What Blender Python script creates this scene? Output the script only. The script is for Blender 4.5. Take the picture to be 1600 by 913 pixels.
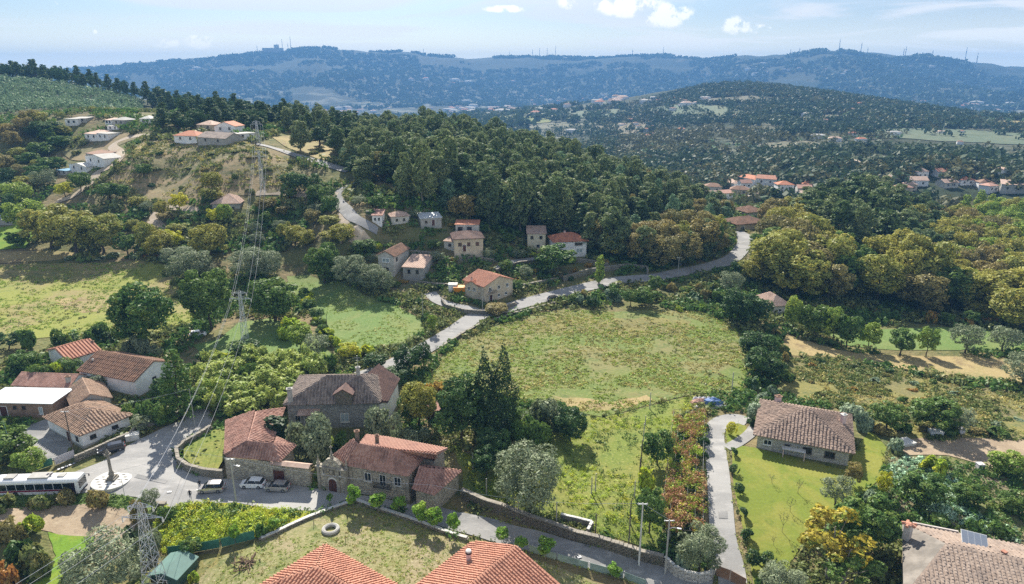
import bpy, bmesh, math, random
import numpy as np
from mathutils import Vector, Matrix, geometry
R = math.radians
random.seed(7)
for o in list(bpy.data.objects): bpy.data.objects.remove(o)
SC = bpy.context.scene
COL = SC.collection

# ---------------------------------------------------------------- camera
FPX, PITCH, CZ = 1067.0, R(17.5), 65.0
CP, SP = math.cos(PITCH), math.sin(PITCH)
cam = bpy.data.cameras.new('camera'); camo = bpy.data.objects.new('camera', cam); COL.objects.link(camo)
cam.sensor_width = 36; cam.lens = 36*FPX/1600; cam.clip_start = 1; cam.clip_end = 60000
camo.location = (0, 0, CZ); camo.rotation_euler = (math.pi/2-PITCH, 0, 0)
SC.camera = camo

# ---------------------------------------------------------------- sun, sky, exposure
HAZE = 1.7e-4
SUN_AZ, SUN_EL = R(-11.5), R(38)
SDIR = Vector((math.sin(SUN_AZ)*math.cos(SUN_EL), math.cos(SUN_AZ)*math.cos(SUN_EL), math.sin(SUN_EL)))
sl = bpy.data.lights.new('sun', 'SUN'); so = bpy.data.objects.new('sun', sl); COL.objects.link(so)
sl.energy = 5.0; sl.angle = R(.5); sl.color = (1, .93, .82)
so.rotation_euler = SDIR.to_track_quat('Z', 'Y').to_euler(); so.location = (0, 0, 400)
SC.view_settings.view_transform = 'Standard'; SC.view_settings.look = 'None'
SC.view_settings.exposure = 1.17; SC.view_settings.gamma = 1
cy = SC.cycles
cy.max_bounces = 6; cy.diffuse_bounces = 3; cy.glossy_bounces = 2; cy.transmission_bounces = 4; cy.volume_bounces = 1
cy.transparent_max_bounces = 4; cy.use_adaptive_sampling = True; cy.adaptive_threshold = .008
cy.sample_clamp_indirect = 6; cy.use_denoising = False

W = bpy.data.worlds.new('World'); SC.world = W; W.use_nodes = True
nt = W.node_tree; nt.nodes.clear()
def N(tree, t, **kw):
    n = tree.nodes.new(t)
    for k, v in kw.items():
        if k.startswith('i_'):
            key = k[2:]; key = int(key) if key.isdigit() else key.replace('_', ' ')
            n.inputs[key].default_value = v
        else: setattr(n, k, v)
    return n
def L(tree, a, b): tree.links.new(a, b)
def M(tree, op, a, b=None, c=None, clamp=False):
    n = tree.nodes.new('ShaderNodeMath'); n.operation = op; n.use_clamp = clamp
    for i, x in enumerate((a, b, c)):
        if x is None: continue
        if isinstance(x, (int, float)): n.inputs[i].default_value = x
        else: tree.links.new(x, n.inputs[i])
    return n.outputs[0]
def MIX(tree, fac, a, b):
    n = tree.nodes.new('ShaderNodeMix'); n.data_type = 'RGBA'; n.clamp_factor = True
    for s, x in ((0, fac), (6, a), (7, b)):
        if isinstance(x, (int, float)): n.inputs[s].default_value = x
        elif isinstance(x, tuple): n.inputs[s].default_value = x if len(x) == 4 else (*x, 1)
        else: tree.links.new(x, n.inputs[s])
    return n.outputs[2]
def RAMP(tree, fac, lo, hi):
    n = tree.nodes.new('ShaderNodeMapRange'); n.interpolation_type = 'SMOOTHSTEP'
    n.inputs[1].default_value = lo; n.inputs[2].default_value = hi
    tree.links.new(fac, n.inputs[0]); return n.outputs[0]

def pray(px, py):
    X = (px-800)/FPX; u = (456.5-py)/FPX
    return Vector((X, CP+SP*u, -SP+CP*u))
sky = N(nt, 'ShaderNodeTexSky', sky_type='NISHITA', sun_disc=False, sun_elevation=SUN_EL, sun_rotation=SUN_AZ)
sky.altitude = 200; sky.air_density = 1.0; sky.dust_density = 1.2; sky.ozone_density = 1.5
tc = N(nt, 'ShaderNodeTexCoord'); sep = N(nt, 'ShaderNodeSeparateXYZ'); L(nt, tc.outputs['Generated'], sep.inputs[0])
sx, sy, sz = sep.outputs
zz = M(nt, 'ADD', M(nt, 'MAXIMUM', sz, 0.0), .09)
cc = N(nt, 'ShaderNodeCombineXYZ'); L(nt, M(nt, 'DIVIDE', sx, zz), cc.inputs[0]); L(nt, M(nt, 'MULTIPLY', M(nt, 'DIVIDE', sy, zz), 1.9), cc.inputs[1])
ci = N(nt, 'ShaderNodeTexNoise', i_Scale=.42, i_Detail=7.0, i_Roughness=.55, i_Distortion=.9); L(nt, cc.outputs[0], ci.inputs['Vector'])
cirrus = M(nt, 'MULTIPLY', M(nt, 'ADD', RAMP(nt, ci.outputs[0], .45, .60), M(nt, 'MULTIPLY', RAMP(nt, sx, -.1, .8), .45)), .8, clamp=True)
# cumulus puffs: patches of the sky dome broken up by noise
ay = M(nt, 'MAXIMUM', sy, .05); uu = M(nt, 'DIVIDE', sx, ay); ww = M(nt, 'DIVIDE', sz, ay)
cn = N(nt, 'ShaderNodeTexNoise', i_Scale=38.0, i_Detail=6.0, i_Roughness=.6); L(nt, tc.outputs['Generated'], cn.inputs['Vector'])
acc = None
for (px, py, rx, ry) in [(925, 4, 62, 14), (985, 10, 60, 18), (1045, 24, 50, 20), (1150, 40, 26, 15), (1190, 46, 22, 8), (1106, 3, 12, 10),
                         (257, 67, 26, 9), (315, 66, 32, 12), (148, 50, 5, 4), (88, 4, 7, 6), (790, 14, 40, 6)]:
    d = pray(px, py); u0, w0 = d.x/d.y, d.z/d.y
    a = M(nt, 'DIVIDE', M(nt, 'SUBTRACT', uu, u0), rx/FPX*1.05); b = M(nt, 'DIVIDE', M(nt, 'SUBTRACT', ww, w0), ry/FPX*1.05)
    e = M(nt, 'SUBTRACT', 1.0, M(nt, 'ADD', M(nt, 'MULTIPLY', a, a), M(nt, 'MULTIPLY', b, b)))
    e = M(nt, 'MAXIMUM', e, 0.0)
    acc = e if acc is None else M(nt, 'MAXIMUM', acc, e)
pf = M(nt, 'MULTIPLY', acc, M(nt, 'ADD', M(nt, 'MULTIPLY', RAMP(nt, cn.outputs[0], .36, .66), 1.1), .0))
puff = M(nt, 'MULTIPLY', RAMP(nt, pf, .10, .55), .85)
tint = nt.nodes.new('ShaderNodeMix'); tint.data_type = 'RGBA'; tint.blend_type = 'MULTIPLY'; tint.inputs[0].default_value = 1; L(nt, sky.outputs[0], tint.inputs[6]); tint.inputs[7].default_value = (.72, .83, .96, 1)
skyc = MIX(nt, cirrus, tint.outputs[2], (9.0, 9.1, 9.2))
skyc = MIX(nt, puff, skyc, (13., 12.4, 11.6))
skyc = MIX(nt, M(nt, 'MULTIPLY', RAMP(nt, sz, .085, .0), .72), skyc, (19.5, 17.8, 13.2))
bg = N(nt, 'ShaderNodeBackground', i_Strength=.055); L(nt, skyc, bg.inputs['Color'])
wo = N(nt, 'ShaderNodeOutputWorld'); L(nt, bg.outputs[0], wo.inputs[0])

# ---------------------------------------------------------------- numeric helpers
def vnoise(x, y, seed=0):
    x = np.asarray(x, float); y = np.asarray(y, float)
    xi = np.floor(x).astype(np.int64); yi = np.floor(y).astype(np.int64)
    fx = x-xi; fy = y-yi; fx = fx*fx*(3-2*fx); fy = fy*fy*(3-2*fy)
    def hs(a, b):
        n = (a*374761393+b*668265263+seed*1274126177) & 0xffffffff
        n = ((n ^ (n >> 13))*1274126177) & 0xffffffff
        return ((n ^ (n >> 16)) & 0xffff)/65535.0
    return (hs(xi, yi)*(1-fx)+hs(xi+1, yi)*fx)*(1-fy)+(hs(xi, yi+1)*(1-fx)+hs(xi+1, yi+1)*fx)*fy
def fbm(x, y, oct=4, seed=0):
    s = 0; a = .5
    for i in range(oct): s = s+a*(vnoise(x*2**i, y*2**i, seed+i)-.5); a *= .5
    return s
def Uz(px, py, z):
    d = pray(px, py); return Vector((0, 0, CZ))+d*((z-CZ)/d.z)
def ztop(pt, py):
    t = (456.5-py)/FPX
    return CZ+pt[1]*(t*CP-SP)/(CP+t*SP)
def Pd(px, py, dist):
    "point on the ray of a pixel at a given ground distance"
    d = pray(px, py); k = dist/math.hypot(d.x, d.y); return Vector((0, 0, CZ))+d*k
def depth(p): return p[1]*CP-(p[2]-CZ)*SP
def proj(p):
    dz = p[2]-CZ; de = p[1]*CP-dz*SP
    return 800+FPX*p[0]/de, 456.5-FPX*(p[1]*SP+dz*CP)/de

# ---------------------------------------------------------------- terrain: heights surveyed at points, smoothly interpolated
SURV = []
def zpt(*t):
    for px, py, z in t: SURV.append(Uz(px, py, z))
def dpt(*t):
    for px, py, d in t: SURV.append(Pd(px, py, d))
zpt((200,745,0),(300,700,0),(330,665,.4),(440,775,0),(10,760,0),(545,772,.1),(700,805,-.6),(800,835,-1.2),(1000,880,-1.8),(1100,913,-2.2),
    (520,840,.6),(450,900,.8),(640,850,.2),(800,905,-.6),(330,830,-.5),(100,820,-1.5),(60,900,-2),(250,900,-2),(160,860,-1.8),
    (120,700,.2),(40,720,-.3),(60,640,1),(150,600,2),(10,600,2),(230,600,1.6),(300,630,1.2),
    (700,680,1),(900,740,.6),(800,790,.8),(960,820,.2),(1060,840,-.4),(480,640,1.5),(620,620,1.5),
    (1230,780,0),(1130,700,.4),(1150,880,-1.2),(1260,715,.1),(1400,880,0),(1550,860,-.3),(1450,700,0),(1580,720,-.4),
    (900,600,1),(760,560,1.5),(900,500,2),(1150,560,.6),(700,560,1.8),(1080,620,.6),(1090,490,2),
    (640,560,2),(680,535,2),(745,495,2.4),(800,480,2.8),(870,460,3.2),(940,440,3.8),(1030,433,4),(1090,420,4.2),(1140,403,4.5),(1162,380,5),
    (1350,600,-1),(1350,545,-2.5),(1450,515,-3.5),(1580,600,-2.5),(1580,500,-4),(1220,500,-1),(1250,560,-.5),(1350,480,-3),(1500,480,-4),
    (765,467,3.5),(680,470,4),(560,490,3),(500,450,4),(600,520,2.4),(450,540,2.2),(380,520,2.4),(340,560,1.8),
    (130,470,3),(20,520,2.2),(250,500,2.6),(150,415,5),(20,400,6),(300,425,5),(400,430,5),(520,430,5),
    (630,425,7),(725,388,12),(840,393,8),(890,396,7.5),(950,410,6),(1050,420,5),(1120,405,5),(840,425,5.5),
    (600,370,15),(540,360,18),(580,345,20),(650,350,18),(530,318,22),(540,290,26),(500,258,31),(430,232,35),
    (450,350,14),(380,330,18),(300,335,17),(250,290,22),(330,265,30),(380,300,23),(390,240,35),(300,217,38),(345,212,40),(420,205,40),
    (230,250,32),(185,240,32),(150,272,26),(215,212,38),(110,300,20),(40,300,18),(150,350,13),(60,250,27),(130,225,33),(20,360,10),
    (130,192,42),(200,195,42),(40,200,40))
dpt((150,168,560),(40,150,600),(230,182,540),(60,126,700),(0,124,690),(-150,128,700),(120,135,690),(200,150,660),(265,166,620),(330,188,570),(-150,190,520),
    (60,160,900),(200,175,900),(330,215,800),(420,225,760),(430,203,520))
SURV += [Vector(t) for t in ((-22,330,19),(-60,370,26),(-80,430,30),(-20,400,22),(30,290,12),(50,350,14),(80,300,10),(95,250,7),(110,300,3),(60,420,6),(130,340,-4),
    (-60,520,12),(30,520,-4),(160,260,-3),(200,300,-2),(170,340,0),(230,260,-4),(250,340,-4),(120,420,-8),(220,420,-10),(320,300,-6),(300,420,-12))]
dpt((1180,292,520),(1110,297,540),(1300,278,560),(1450,278,560),(1590,292,560),(1700,300,560),
    (1000,222,1000),(1100,212,1000),(1300,205,980),(1500,215,1000),(1650,225,1000),(900,215,1300),(780,200,1500),
    (1000,164,1750),(1080,139,1800),(1150,131,1800),(1200,133,1800),(1280,143,1800),(1340,152,1750),(1400,163,1700),(1480,175,1700),(1600,190,1650),(1750,200,1650),(920,172,1800),
    (450,200,1500),(600,196,1700),(300,200,1500),(100,190,1500),(420,190,2600),(560,186,2600),(700,184,2600),(800,178,2600),(900,172,2800),(1100,168,3000),(1300,170,3000),(1500,178,3000),(1700,190,3000),
    (250,165,3000),(100,165,3000),(-150,170,2800),
    (400,165,3800),(560,160,3800),(750,160,4000),(900,158,4200),(1100,150,4200),(1300,150,3800),(1500,155,3600),(1700,160,3600),(200,150,4000),(0,150,4000),(-200,150,4000))
RIDGE = [(-300,118),(-150,114),(0,112),(110,108),(180,105),(250,97),(330,92),(400,87),(440,86),(465,79),(495,74),(530,79),(600,82),(645,82),(665,90),(700,89),(745,95),(755,91),(800,91),(860,91),
         (900,91),(935,90),(1010,88),(1060,90),(1095,94),(1130,96),(1200,92),(1240,89),(1300,85),(1345,88),(1380,97),(1440,95),(1480,102),(1520,108),(1560,116),(1600,120),(1700,128),(1850,135)]
for px, py in RIDGE:
    SURV.append(Pd(px, py, 6000 if px < 1120 else 5200)); SURV.append(Pd(px, py+26, 7600))
    SURV.append(Pd(px, py+28, 5100 if px < 1120 else 4500))
for a in (-60, -50, -42, 42, 50, 60):
    for d, z in ((60, -2), (120, 0), (250, 4 if a < 0 else -4), (600, 35 if a < 0 else -14), (1500, 0), (3000, -30), (6000, 180), (8500, 60)):
        SURV.append(Vector((d*math.sin(R(a)), d*math.cos(R(a)), z)))
for px in (-100, 400, 800, 1200, 1700): SURV.append(Pd(px, 913, 45)*1.0); SURV[-1].z = -1.5; 
for px in (-300, 0, 400, 800, 1200, 1600, 1900): d = pray(px, 100); SURV.append(Vector((d.x, d.y, 0)).normalized()*9500+Vector((0, 0, 60)))
SV = np.array([tuple(v) for v in SURV])
def polar(x, y): return np.arctan2(x, y)*1.0, np.log(np.hypot(x, y))*.62
_a, _l = polar(SV[:, 0], SV[:, 1]); KN = np.stack([_a, _l], 1)
def tps(d2): return .5*d2*np.log(d2+1e-12)
HS = SV[:, 2]
_K = tps(((KN[:, None]-KN[None])**2).sum(-1)); _n = len(KN)
_dist = np.exp(_l/.62); _K += np.diag(np.where(_dist > 3000, 2e-4, 4e-4))
_P = np.c_[np.ones(_n), KN]
_A = np.zeros((_n+3, _n+3)); _A[:_n, :_n] = _K; _A[:_n, _n:] = _P; _A[_n:, :_n] = _P.T
# heights are divided by a distance weight so that far relief and near relief are equally smooth
_wt = np.maximum(_dist, 150)/150
_cf = np.linalg.solve(_A, np.r_[HS/_wt, 0, 0, 0])
def H(x, y):
    x = np.atleast_1d(np.asarray(x, float)); y = np.atleast_1d(np.asarray(y, float)); out = np.empty(len(x))
    for i in range(0, len(x), 20000):
        xx, yy = x[i:i+20000], y[i:i+20000]; a, l = polar(xx, yy); dd = np.hypot(xx, yy)
        d2 = (a[:, None]-KN[None, :, 0])**2+(l[:, None]-KN[None, :, 1])**2
        z = (tps(d2)@_cf[:_n]+_cf[_n]+_cf[_n+1]*a+_cf[_n+2]*l)*np.maximum(dd, 150)/150
        k = np.clip((dd-700)/2500, 0, 1)
        z += k*(fbm(xx/520, yy/520, 4, 3)*90*np.clip(dd/6000, .25, 1)+fbm(xx/140, yy/140, 3, 9)*26)
        z += fbm(xx/330+3, yy/1500, 3, 17)*150*np.clip((dd-3300)/900, 0, 1)*np.clip((5700-dd)/900, 0, 1)
        out[i:i+20000] = z
    return out
def h1(x, y): return float(H([x], [y])[0])
_kk = np.geomspace(60, 9000, 900)
def G(px, py):
    "where the line of sight through a pixel meets the ground"
    d = pray(px, py); hd = math.hypot(d.x, d.y); t = _kk/hd
    z = CZ+d.z*t; g = H(d.x*t, d.y*t); below = np.nonzero(z < g)[0]
    if not len(below): k = t[-1]
    else:
        i = below[0]
        if i == 0: k = t[0]
        else:
            f0 = z[i-1]-g[i-1]; f1 = g[i]-z[i]; k = t[i-1]+(t[i]-t[i-1])*f0/(f0+f1)
    x, y = d.x*k, d.y*k
    return Vector((x, y, h1(x, y)))

# ---------------------------------------------------------------- object helpers
def tag(o, label=None, cat=None, group=None, kind=None):
    if label: o['label'] = label
    if cat: o['category'] = cat
    if group: o['group'] = group
    if kind: o['kind'] = kind
    return o
def root(name, label, cat, loc, group=None, rz=0):
    o = bpy.data.objects.new(name, None); COL.objects.link(o); o.location = loc; o.rotation_euler.z = rz; o.empty_display_size = .1
    return tag(o, label, cat, group)
def npmesh(name, v, q, mats):
    me = bpy.data.meshes.new(name); v = np.ascontiguousarray(v, np.float32); q = np.ascontiguousarray(q, np.int32); k = q.shape[1]
    me.vertices.add(len(v)); me.vertices.foreach_set('co', v.ravel())
    me.loops.add(q.size); me.loops.foreach_set('vertex_index', q.ravel())
    me.polygons.add(len(q)); me.polygons.foreach_set('loop_start', np.arange(0, q.size, k, dtype=np.int32)); me.polygons.foreach_set('loop_total', np.full(len(q), k, np.int32))
    for m in mats: me.materials.append(m)
    me.update(calc_edges=True); return me
def link(name, me, parent=None):
    o = bpy.data.objects.new(name, me); COL.objects.link(o)
    if parent: o.parent = parent
    return o
class MB:
    def __init__(s): s.v = []; s.f = []; s.m = []
    def poly(s, pts, m=0):
        b = len(s.v); s.v += [tuple(p) for p in pts]; s.f.append(list(range(b, b+len(pts)))); s.m.append(m)
    def hexa(s, p, m=0):
        b = len(s.v); s.v += [tuple(q) for q in p]
        for f in ((3,2,1,0),(4,5,6,7),(0,1,5,4),(1,2,6,5),(2,3,7,6),(3,0,4,7)): s.f.append([b+i for i in f]); s.m.append(m)
    def box(s, c, d, rz=0, m=0, taper=1):
        ca, sa = math.cos(rz), math.sin(rz); p = []
        for z, k in ((-1, 1), (1, taper)):
            for x, y in ((-1,-1),(1,-1),(1,1),(-1,1)):
                X, Y = x*d[0]/2*k, y*d[1]/2*k; p.append((c[0]+X*ca-Y*sa, c[1]+X*sa+Y*ca, c[2]+z*d[2]/2))
        s.hexa(p, m)
    def obox(s, o, u, v, w, m=0):
        "box from corner o along three edge vectors"
        o, u, v, w = map(Vector, (o, u, v, w)); s.hexa([o, o+u, o+u+v, o+v, o+w, o+u+w, o+u+v+w, o+v+w], m)
    def tube(s, pts, r, n=6, m=0, cap=True):
        pts = [Vector(p) for p in pts]; rs = r if isinstance(r, (list, tuple)) else [r]*len(pts); b = len(s.v)
        for i, p in enumerate(pts):
            d = (pts[min(i+1, len(pts)-1)]-pts[max(i-1, 0)]).normalized()
            a = d.cross(Vector((0, 0, 1)) if abs(d.z) < .9 else Vector((1, 0, 0))).normalized(); c = d.cross(a)
            for k in range(n): t = 2*math.pi*k/n; s.v.append(tuple(p+(a*math.cos(t)+c*math.sin(t))*rs[i]))
        for i in range(len(pts)-1):
            for k in range(n): s.f.append([b+i*n+k, b+i*n+(k+1) % n, b+(i+1)*n+(k+1) % n, b+(i+1)*n+k]); s.m.append(m)
        if cap:
            s.f.append([b+k for k in range(n)][::-1]); s.m.append(m); s.f.append([b+(len(pts)-1)*n+k for k in range(n)]); s.m.append(m)
    def lathe(s, c, prof, n=16, m=0):
        b = len(s.v)
        for r, z in prof:
            for k in range(n): t = 2*math.pi*k/n; s.v.append((c[0]+r*math.cos(t), c[1]+r*math.sin(t), c[2]+z))
        for i in range(len(prof)-1):
            for k in range(n): s.f.append([b+i*n+k, b+i*n+(k+1) % n, b+(i+1)*n+(k+1) % n, b+(i+1)*n+k]); s.m.append(m)
        s.f.append([b+(len(prof)-1)*n+k for k in range(n)]); s.m.append(m)
    def mesh(s, name, mats, org=(0, 0, 0)):
        if not isinstance(mats, (list, tuple)): mats = [mats]
        me = bpy.data.meshes.new(name); ox, oy, oz = org
        me.from_pydata([(x-ox, y-oy, z-oz) for x, y, z in s.v], [], s.f)
        for m in mats: me.materials.append(m)
        if len(mats) > 1: me.polygons.foreach_set('material_index', s.m)
        me.update(); return me
    def build(s, name, mats, parent=None, org=None, kind=None, label=None, solid=0):
        if org is None:
            r = parent
            while r is not None and r.parent: r = r.parent
            org = r.location if r else (0, 0, 0)
        me = s.mesh(name, mats, org)
        if solid:
            bm = bmesh.new(); bm.from_mesh(me); bmesh.ops.remove_doubles(bm, verts=bm.verts, dist=.002); bmesh.ops.recalc_face_normals(bm, faces=bm.faces)
            for f in bm.faces:
                if f.normal.z < 0: f.normal_flip()
            bmesh.ops.solidify(bm, geom=bm.faces, thickness=solid); bm.to_mesh(me); bm.free()
        o = link(name, me, parent)
        if parent is None: o.location = org
        return tag(o, label, kind=kind)
# ---------------------------------------------------------------- materials
MATS = {}
def newmat(name):
    m = bpy.data.materials.new(name); m.use_nodes = True; m.node_tree.nodes.clear(); MATS[name] = m; return m, m.node_tree
def out(t, sh): o = t.nodes.new('ShaderNodeOutputMaterial'); L(t, sh, o.inputs[0])
def pos(t): return t.nodes.new('ShaderNodeNewGeometry').outputs['Position']
def noise(t, vec, s, d=4., r=.6, dist=0.):
    n = N(t, 'ShaderNodeTexNoise', i_Scale=s, i_Detail=d, i_Roughness=r, i_Distortion=dist); L(t, vec, n.inputs['Vector']); return n.outputs[0]
def bump(t, fac, strength, dist):
    b = N(t, 'ShaderNodeBump', i_Strength=strength, i_Distance=dist); L(t, fac, b.inputs['Height']); return b.outputs[0]
def scalev(t, v, sc, rz=0):
    n = N(t, 'ShaderNodeMapping'); n.inputs['Scale'].default_value = sc; n.inputs['Rotation'].default_value = (0, 0, rz); L(t, v, n.inputs['Vector']); return n.outputs[0]
def ground(name, c1, c2, c3, c4=None, s1=.05, s2=.35, s3=2.2, thr=(.42, .6), thr3=(.5, .68), b=.25, stretch=None, rz=0, rough=.95):
    m, t = newmat(name); p = pos(t)
    if stretch: p = scalev(t, p, stretch, rz)
    col = MIX(t, RAMP(t, noise(t, p, s1, 5., .6, .6), *thr), c1, c2)
    col = MIX(t, RAMP(t, noise(t, p, s2, 5., .65, .3), *thr3), col, c3)
    n3 = noise(t, p, s3, 5., .7)
    if c4: col = MIX(t, RAMP(t, n3, .52, .7), col, c4)
    k = t.nodes.new('ShaderNodeMix'); k.data_type = 'RGBA'; k.blend_type = 'MULTIPLY'; k.inputs[0].default_value = .5; L(t, col, k.inputs[6])
    cr = t.nodes.new('ShaderNodeCombineColor'); v = M(t, 'ADD', M(t, 'MULTIPLY', n3, 1.6), .2)
    for i in range(3): L(t, v, cr.inputs[i])
    L(t, cr.outputs[0], k.inputs[7])
    sh = N(t, 'ShaderNodeBsdfPrincipled', i_Roughness=rough); sh.inputs['Specular IOR Level'].default_value = .15; L(t, k.outputs[2], sh.inputs['Base Color'])
    if b: L(t, bump(t, n3, b, .5), sh.inputs['Normal'])
    out(t, sh.outputs[0]); return m
def plain(name, c, rough=.7, var=.12, s=1.5, metal=0., spec=.3, b=0., coat=0.):
    m, t = newmat(name); n = noise(t, pos(t), s, 5., .65)
    dark = tuple(x*(1-var*2) for x in c)
    sh = N(t, 'ShaderNodeBsdfPrincipled', i_Roughness=rough, i_Metallic=metal); sh.inputs['Specular IOR Level'].default_value = spec
    if coat: sh.inputs['Coat Weight'].default_value = coat
    L(t, MIX(t, RAMP(t, n, .35, .7), dark, c), sh.inputs['Base Color'])
    if b: L(t, bump(t, n, b, .05), sh.inputs['Normal'])
    out(t, sh.outputs[0]); return m
def leaf(name, c1, c2, c3=None, tr=.4, gl=.02, vs=.35, k_=1.7):
    c1, c2, c3 = (tuple(min(.6, x*k_*w) for x, w in zip(c, (1., 1.06, .85))) if c else None for c in (c1, c2, c3)); gl = min(gl, .02); tr = tr*.72
    m, t = newmat(name); oi = t.nodes.new('ShaderNodeObjectInfo'); p = pos(t)
    col = MIX(t, oi.outputs['Random'], c1, c2)
    if c3: col = MIX(t, RAMP(t, noise(t, p, vs, 3., .6), .5, .68), col, c3)
    n = noise(t, p, 1.7, 2.); k = t.nodes.new('ShaderNodeHueSaturation'); L(t, col, k.inputs['Color']); L(t, M(t, 'ADD', M(t, 'MULTIPLY', n, 2.1), -.02), k.inputs['Value'])
    L(t, M(t, 'ADD', M(t, 'MULTIPLY', n, .05), .475), k.inputs['Hue'])
    d = t.nodes.new('ShaderNodeBsdfDiffuse'); tl = t.nodes.new('ShaderNodeBsdfTranslucent'); g = N(t, 'ShaderNodeBsdfGlossy', i_Roughness=.5)
    L(t, k.outputs[0], d.inputs[0]); L(t, k.outputs[0], tl.inputs[0])
    a = t.nodes.new('ShaderNodeMixShader'); a.inputs[0].default_value = tr; L(t, d.outputs[0], a.inputs[1]); L(t, tl.outputs[0], a.inputs[2])
    b = t.nodes.new('ShaderNodeMixShader'); b.inputs[0].default_value = gl; L(t, a.outputs[0], b.inputs[1]); L(t, g.outputs[0], b.inputs[2])
    out(t, b.outputs[0]); return m
def rooftile(name, c1, c2, stain, sc=2.6):
    m, t = newmat(name); p = pos(t)
    vo = N(t, 'ShaderNodeTexVoronoi', i_Scale=sc); L(t, p, vo.inputs['Vector'])
    sp = t.nodes.new('ShaderNodeSeparateColor'); L(t, vo.outputs['Color'], sp.inputs[0])
    col = MIX(t, sp.outputs[0], c1, c2)
    col = MIX(t, M(t, 'MULTIPLY', RAMP(t, noise(t, p, .45, 6., .7), .45, .68), .85), col, stain)
    sh = N(t, 'ShaderNodeBsdfPrincipled', i_Roughness=.85); sh.inputs['Specular IOR Level'].default_value = .2; L(t, col, sh.inputs['Base Color'])
    L(t, bump(t, noise(t, p, 9., 3.), .35, .05), sh.inputs['Normal']); out(t, sh.outputs[0]); return m
def stone(name, c1, c2, mortar, bw=.55, bh=.3, moss=None):
    "rubble or ashlar: colour by cell over real joints"
    m, t = newmat(name); p = pos(t)
    vo = N(t, 'ShaderNodeTexVoronoi', i_Scale=1/bw); L(t, scalev(t, p, (1, 1, bw/bh)), vo.inputs['Vector'])
    sp = t.nodes.new('ShaderNodeSeparateColor'); L(t, vo.outputs['Color'], sp.inputs[0])
    col = MIX(t, sp.outputs[1], c1, c2)
    vd = N(t, 'ShaderNodeTexVoronoi', i_Scale=1/bw, feature='DISTANCE_TO_EDGE'); L(t, scalev(t, p, (1, 1, bw/bh)), vd.inputs['Vector'])
    e = RAMP(t, vd.outputs['Distance'], .02, .1); col = MIX(t, e, mortar, col)
    n = noise(t, p, .6, 6., .7); col = MIX(t, M(t, 'MULTIPLY', RAMP(t, n, .48, .7), .6), col, moss or mortar)
    sh = N(t, 'ShaderNodeBsdfPrincipled', i_Roughness=.92); L(t, col, sh.inputs['Base Color']); sh.inputs['Specular IOR Level'].default_value = .15
    L(t, bump(t, e, .6, .05), sh.inputs['Normal']); out(t, sh.outputs[0]); return m
def glassy(name, c, rough=.12):
    m, t = newmat(name); sh = N(t, 'ShaderNodeBsdfPrincipled', i_Roughness=rough); sh.inputs['Base Color'].default_value = (*c, 1); sh.inputs['Specular IOR Level'].default_value = .6
    out(t, sh.outputs[0]); return m

ground('pale_slope', (.10,.135,.085), (.13,.15,.09), (.085,.11,.065), (.15,.16,.10), s1=.01, s2=.04, s3=.2, b=0); ground('tan_slope', (.17,.15,.10), (.13,.125,.08), (.09,.10,.06), (.20,.18,.13), s1=.01, s2=.04, s3=.2, b=0)
# land cover of the one ground sheet: scrub near the village, woods, heath and fields beyond
m, t = newmat('land'); p = pos(t); sp_ = t.nodes.new('ShaderNodeSeparateXYZ'); L(t, p, sp_.inputs[0])
ln = t.nodes.new('ShaderNodeVectorMath'); ln.operation = 'LENGTH'; L(t, p, ln.inputs[0])
near = MIX(t, RAMP(t, noise(t, p, .035, 5., .6, .5), .42, .62), (.13, .135, .05), (.19, .15, .08))
near = MIX(t, RAMP(t, noise(t, p, .22, 5., .65), .5, .66), near, (.07, .09, .035))
near = MIX(t, RAMP(t, noise(t, p, 1.4, 4., .7), .55, .7), near, (.26, .21, .11))
far = MIX(t, RAMP(t, noise(t, p, .0034, 5., .62, .6), .42, .6), (.028, .042, .022), (.055, .06, .032))
far = MIX(t, RAMP(t, noise(t, scalev(t, p, (1, 1.6, 1)), .0075, 4., .6, .4), .60, .70), far, (.11, .10, .065))
far = MIX(t, RAMP(t, noise(t, p, .03, 5., .7), .5, .66), far, (.035, .05, .026))
val = M(t, 'MULTIPLY', RAMP(t, noise(t, scalev(t, p, (1, 2.4, 1)), .006, 3., .5), .5, .58), RAMP(t, sp_.outputs[2], 20., -40.))
far = MIX(t, val, far, (.17, .17, .12))
col = MIX(t, RAMP(t, ln.outputs['Value'], 400., 540.), near, far)
sh = N(t, 'ShaderNodeBsdfPrincipled', i_Roughness=.95); sh.inputs['Specular IOR Level'].default_value = .1; L(t, col, sh.inputs['Base Color'])
nb = M(t, 'MULTIPLY', noise(t, p, .05, 6., .75), 12.0); L(t, bump(t, M(t, 'ADD', nb, noise(t, p, .9, 4., .7)), .35, .8), sh.inputs['Normal']); out(t, sh.outputs[0])

ground('meadow', (.135,.18,.048), (.19,.18,.075), (.095,.135,.04), (.24,.225,.095), s1=.045, s2=.3, s3=1.6, stretch=(1,1.7,1))
ground('meadow_left', (.21,.23,.05), (.24,.20,.09), (.15,.18,.045), (.27,.25,.10), s1=.04, s2=.22, stretch=(1,1.5,1))
ground('green_field', (.115,.185,.05), (.16,.20,.065), (.10,.155,.04), (.21,.23,.10), s1=.06)
ground('garden_grass', (.15,.19,.04), (.19,.20,.05), (.10,.14,.03), (.25,.24,.08), s1=.12, s2=.5)
ground('lawn_grass', (.145,.182,.028), (.20,.205,.042), (.11,.15,.026), None, s1=.12, s2=.5, thr3=(.55,.75), b=.1)
ground('bright_grass', (.13,.23,.025), (.17,.24,.03), (.10,.18,.025), s1=.2)
ground('dry_lot', (.20,.20,.08), (.26,.22,.13), (.12,.15,.05), (.32,.28,.18), s1=.12, s2=.55, s3=2.6)
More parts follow.
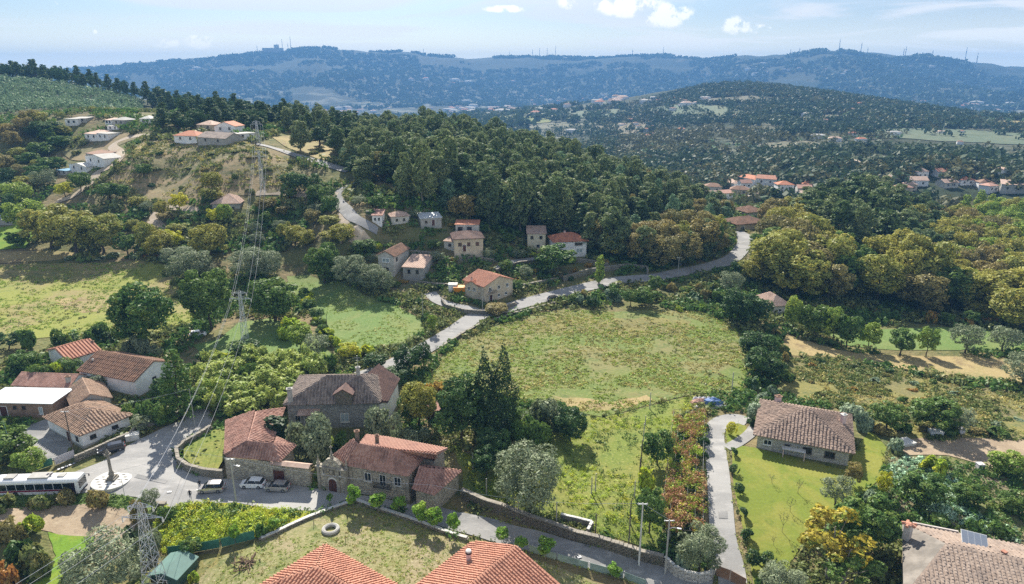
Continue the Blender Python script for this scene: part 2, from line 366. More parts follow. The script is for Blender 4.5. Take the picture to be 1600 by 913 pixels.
ground('brown_slope', (.26,.20,.11), (.16,.15,.07), (.10,.115,.05), (.32,.24,.14), s1=.035, s2=.12, s3=.8, stretch=(1,1.8,1))
ground('straw_field', (.32,.25,.12), (.24,.21,.09), (.20,.15,.08), (.36,.29,.15), s1=.05, s2=.2)
ground('heath', (.19,.18,.06), (.14,.13,.06), (.11,.13,.05), (.26,.20,.09), s1=.06, s2=.4)
ground('yellow_weeds', (.25,.27,.03), (.16,.21,.03), (.33,.30,.03), (.12,.16,.03), s1=.12, s2=.4)
ground('soil', (.33,.26,.18), (.27,.21,.145), (.38,.31,.22), (.22,.17,.12), s1=.2, s2=.8, b=.3)
ground('vegetable_soil', (.17,.14,.09), (.13,.15,.05), (.10,.12,.045), (.24,.2,.13), s1=.15, s2=.6)
ground('orchard_floor', (.08,.09,.035), (.12,.11,.05), (.06,.07,.03), (.17,.14,.08), s1=.1, s2=.4)
ground('paving', (.325,.32,.305), (.255,.252,.245), (.37,.36,.345), (.215,.213,.21), s1=.10, s2=.45, s3=4., b=.15, rough=.85, stretch=(.6,1.6,1), rz=.2)
ground('asphalt', (.275,.27,.262), (.205,.205,.20), (.33,.325,.31), (.195,.195,.19), s1=.10, s2=.5, s3=4., b=.12, rough=.85, stretch=(.7,1.5,1), rz=.2)
ground('dirt', (.42,.35,.27), (.36,.29,.21), (.46,.40,.32), (.30,.25,.18), s1=.1, s2=.4)
plain('white_plaster', (.80,.80,.79), .85, .11, .45); plain('cream_plaster', (.60,.51,.38), .85, .13, .5); plain('pale_plaster', (.55,.53,.48), .85, .1, .8)
plain('grey_render', (.40,.39,.36), .9, .14, .7); plain('brick_render', (.30,.20,.14), .9, .15, 1.2); plain('yellow_plaster', (.66,.60,.44), .85, .08, .8)
plain('concrete', (.42,.41,.38), .9, .12, 1.); plain('sheet_metal', (.55,.58,.60), .5, .08, .8, .3); plain('green_metal', (.11,.20,.175), .75, .08, .8, 0); plain('green_wall', (.06,.11,.09), .6, .1)
plain('grey_moss', (.25,.225,.195), .95, .2, .5)
plain('timber', (.18,.12,.07), .85, .2, 4.); plain('dark_door', (.10,.035,.025), .6, .15, 3.); plain('post_wood', (.13,.11,.09), .9, .15, 5.); plain('bark', (.12,.095,.07), .95, .25, 3., b=.3); plain('pale_bark', (.25,.22,.18), .95, .25, 2., b=.3)
plain('frame_white', (.75,.75,.73), .6, .05); plain('frame_dark', (.09,.07,.06), .6, .1); plain('iron', (.03,.025,.025), .6, .1); plain('galvanised', (.55,.57,.60), .45, .08, 2., .5); plain('wire', (.55,.56,.58), .4, .05, 1., .5)
plain('granite', (.36,.33,.27), .9, .22, 1.1, b=.25); plain('rubber', (.025,.025,.027), .85, .1); plain('net', (.06,.20,.14), .8, .15, 1.); plain('pale_net', (.28,.38,.35), .8, .15, 1.); plain('brown_panel', (.30,.17,.10), .7, .1)
plain('white_stone', (.62,.61,.57), .9, .12, 1.); plain('dark_sett', (.08,.08,.08), .9, .1)
plain('paint_white', (.80,.80,.80), .25, .03, 1., 0, .5, 0, .5); plain('paint_silver', (.50,.47,.45), .25, .04, 1., .5, .5, 0, .6); plain('paint_black', (.02,.02,.022), .2, .05, 1., 0, .5, 0, .6); plain('paint_grey', (.3,.31,.33), .3, .05, 1., .4, .5)
plain('bus_dark', (.03,.02,.035), .3, .1); plain('bus_red', (.25,.03,.06), .4, .1)
plain('lamp_glass', (.75,.75,.72), .2, .02); plain('tail_red', (.4,.02,.02), .3, .05); plain('rim_metal', (.5,.5,.52), .3, .05, 1., .8)
plain('skin', (.45,.28,.2), .6, .08); plain('cloth_dark', (.03,.032,.04), .9, .1); plain('cloth_blue', (.06,.08,.13), .9, .1); plain('hair', (.03,.02,.015), .8, .1)
plain('blue_tarp', (.09,.17,.36), .6, .1, 3.); plain('white_sack', (.62,.60,.62), .7, .12, 3.); plain('orange_plastic', (.75,.28,.03), .6, .1); plain('chimney_pink', (.66,.50,.48), .85, .08); plain('chimney_white', (.55,.50,.46), .9, .12)
plain('terrace_stone', (.32,.29,.24), .9, .2, 1.2); plain('mirror_blue', (.25,.45,.6), .3, .05)
glassy('pane', (.02,.025,.03)); glassy('pane_light', (.30,.36,.38), .3); glassy('car_glass', (.015,.018,.02), .05); glassy('solar', (.22,.25,.30), .12)
rooftile('tile_red', (.42,.16,.085), (.50,.22,.13), (.30,.13,.09), 2.2)
rooftile('tile_orange', (.41,.19,.125), (.48,.25,.17), (.33,.16,.11)); rooftile('tile_brown', (.22,.125,.085), (.30,.18,.12), (.12,.085,.065))
rooftile('tile_old', (.30,.20,.14), (.40,.28,.20), (.16,.12,.09)); rooftile('tile_manor', (.31,.165,.125), (.43,.265,.21), (.18,.105,.085))
rooftile('tile_warm', (.24,.175,.14), (.36,.27,.215), (.15,.115,.095)); rooftile('tile_rose', (.42,.24,.185), (.48,.29,.22), (.34,.19,.15)); rooftile('tile_buff', (.255,.195,.155), (.34,.27,.22), (.175,.14,.12))
rooftile('tile_grey', (.20,.165,.145), (.33,.265,.22), (.12,.10,.09)); rooftile('tile_pale', (.44,.31,.24), (.54,.40,.32), (.30,.21,.17)); rooftile('tile_dark', (.12,.075,.065), (.18,.11,.09), (.07,.05,.05))
stone('stone_wall', (.34,.31,.25), (.24,.22,.18), (.13,.12,.10), .5, .28, (.15,.15,.09)); stone('ashlar', (.45,.41,.33), (.34,.31,.25), (.20,.18,.15), .8, .42, (.24,.22,.18)); stone('dark_stone', (.22,.19,.15), (.15,.13,.10), (.07,.065,.055), .4, .22, (.10,.11,.05))
stone('grey_ashlar', (.33,.33,.31), (.27,.27,.255), (.19,.19,.18), 1., .45, (.22,.22,.2)); stone('pale_block', (.55,.52,.46), (.47,.45,.40), (.33,.31,.28), .7, .35)
leaf('leaf_euca', (.062,.088,.042), (.105,.125,.06), (.145,.15,.08), .45); leaf('leaf_pine', (.040,.066,.028), (.06,.085,.034), (.08,.10,.04), .36)
leaf('leaf_oak', (.045,.085,.022), (.075,.11,.03), (.10,.13,.03), .42); leaf('leaf_dark', (.026,.05,.018), (.04,.07,.022), (.05,.085,.025), .3, .1)
leaf('leaf_autumn', (.19,.17,.045), (.14,.145,.04), (.24,.20,.05), .45); leaf('leaf_ochre', (.16,.125,.055), (.115,.105,.05), (.19,.145,.055), .4)
leaf('leaf_yellow', (.30,.27,.025), (.24,.25,.03), (.36,.30,.03), .5); leaf('leaf_lime', (.15,.19,.04), (.12,.165,.035), (.20,.22,.045), .45)
leaf('leaf_olive', (.11,.125,.085), (.13,.145,.105), (.085,.10,.06), .28, .08); leaf('leaf_grey', (.15,.18,.14), (.12,.15,.11), (.2,.23,.19), .3)
leaf('leaf_cypress', (.018,.034,.014), (.024,.04,.017), (.03,.05,.02), .2); leaf('leaf_red', (.20,.075,.035), (.24,.11,.04), (.14,.10,.04), .4); leaf('leaf_orange', (.26,.13,.035), (.22,.14,.04), (.16,.14,.04), .45); leaf('leaf_gold', (.25,.19,.03), (.20,.19,.03), (.12,.15,.03), .45, .02, .5)
leaf('leaf_russet', (.19,.09,.055), (.24,.13,.065), (.20,.18,.06), .4, .06, .9); leaf('leaf_bamboo', (.20,.22,.06), (.15,.185,.05), (.25,.26,.075), .5); leaf('leaf_citrus', (.08,.15,.02), (.11,.18,.025), (.16,.21,.03), .45, .1)
leaf('leaf_cabbage', (.17,.24,.19), (.2,.27,.22), (.25,.31,.26), .25, .08); leaf('leaf_grass', (.14,.19,.035), (.19,.21,.05), (.26,.23,.09), .45, .03, .2); leaf('leaf_scrub', (.075,.095,.03), (.10,.11,.045), (.15,.13,.055), .4)
leaf('leaf_straw', (.26,.21,.09), (.2,.17,.07), (.16,.17,.05), .4); leaf('leaf_teal', (.075,.12,.075), (.09,.14,.09), (.11,.16,.11), .35); leaf('leaf_farwood', (.026,.042,.025), (.034,.05,.028), (.05,.06,.034), .3, .02, .02); leaf('leaf_farbrown', (.065,.062,.034), (.055,.058,.03), (.085,.078,.04), .3, .02, .02); leaf('leaf_plantation', (.085,.125,.085), (.10,.14,.095), (.12,.15,.11), .35)
leaf('leaf_weed', (.24,.27,.03), (.17,.22,.03), (.32,.29,.03), .45)
MT = MATS
# ---------------------------------------------------------------- the ground sheet
na, nd = 540, 400
az = np.linspace(R(-62), R(62), na); ds = np.geomspace(40, 7700, nd)
AA, DD = np.meshgrid(az, ds); XX = (DD*np.sin(AA)).ravel(); YY = (DD*np.cos(AA)).ravel(); ZZ = H(XX, YY)
idx = np.arange(na*nd).reshape(nd, na)
q = np.stack([idx[:-1, :-1], idx[:-1, 1:], idx[1:, 1:], idx[1:, :-1]], -1).reshape(-1, 4)
me = npmesh('ground', np.c_[XX, YY, ZZ], q, [MT['land']]); me.polygons.foreach_set('use_smooth', np.ones(len(q), bool))
g = link('ground', me); tag(g, 'rolling valley land with scrub and woods reaching to the mountains', kind='structure')

BLOCK = []   # polygons (numpy) where no wild plant may stand
def inpoly(x, y, poly):
    x = np.asarray(x); y = np.asarray(y); c = np.zeros(x.shape, bool); n = len(poly)
    for i in range(n):
        x1, y1 = poly[i]; x2, y2 = poly[(i+1) % n]
        if y1 == y2: continue
        k = ((y1 > y) != (y2 > y)) & (x < (x2-x1)*(y-y1)/(y2-y1)+x1); c ^= k
    return c
def wpoly(px): return [tuple(G(a, b)[:2]) for a, b in px]
def sheet(name, px, mat, off=.06, step=3., jit=.25, label=None, world=None, seed=1, block=False):
    rng = random.Random(hash(name) % 1000 if False else len(name)*7+seed)
    P = world or wpoly(px); pts = []
    for i in range(len(P)):
        a, b = Vector(P[i]), Vector(P[(i+1) % len(P)]); n = max(1, int((b-a).length/step)); nn = Vector((-(b-a).y, (b-a).x)).normalized() if (b-a).length else Vector((0, 0))
        for k in range(n):
            c = a.lerp(b, k/n); pts.append(c+nn*rng.uniform(-jit, jit)*(1 if k else 0))
    nb = len(pts); A = np.array([tuple(p) for p in pts])
    gx, gy = np.meshgrid(np.arange(A[:, 0].min(), A[:, 0].max(), step), np.arange(A[:, 1].min(), A[:, 1].max(), step)); gx = gx.ravel(); gy = gy.ravel()
    gx = gx+np.random.RandomState(seed).uniform(-.2, .2, len(gx))*step
    k = inpoly(gx, gy, A)
    if len(A) < 800 and k.sum():
        d = np.full(len(gx), 1e9)
        for a in A: d = np.minimum(d, (gx-a[0])**2+(gy-a[1])**2)
        k &= d > (step*.45)**2
    allp = pts+[Vector((x, y)) for x, y in zip(gx[k], gy[k])]
    v, e, f, *_ = geometry.delaunay_2d_cdt(allp, [(i, (i+1) % nb) for i in range(nb)], [], 1, 1e-5)
    V = np.array([tuple(p) for p in v]); z = H(V[:, 0], V[:, 1])+off*.6+.0004*np.hypot(V[:, 0], V[:, 1])
    me = bpy.data.meshes.new(name); me.from_pydata(np.c_[V, z].tolist(), [], [list(x) for x in f]); me.materials.append(MT[mat]); me.update()
    if sum(p.normal.z for p in me.polygons) < 0: me.flip_normals()
    o = link(name, me); tag(o, label or name.replace('_', ' ')+' of the valley', kind='structure')
    if block: BLOCK.append(A)
    return A
def smooth(P, n=6):
    P = [Vector(p) for p in P]; o = []
    for i in range(len(P)-1):
        a, b, c, d = P[max(i-1, 0)], P[i], P[i+1], P[min(i+2, len(P)-1)]
        for k in range(n):
            t = k/n; o.append(.5*((2*b)+(c-a)*t+(2*a-5*b+4*c-d)*t*t+(3*b-a-3*c+d)*t*t*t))
    return o+[P[-1]]
def ribbon(name, px, w, mat, off=.12, label=None, margin=1.):
    c = smooth([G(a, b).to_2d() for a, b in px], 8); l, r, bl, br = [], [], [], []
    for i, p in enumerate(c):
        d = (c[min(i+1, len(c)-1)]-c[max(i-1, 0)]).normalized(); n = Vector((-d.y, d.x)); ww = w if not callable(w) else w(i/len(c))
        l.append(p+n*ww/2); r.append(p-n*ww/2); bl.append(p+n*(ww/2+margin)); br.append(p-n*(ww/2+margin))
    n = len(c); cols = 3; V = []
    for i in range(n):
        for k in range(cols+1): V.append(tuple(l[i].lerp(r[i], k/cols)))
    V = np.array(V); z = H(V[:, 0], V[:, 1])+off*.6+.0004*np.hypot(V[:, 0], V[:, 1])
    f = [[i*(cols+1)+k, i*(cols+1)+k+1, (i+1)*(cols+1)+k+1, (i+1)*(cols+1)+k] for i in range(n-1) for k in range(cols)]
    me = npmesh(name, np.c_[V, z], np.array(f), [MT[mat]])
    if sum(p.normal.z for p in me.polygons) < 0: me.flip_normals()
    tag(link(name, me), label or name.replace('_', ' '), kind='structure')
    for i in range(0, n-1, 2):
        j = min(i+2, n-1); BLOCK.append(np.array([tuple(bl[i]), tuple(bl[j]), tuple(br[j]), tuple(br[i])]))
    return l, r

# fields, each a sheet a few centimetres proud of the ground
FIELD = sheet('meadow', [(665,600),(690,560),(705,545),(760,515),(830,492),(880,484),(960,488),(1050,484),(1110,492),(1150,515),(1170,545),(1165,590),(1160,612),(1090,615),(1020,632),(940,652),(905,645),(880,632),(820,628),(760,618),(700,612)], 'meadow', .06, 4., label='large tussocky meadow in the middle of the valley')
sheet('dry_patch', [(805,500),(850,497),(930,500),(1020,497),(1080,503),(1085,515),(1060,525),(980,528),(930,522),(870,524),(815,515)], 'heath', .09, 2.5, 1.2, label='dry brownish patch at the top of the large meadow')
sheet('straw_patch', [(880,632),(905,645),(960,640),(1020,625),(1010,618),(950,630),(900,622),(860,618)], 'straw_field', .09, 2., .8, label='straw coloured patch at the lower corner of the large meadow')
LEFTF = sheet('left_meadow', [(-90,440),(0,414),(100,412),(220,408),(262,416),(285,445),(300,478),(312,500),(250,520),(180,524),(100,526),(0,534),(-110,545)], 'meadow_left', .06, 4.5, label='yellow green meadow above the white houses')
sheet('brown_patch', [(40,428),(90,420),(150,422),(165,432),(140,440),(60,444),(35,440)], 'heath', .09, 2.5, 1.2, label='brownish patch in the left meadow')
sheet('pale_patch', [(85,470),(140,462),(200,466),(190,480),(130,490),(95,484)], 'straw_field', .09, 2.5, 1.2, label='pale dry patch in the left meadow')
sheet('stubble_strip', [(-60,398),(0,394),(80,392),(130,398),(90,407),(0,412),(-70,425)], 'straw_field', .05, 3., label='brown strip of bare field beyond the left meadow')
GREENF = sheet('green_field', [(448,432),(480,430),(530,440),(570,462),(620,478),(660,500),(664,518),(640,535),(590,548),(545,556),(520,540),(505,520),(490,500),(470,470),(452,450)], 'green_field', .07, 3., label='bright green grass field left of the lane')
sheet('garden_grass', [(300,540),(345,530),(372,505),(420,498),(470,510),(500,535),(520,556),(500,566),(430,566),(380,572),(340,575)], 'green_field', .05, 3., label='green grass clearing under the power line')
GARD = sheet('manor_garden', [(700,690),(735,712),(790,705),(845,676),(880,655),(905,648),(940,654),(1020,634),(1085,618),(1098,632),(1062,650),(1058,700),(1045,760),(1035,815),(1032,862),(960,840),(900,822),(830,803),(760,788),(725,778),(722,735)], 'garden_grass', .06, 2.2, label='overgrown yellow green grass behind the long stone wall')
LAWN = sheet('lawn', [(1178,700),(1230,712),(1320,735),(1345,690),(1362,672),(1385,700),(1378,745),(1350,772),(1310,800),(1265,840),(1235,880),(1228,925),(1180,925),(1165,850),(1146,760),(1144,700),(1158,697)], 'lawn_grass', .06, 2., .1, label='mown lawn in front of the stone bungalow')
sheet('lawn_island', [(1134,672),(1136,663),(1162,662),(1168,672),(1150,688),(1136,693)], 'lawn_grass', .09, 1.2, .02, label='small lawn island inside the drive loop')
LOT = sheet('dry_lot', [(556,786),(620,806),(700,836),(790,862),(880,890),(960,925),(880,960),(240,960),(290,880),(370,862),(420,838),(500,805)], 'dry_lot', .05, 2., .1, label='dry grassy lot around the orange roofed houses')
YEL = sheet('weed_field', [(250,800),(300,788),(370,786),(420,797),(500,799),(545,783),(500,803),(420,836),(330,850),(255,866),(240,830)], 'yellow_weeds', .06, 1.6, .1, label='patch of tall yellow weeds beside the square')
SOIL = sheet('ploughed_field', [(-20,795),(60,790),(130,786),(195,793),(214,815),(205,840),(195,870),(165,885),(140,850),(80,832),(0,815)], 'soil', .05, 2., .15, label='bare ploughed soil below the bus')
GRASSP = sheet('grass_track', [(75,832),(110,838),(150,840),(140,865),(100,900),(85,925),(40,925),(60,895),(88,870)], 'bright_grass', .09, 1.5, .12, label='vivid green grass track beside the ploughed soil')
sheet('verge', [(-20,772),(60,774),(130,772),(200,776),(250,790),(240,806),(214,812),(195,795),(130,788),(60,792),(-20,797)], 'green_field', .07, 1.8, .2, label='grass verge between the bus and the ploughed soil')
SLOPE = sheet('dry_hillside', [(215,222),(270,222),(330,228),(390,224),(415,238),(470,252),(480,270),(440,300),(380,306),(300,318),(240,316),(205,312),(160,290),(175,275),(205,258)], 'brown_slope', .12, 6., label='dry brown hillside under the hilltop houses')
sheet('upper_field', [(95,238),(175,215),(215,205),(230,212),(200,222),(165,238),(150,252),(110,250)], 'brown_slope', .14, 6., label='brown field by the winding dirt road')
sheet('hilltop_field', [(425,215),(470,212),(520,228),(540,250),(500,250),(450,232)], 'straw_field', .14, 6., label='straw coloured field on the hill crest')
sheet('bare_bank', [(527,335),(540,330),(560,352),(580,375),(560,385),(532,382),(524,360)], 'dirt', .10, 3., label='bare earth bank under the steep lane')
HEATH = sheet('heath_field', [(1225,560),(1300,562),(1400,580),(1500,605),(1600,618),(1660,640),(1640,690),(1540,690),(1440,690),(1370,680),(1345,645),(1260,628),(1215,612),(1215,580)], 'heath', .06, 3., label='rough heathy field behind the stone bungalow')
STRAW = sheet('straw_field', [(1218,522),(1250,530),(1310,548),(1400,556),(1490,558),(1570,560),(1650,575),(1660,610),(1590,600),(1500,590),(1400,575),(1300,558),(1228,556),(1215,540)], 'straw_field', .06, 3., label='straw coloured strip of field below the row of trees')
sheet('green_strip', [(1290,520),(1380,515),(1470,512),(1540,514),(1560,535),(1500,548),(1400,548),(1320,540)], 'green_field', .05, 3., label='green grass strip behind the row of trees')
sheet('bare_plot', [(1385,692),(1440,685),(1520,685),(1600,688),(1660,700),(1640,735),(1560,735),(1480,712),(1420,712)], 'soil', .07, 2.5, label='bare earth plot beside the vegetable garden')
VEG = sheet('vegetable_garden', [(1388,715),(1420,714),(1480,716),(1560,738),(1640,745),(1640,860),(1560,850),(1480,822),(1420,810),(1360,800),(1330,800),(1355,775),(1382,748)], 'vegetable_soil', .06, 2.2, label='vegetable garden ground right of the lawn')
sheet('orchard_floor', [(240,915),(250,870),(360,866),(240,960),(100,960),(120,900),(170,880)], 'heath', .055, 2., label='rough ground around the foot of the pylon')
sheet('terrace_plots', [(560,420),(650,470),(735,468),(800,450),(860,440),(900,425),(850,410),(780,420),(700,400),(600,385)], 'vegetable_soil', .1, 4., label='garden terraces between the hillside houses')
sheet('far_lawn', [(-60,275),(20,268),(28,285),(0,292),(-60,300)], 'green_field', .12, 5., label='pale green field at the left edge'); sheet('small_paddock', [(-40,360),(30,352),(55,366),(40,388),(-40,392)], 'bright_grass', .1, 4., label='small bright green paddock at the left edge')
sheet('orchard_grass', [(1440,520),(1560,515),(1640,520),(1640,545),(1560,548),(1470,545)], 'green_field', .055, 4., label='green strip under the olive trees')
sheet('valley_fields', [(700,186),(800,178),(880,176),(860,192),(760,198)], 'meadow', .8, 60, label='pale fields on the far valley floor')
FARCLR = []
for px_, mt_, lb_ in (([(1000,172),(1040,166),(1100,164),(1150,170),(1170,181),(1130,187),(1060,183)], 'pale_slope', 'pale green plantation high on the mid slope'), ([(1340,206),(1420,201),(1520,204),(1640,212),(1640,226),(1480,222),(1380,216)], 'pale_slope', 'pale green plantation at the right of the mid slope'), ([(880,175),(960,171),(1000,177),(960,183),(900,185)], 'pale_slope', 'pale green fields left of the mid slope'),
    ([(925,196),(1000,192),(1030,202),(980,210),(930,208)], 'tan_slope', 'tan terraces round the hamlet of the mid slope'), ([(1090,157),(1180,151),(1250,156),(1190,161),(1110,163)], 'tan_slope', 'tan clearing along the crest of the mid slope'), ([(1230,185),(1310,180),(1340,187),(1260,192)], 'tan_slope', 'tan clearing in the middle of the mid slope'), ([(1180,226),(1250,220),(1290,228),(1210,236)], 'tan_slope', 'tan clearing low on the mid slope')):
    FARCLR.append(sheet('hill_clearing', px_, mt_, .5, 14., 6., label=lb_))
FARCLR.append(np.array(wpoly([(1310,250),(1360,244),(1410,258),(1335,270)])))
sheet('pale_clearing', [(1310,252),(1360,248),(1400,262),(1330,268)], 'dirt', .4, 15, label='bare clearing in the woods beyond the village')
sheet('far_pasture', [(1560,190),(1640,189),(1640,196),(1560,195)], 'straw_field', .8, 30, label='pale pasture at the foot of the far slope')

# roads
PL = sheet('square', [(-60,765),(-60,742),(40,742),(118,738),(160,722),(205,694),(258,668),(284,657),(300,640),(326,640),(332,657),(322,672),(296,688),(276,704),(276,724),(300,741),(352,749),(440,757),(480,762),(545,772),(600,780),(642,790),(690,798),(690,812),(640,800),(600,793),(545,785),(500,799),(420,797),(370,786),(300,788),(255,796),(215,778),(140,770),(60,773)], 'paving', .10, 2.2, .03, label='pale paved square with the stone pillory', block=True)
ribbon('lane', [(640,792),(700,812),(760,827),(830,846),(900,866),(970,884),(1040,902),(1110,925)], 4.2, 'asphalt', .14, 'narrow lane running beside the long stone wall')
ribbon('driveway', [(1148,945),(1142,890),(1130,840),(1126,790),(1122,740),(1117,700),(1116,675),(1128,660),(1150,655),(1168,660)], lambda t: 3.8, 'paving', .12, 'light paved driveway up to the bungalow')
ribbon('driveway_spur', [(1180,668),(1170,680),(1150,694),(1134,700)], 2.2, 'paving', .13, 'short paved spur closing the drive loop')
ribbon('valley_road', [(560,590),(588,582),(640,558),(682,535),(715,515),(748,494),(800,480),(850,466),(905,452),(960,440),(1030,433),(1090,422),(1138,408),(1160,388),(1163,372),(1150,362)], 5.4, 'asphalt', .2, 'pale road crossing the valley past the orange house')
ribbon('farm_track', [(760,492),(735,484),(705,478),(684,470),(672,458)], 3.5, 'paving', .16, 'short paved track into the hillside gardens')
ribbon('terrace_road', [(775,424),(800,412),(845,406),(880,404)], 3.2, 'asphalt', .16, 'narrow road below the two white houses')
ribbon('hill_lane', [(590,362),(570,350),(552,340),(540,328),(530,318),(526,306),(534,297),(545,292),(556,288)], 3.6, 'asphalt', .2, 'steep lane climbing the wooded hill')
ribbon('crest_road', [(545,268),(512,258),(470,246),(440,236),(420,230),(400,226)], 4., 'asphalt', .25, 'light road over the hill crest')
ribbon('hillside_track', [(400,303),(440,302),(500,304),(526,306)], 3., 'dirt', .2, 'dirt track along the dry hillside')
ribbon('dirt_road', [(236,212),(210,214),(185,222),(176,230),(186,238),(186,250),(172,262),(152,270),(147,282),(130,296),(112,308),(88,316)], 4., 'dirt', .25, 'winding dirt road through the upper hamlet')
ribbon('field_path', [(236,345),(255,360),(240,340),(258,326),(300,328),(312,330)], 3., 'dirt', .2, 'dirt path to the ruined house')
ribbon('yard', [(60,720),(80,700),(60,685),(40,668)], 7., 'asphalt', .09, 'shaded yard of the white house')
# ---------------------------------------------------------------- plant prototypes: trunks with limbs, crowns of many small leaf faces
def leaves(rng, c, r, n, s, up=.25, el=.6, reject=.72, hollow=.25, gap=.27):
    c = np.array(c, float); r = np.array(r, float); w = (r[:, 0]*r[:, 1]*r[:, 2])**(2/3); w /= w.sum()
    P = []; Nn = []; tot = 0
    while tot < n:
        k = rng.choice(len(c), 2*n, p=w); d = rng.normal(size=(2*n, 3)); d /= np.linalg.norm(d, axis=1)[:, None]
        f = 1-np.abs(rng.normal(0, .16, 2*n))+rng.normal(0, .06, 2*n); p = c[k]+d*r[k]*f[:, None]
        q = np.sqrt((((p[:, None]-c[None])/r[None])**2).sum(-1)); q[np.arange(2*n), k] = 9
        ok = (q.min(1) > reject) | (rng.random(2*n) < hollow*.3)
        # ragged gaps
        ok &= vnoise(p[:, 0]*1.1+p[:, 2]*.7, p[:, 1]*1.1-p[:, 2]*.5, 5) > gap
        P.append(p[ok]); Nn.append(d[ok]); tot += ok.sum()
    p = np.concatenate(P)[:n]; d = np.concatenate(Nn)[:n]
    nn = d*.75+rng.normal(0, .5, (n, 3)); nn[:, 2] += up; nn /= np.linalg.norm(nn, axis=1)[:, None]
    a = np.cross(nn, rng.normal(size=(n, 3))); a /= np.linalg.norm(a, axis=1)[:, None]; b = np.cross(nn, a)
    ss = s*rng.uniform(.55, 1.35, n)[:, None]
    v = np.stack([p+a*ss, p+b*ss*el, p-a*ss, p-b*ss*el], 1).reshape(-1, 3)
    return v, np.arange(4*n).reshape(n, 4)
def trunkmesh(name, Ht, r0, limbs, mat, lean=0.):
    mb = MB(); k = 5; pts = [(lean*Ht*(i/k)**2+.02*Ht*math.sin(i*2.1), .02*Ht*math.cos(i*1.7), -.4+(Ht+.4)*i/k) for i in range(k+1)]
    mb.tube(pts, [r0*(1.25 if i == 0 else 1)*(1-.75*i/k) for i in range(k+1)], 7)
    for c in limbs:
        z0 = min(Ht*.9, max(Ht*.25, c[2]*.55)); t = z0/Ht; b = (lean*Ht*t*t, 0, z0); mid = ((b[0]+c[0])*.5, c[1]*.5, (z0+c[2])*.5-.05*Ht)
        mb.tube([b, mid, c], [r0*.42, r0*.26, r0*.08], 5)
    return mb.mesh(name, MT[mat])
PROTO = {}
def proto(kind, n, fn):
    PROTO[kind] = [fn(np.random.RandomState(31*i+sum(map(ord, kind)) % 97), i) for i in range(n)]
def mk(kind, i, rng, c, r, nl, s, lm, Ht, tr, tm, up=.25, el=.6, lean=0., limbs=4, Hh=None, Ww=None, gap=.27):
    c = np.array(c); r = np.array(r); v, q = leaves(rng, c, r, nl, s, up, el, gap=gap)
    cm = npmesh('crown', v, q, [MT[lm]])
    o = np.argsort(-r[:, 0])[:limbs] if limbs else []
    tmesh = trunkmesh('trunk', Ht, tr, [tuple(c[k]) for k in o], tm, lean) if Ht else None
    return dict(t=tmesh, c=cm, H=Hh or float(v[:, 2].max()), W=Ww or float(np.percentile(np.abs(v[:, :2]), 97)*2))
def roundtree(lm, tm='bark', nl=3400, s=.29, zb=.1, nlobe=14, flat=1., el=.6):
    def fn(rng, i):
        Hh, Wd = 10., 8.; zc = Hh*(zb+(1-zb)*.52); hz = Hh*(1-zb)*.5; c, r = [], []
        for k in range(nlobe):
            th = 2.4*k+rng.uniform(-.5, .5); ph = -0.75+1.7*(k+.5)/nlobe; rr = math.sqrt(max(0, 1-(ph*.85)**2))
            q = rng.uniform(.22, .48)*Wd/2
            c.append((math.cos(th)*rr*(Wd/2-q)*rng.uniform(.75, 1.12), math.sin(th)*rr*(Wd/2-q)*rng.uniform(.75, 1.12), zc+ph*(hz-q*.7)*rng.uniform(.85, 1.1))); r.append((q, q, q*rng.uniform(.7, .95)*flat))
        c.append((0, 0, zc)); r.append((Wd*.28, Wd*.28, hz*.62))
        return mk('', i, rng, c, r, nl, s, lm, Hh*.55, .24, tm, el=el)
    return fn
def euca(lm, nl=3400):
    def fn(rng, i):
        Hh, Wd = 20., 7.5; c, r = [], []; n = 20
        for k in range(n):
            t = (k+.5)/n; z = Hh*(.2+.77*t); w = Wd/2*(.5+.6*math.sin(math.pi*(.18+.74*t)))*.56*rng.uniform(.55, 1.3); th = rng.uniform(0, 6.28); off = Wd*.33*rng.uniform(.2, 1.15)*(1.1-t*.6)
            c.append((math.cos(th)*off, math.sin(th)*off, z)); r.append((w, w, w*rng.uniform(.9, 1.7)))
        return mk('', i, rng, c, r, nl, .5, lm, Hh*.86, .28, 'pale_bark', up=.05, el=.45, limbs=5)
    return fn
def pine(lm, nl=2400, s=.36):
    def fn(rng, i):
        Hh, Wd = 16., 7.; c, r = [], []; n = 14
        for k in range(n):
            t = (k+.5)/n; z = Hh*(.36+.6*t); th = 2.4*k+rng.uniform(-.4, .4); off = Wd*.33*(1.08-t*.95)*rng.uniform(.6, 1.15); q = Wd*.5*(.52-.22*t)*rng.uniform(.8, 1.2)
            c.append((math.cos(th)*off, math.sin(th)*off, z)); r.append((q, q, q*.62))
        return mk('', i, rng, c, r, nl, s, lm, Hh*.9, .26, 'bark', up=.3, limbs=6)
    return fn
def cypress(rng, i):
    Hh = 16.; c, r = [], []
    for (x, y, h, w) in ((1.5, 0, 16, 2.3), (-1.7, .3, 15, 2.2), (0, .6, 12.5, 2.2), (0, -.8, 10, 2.2)):
        for k in range(16): t = (k+.5)/16; q = w*(.62+.5*math.sin(math.pi*min(1, t*.75+.2)))*(1-.85*max(0, t-.55)/.45)*rng.uniform(.8, 1.15); c.append((x+rng.uniform(-.25, .25), y+rng.uniform(-.25, .25), h*t)); r.append((q, q, h/7.5))
    return mk('', i, rng, c, r, 11000, .2, 'leaf_cypress', 5, .3, 'bark', up=.35, limbs=0, Hh=16., Ww=7., gap=.0)
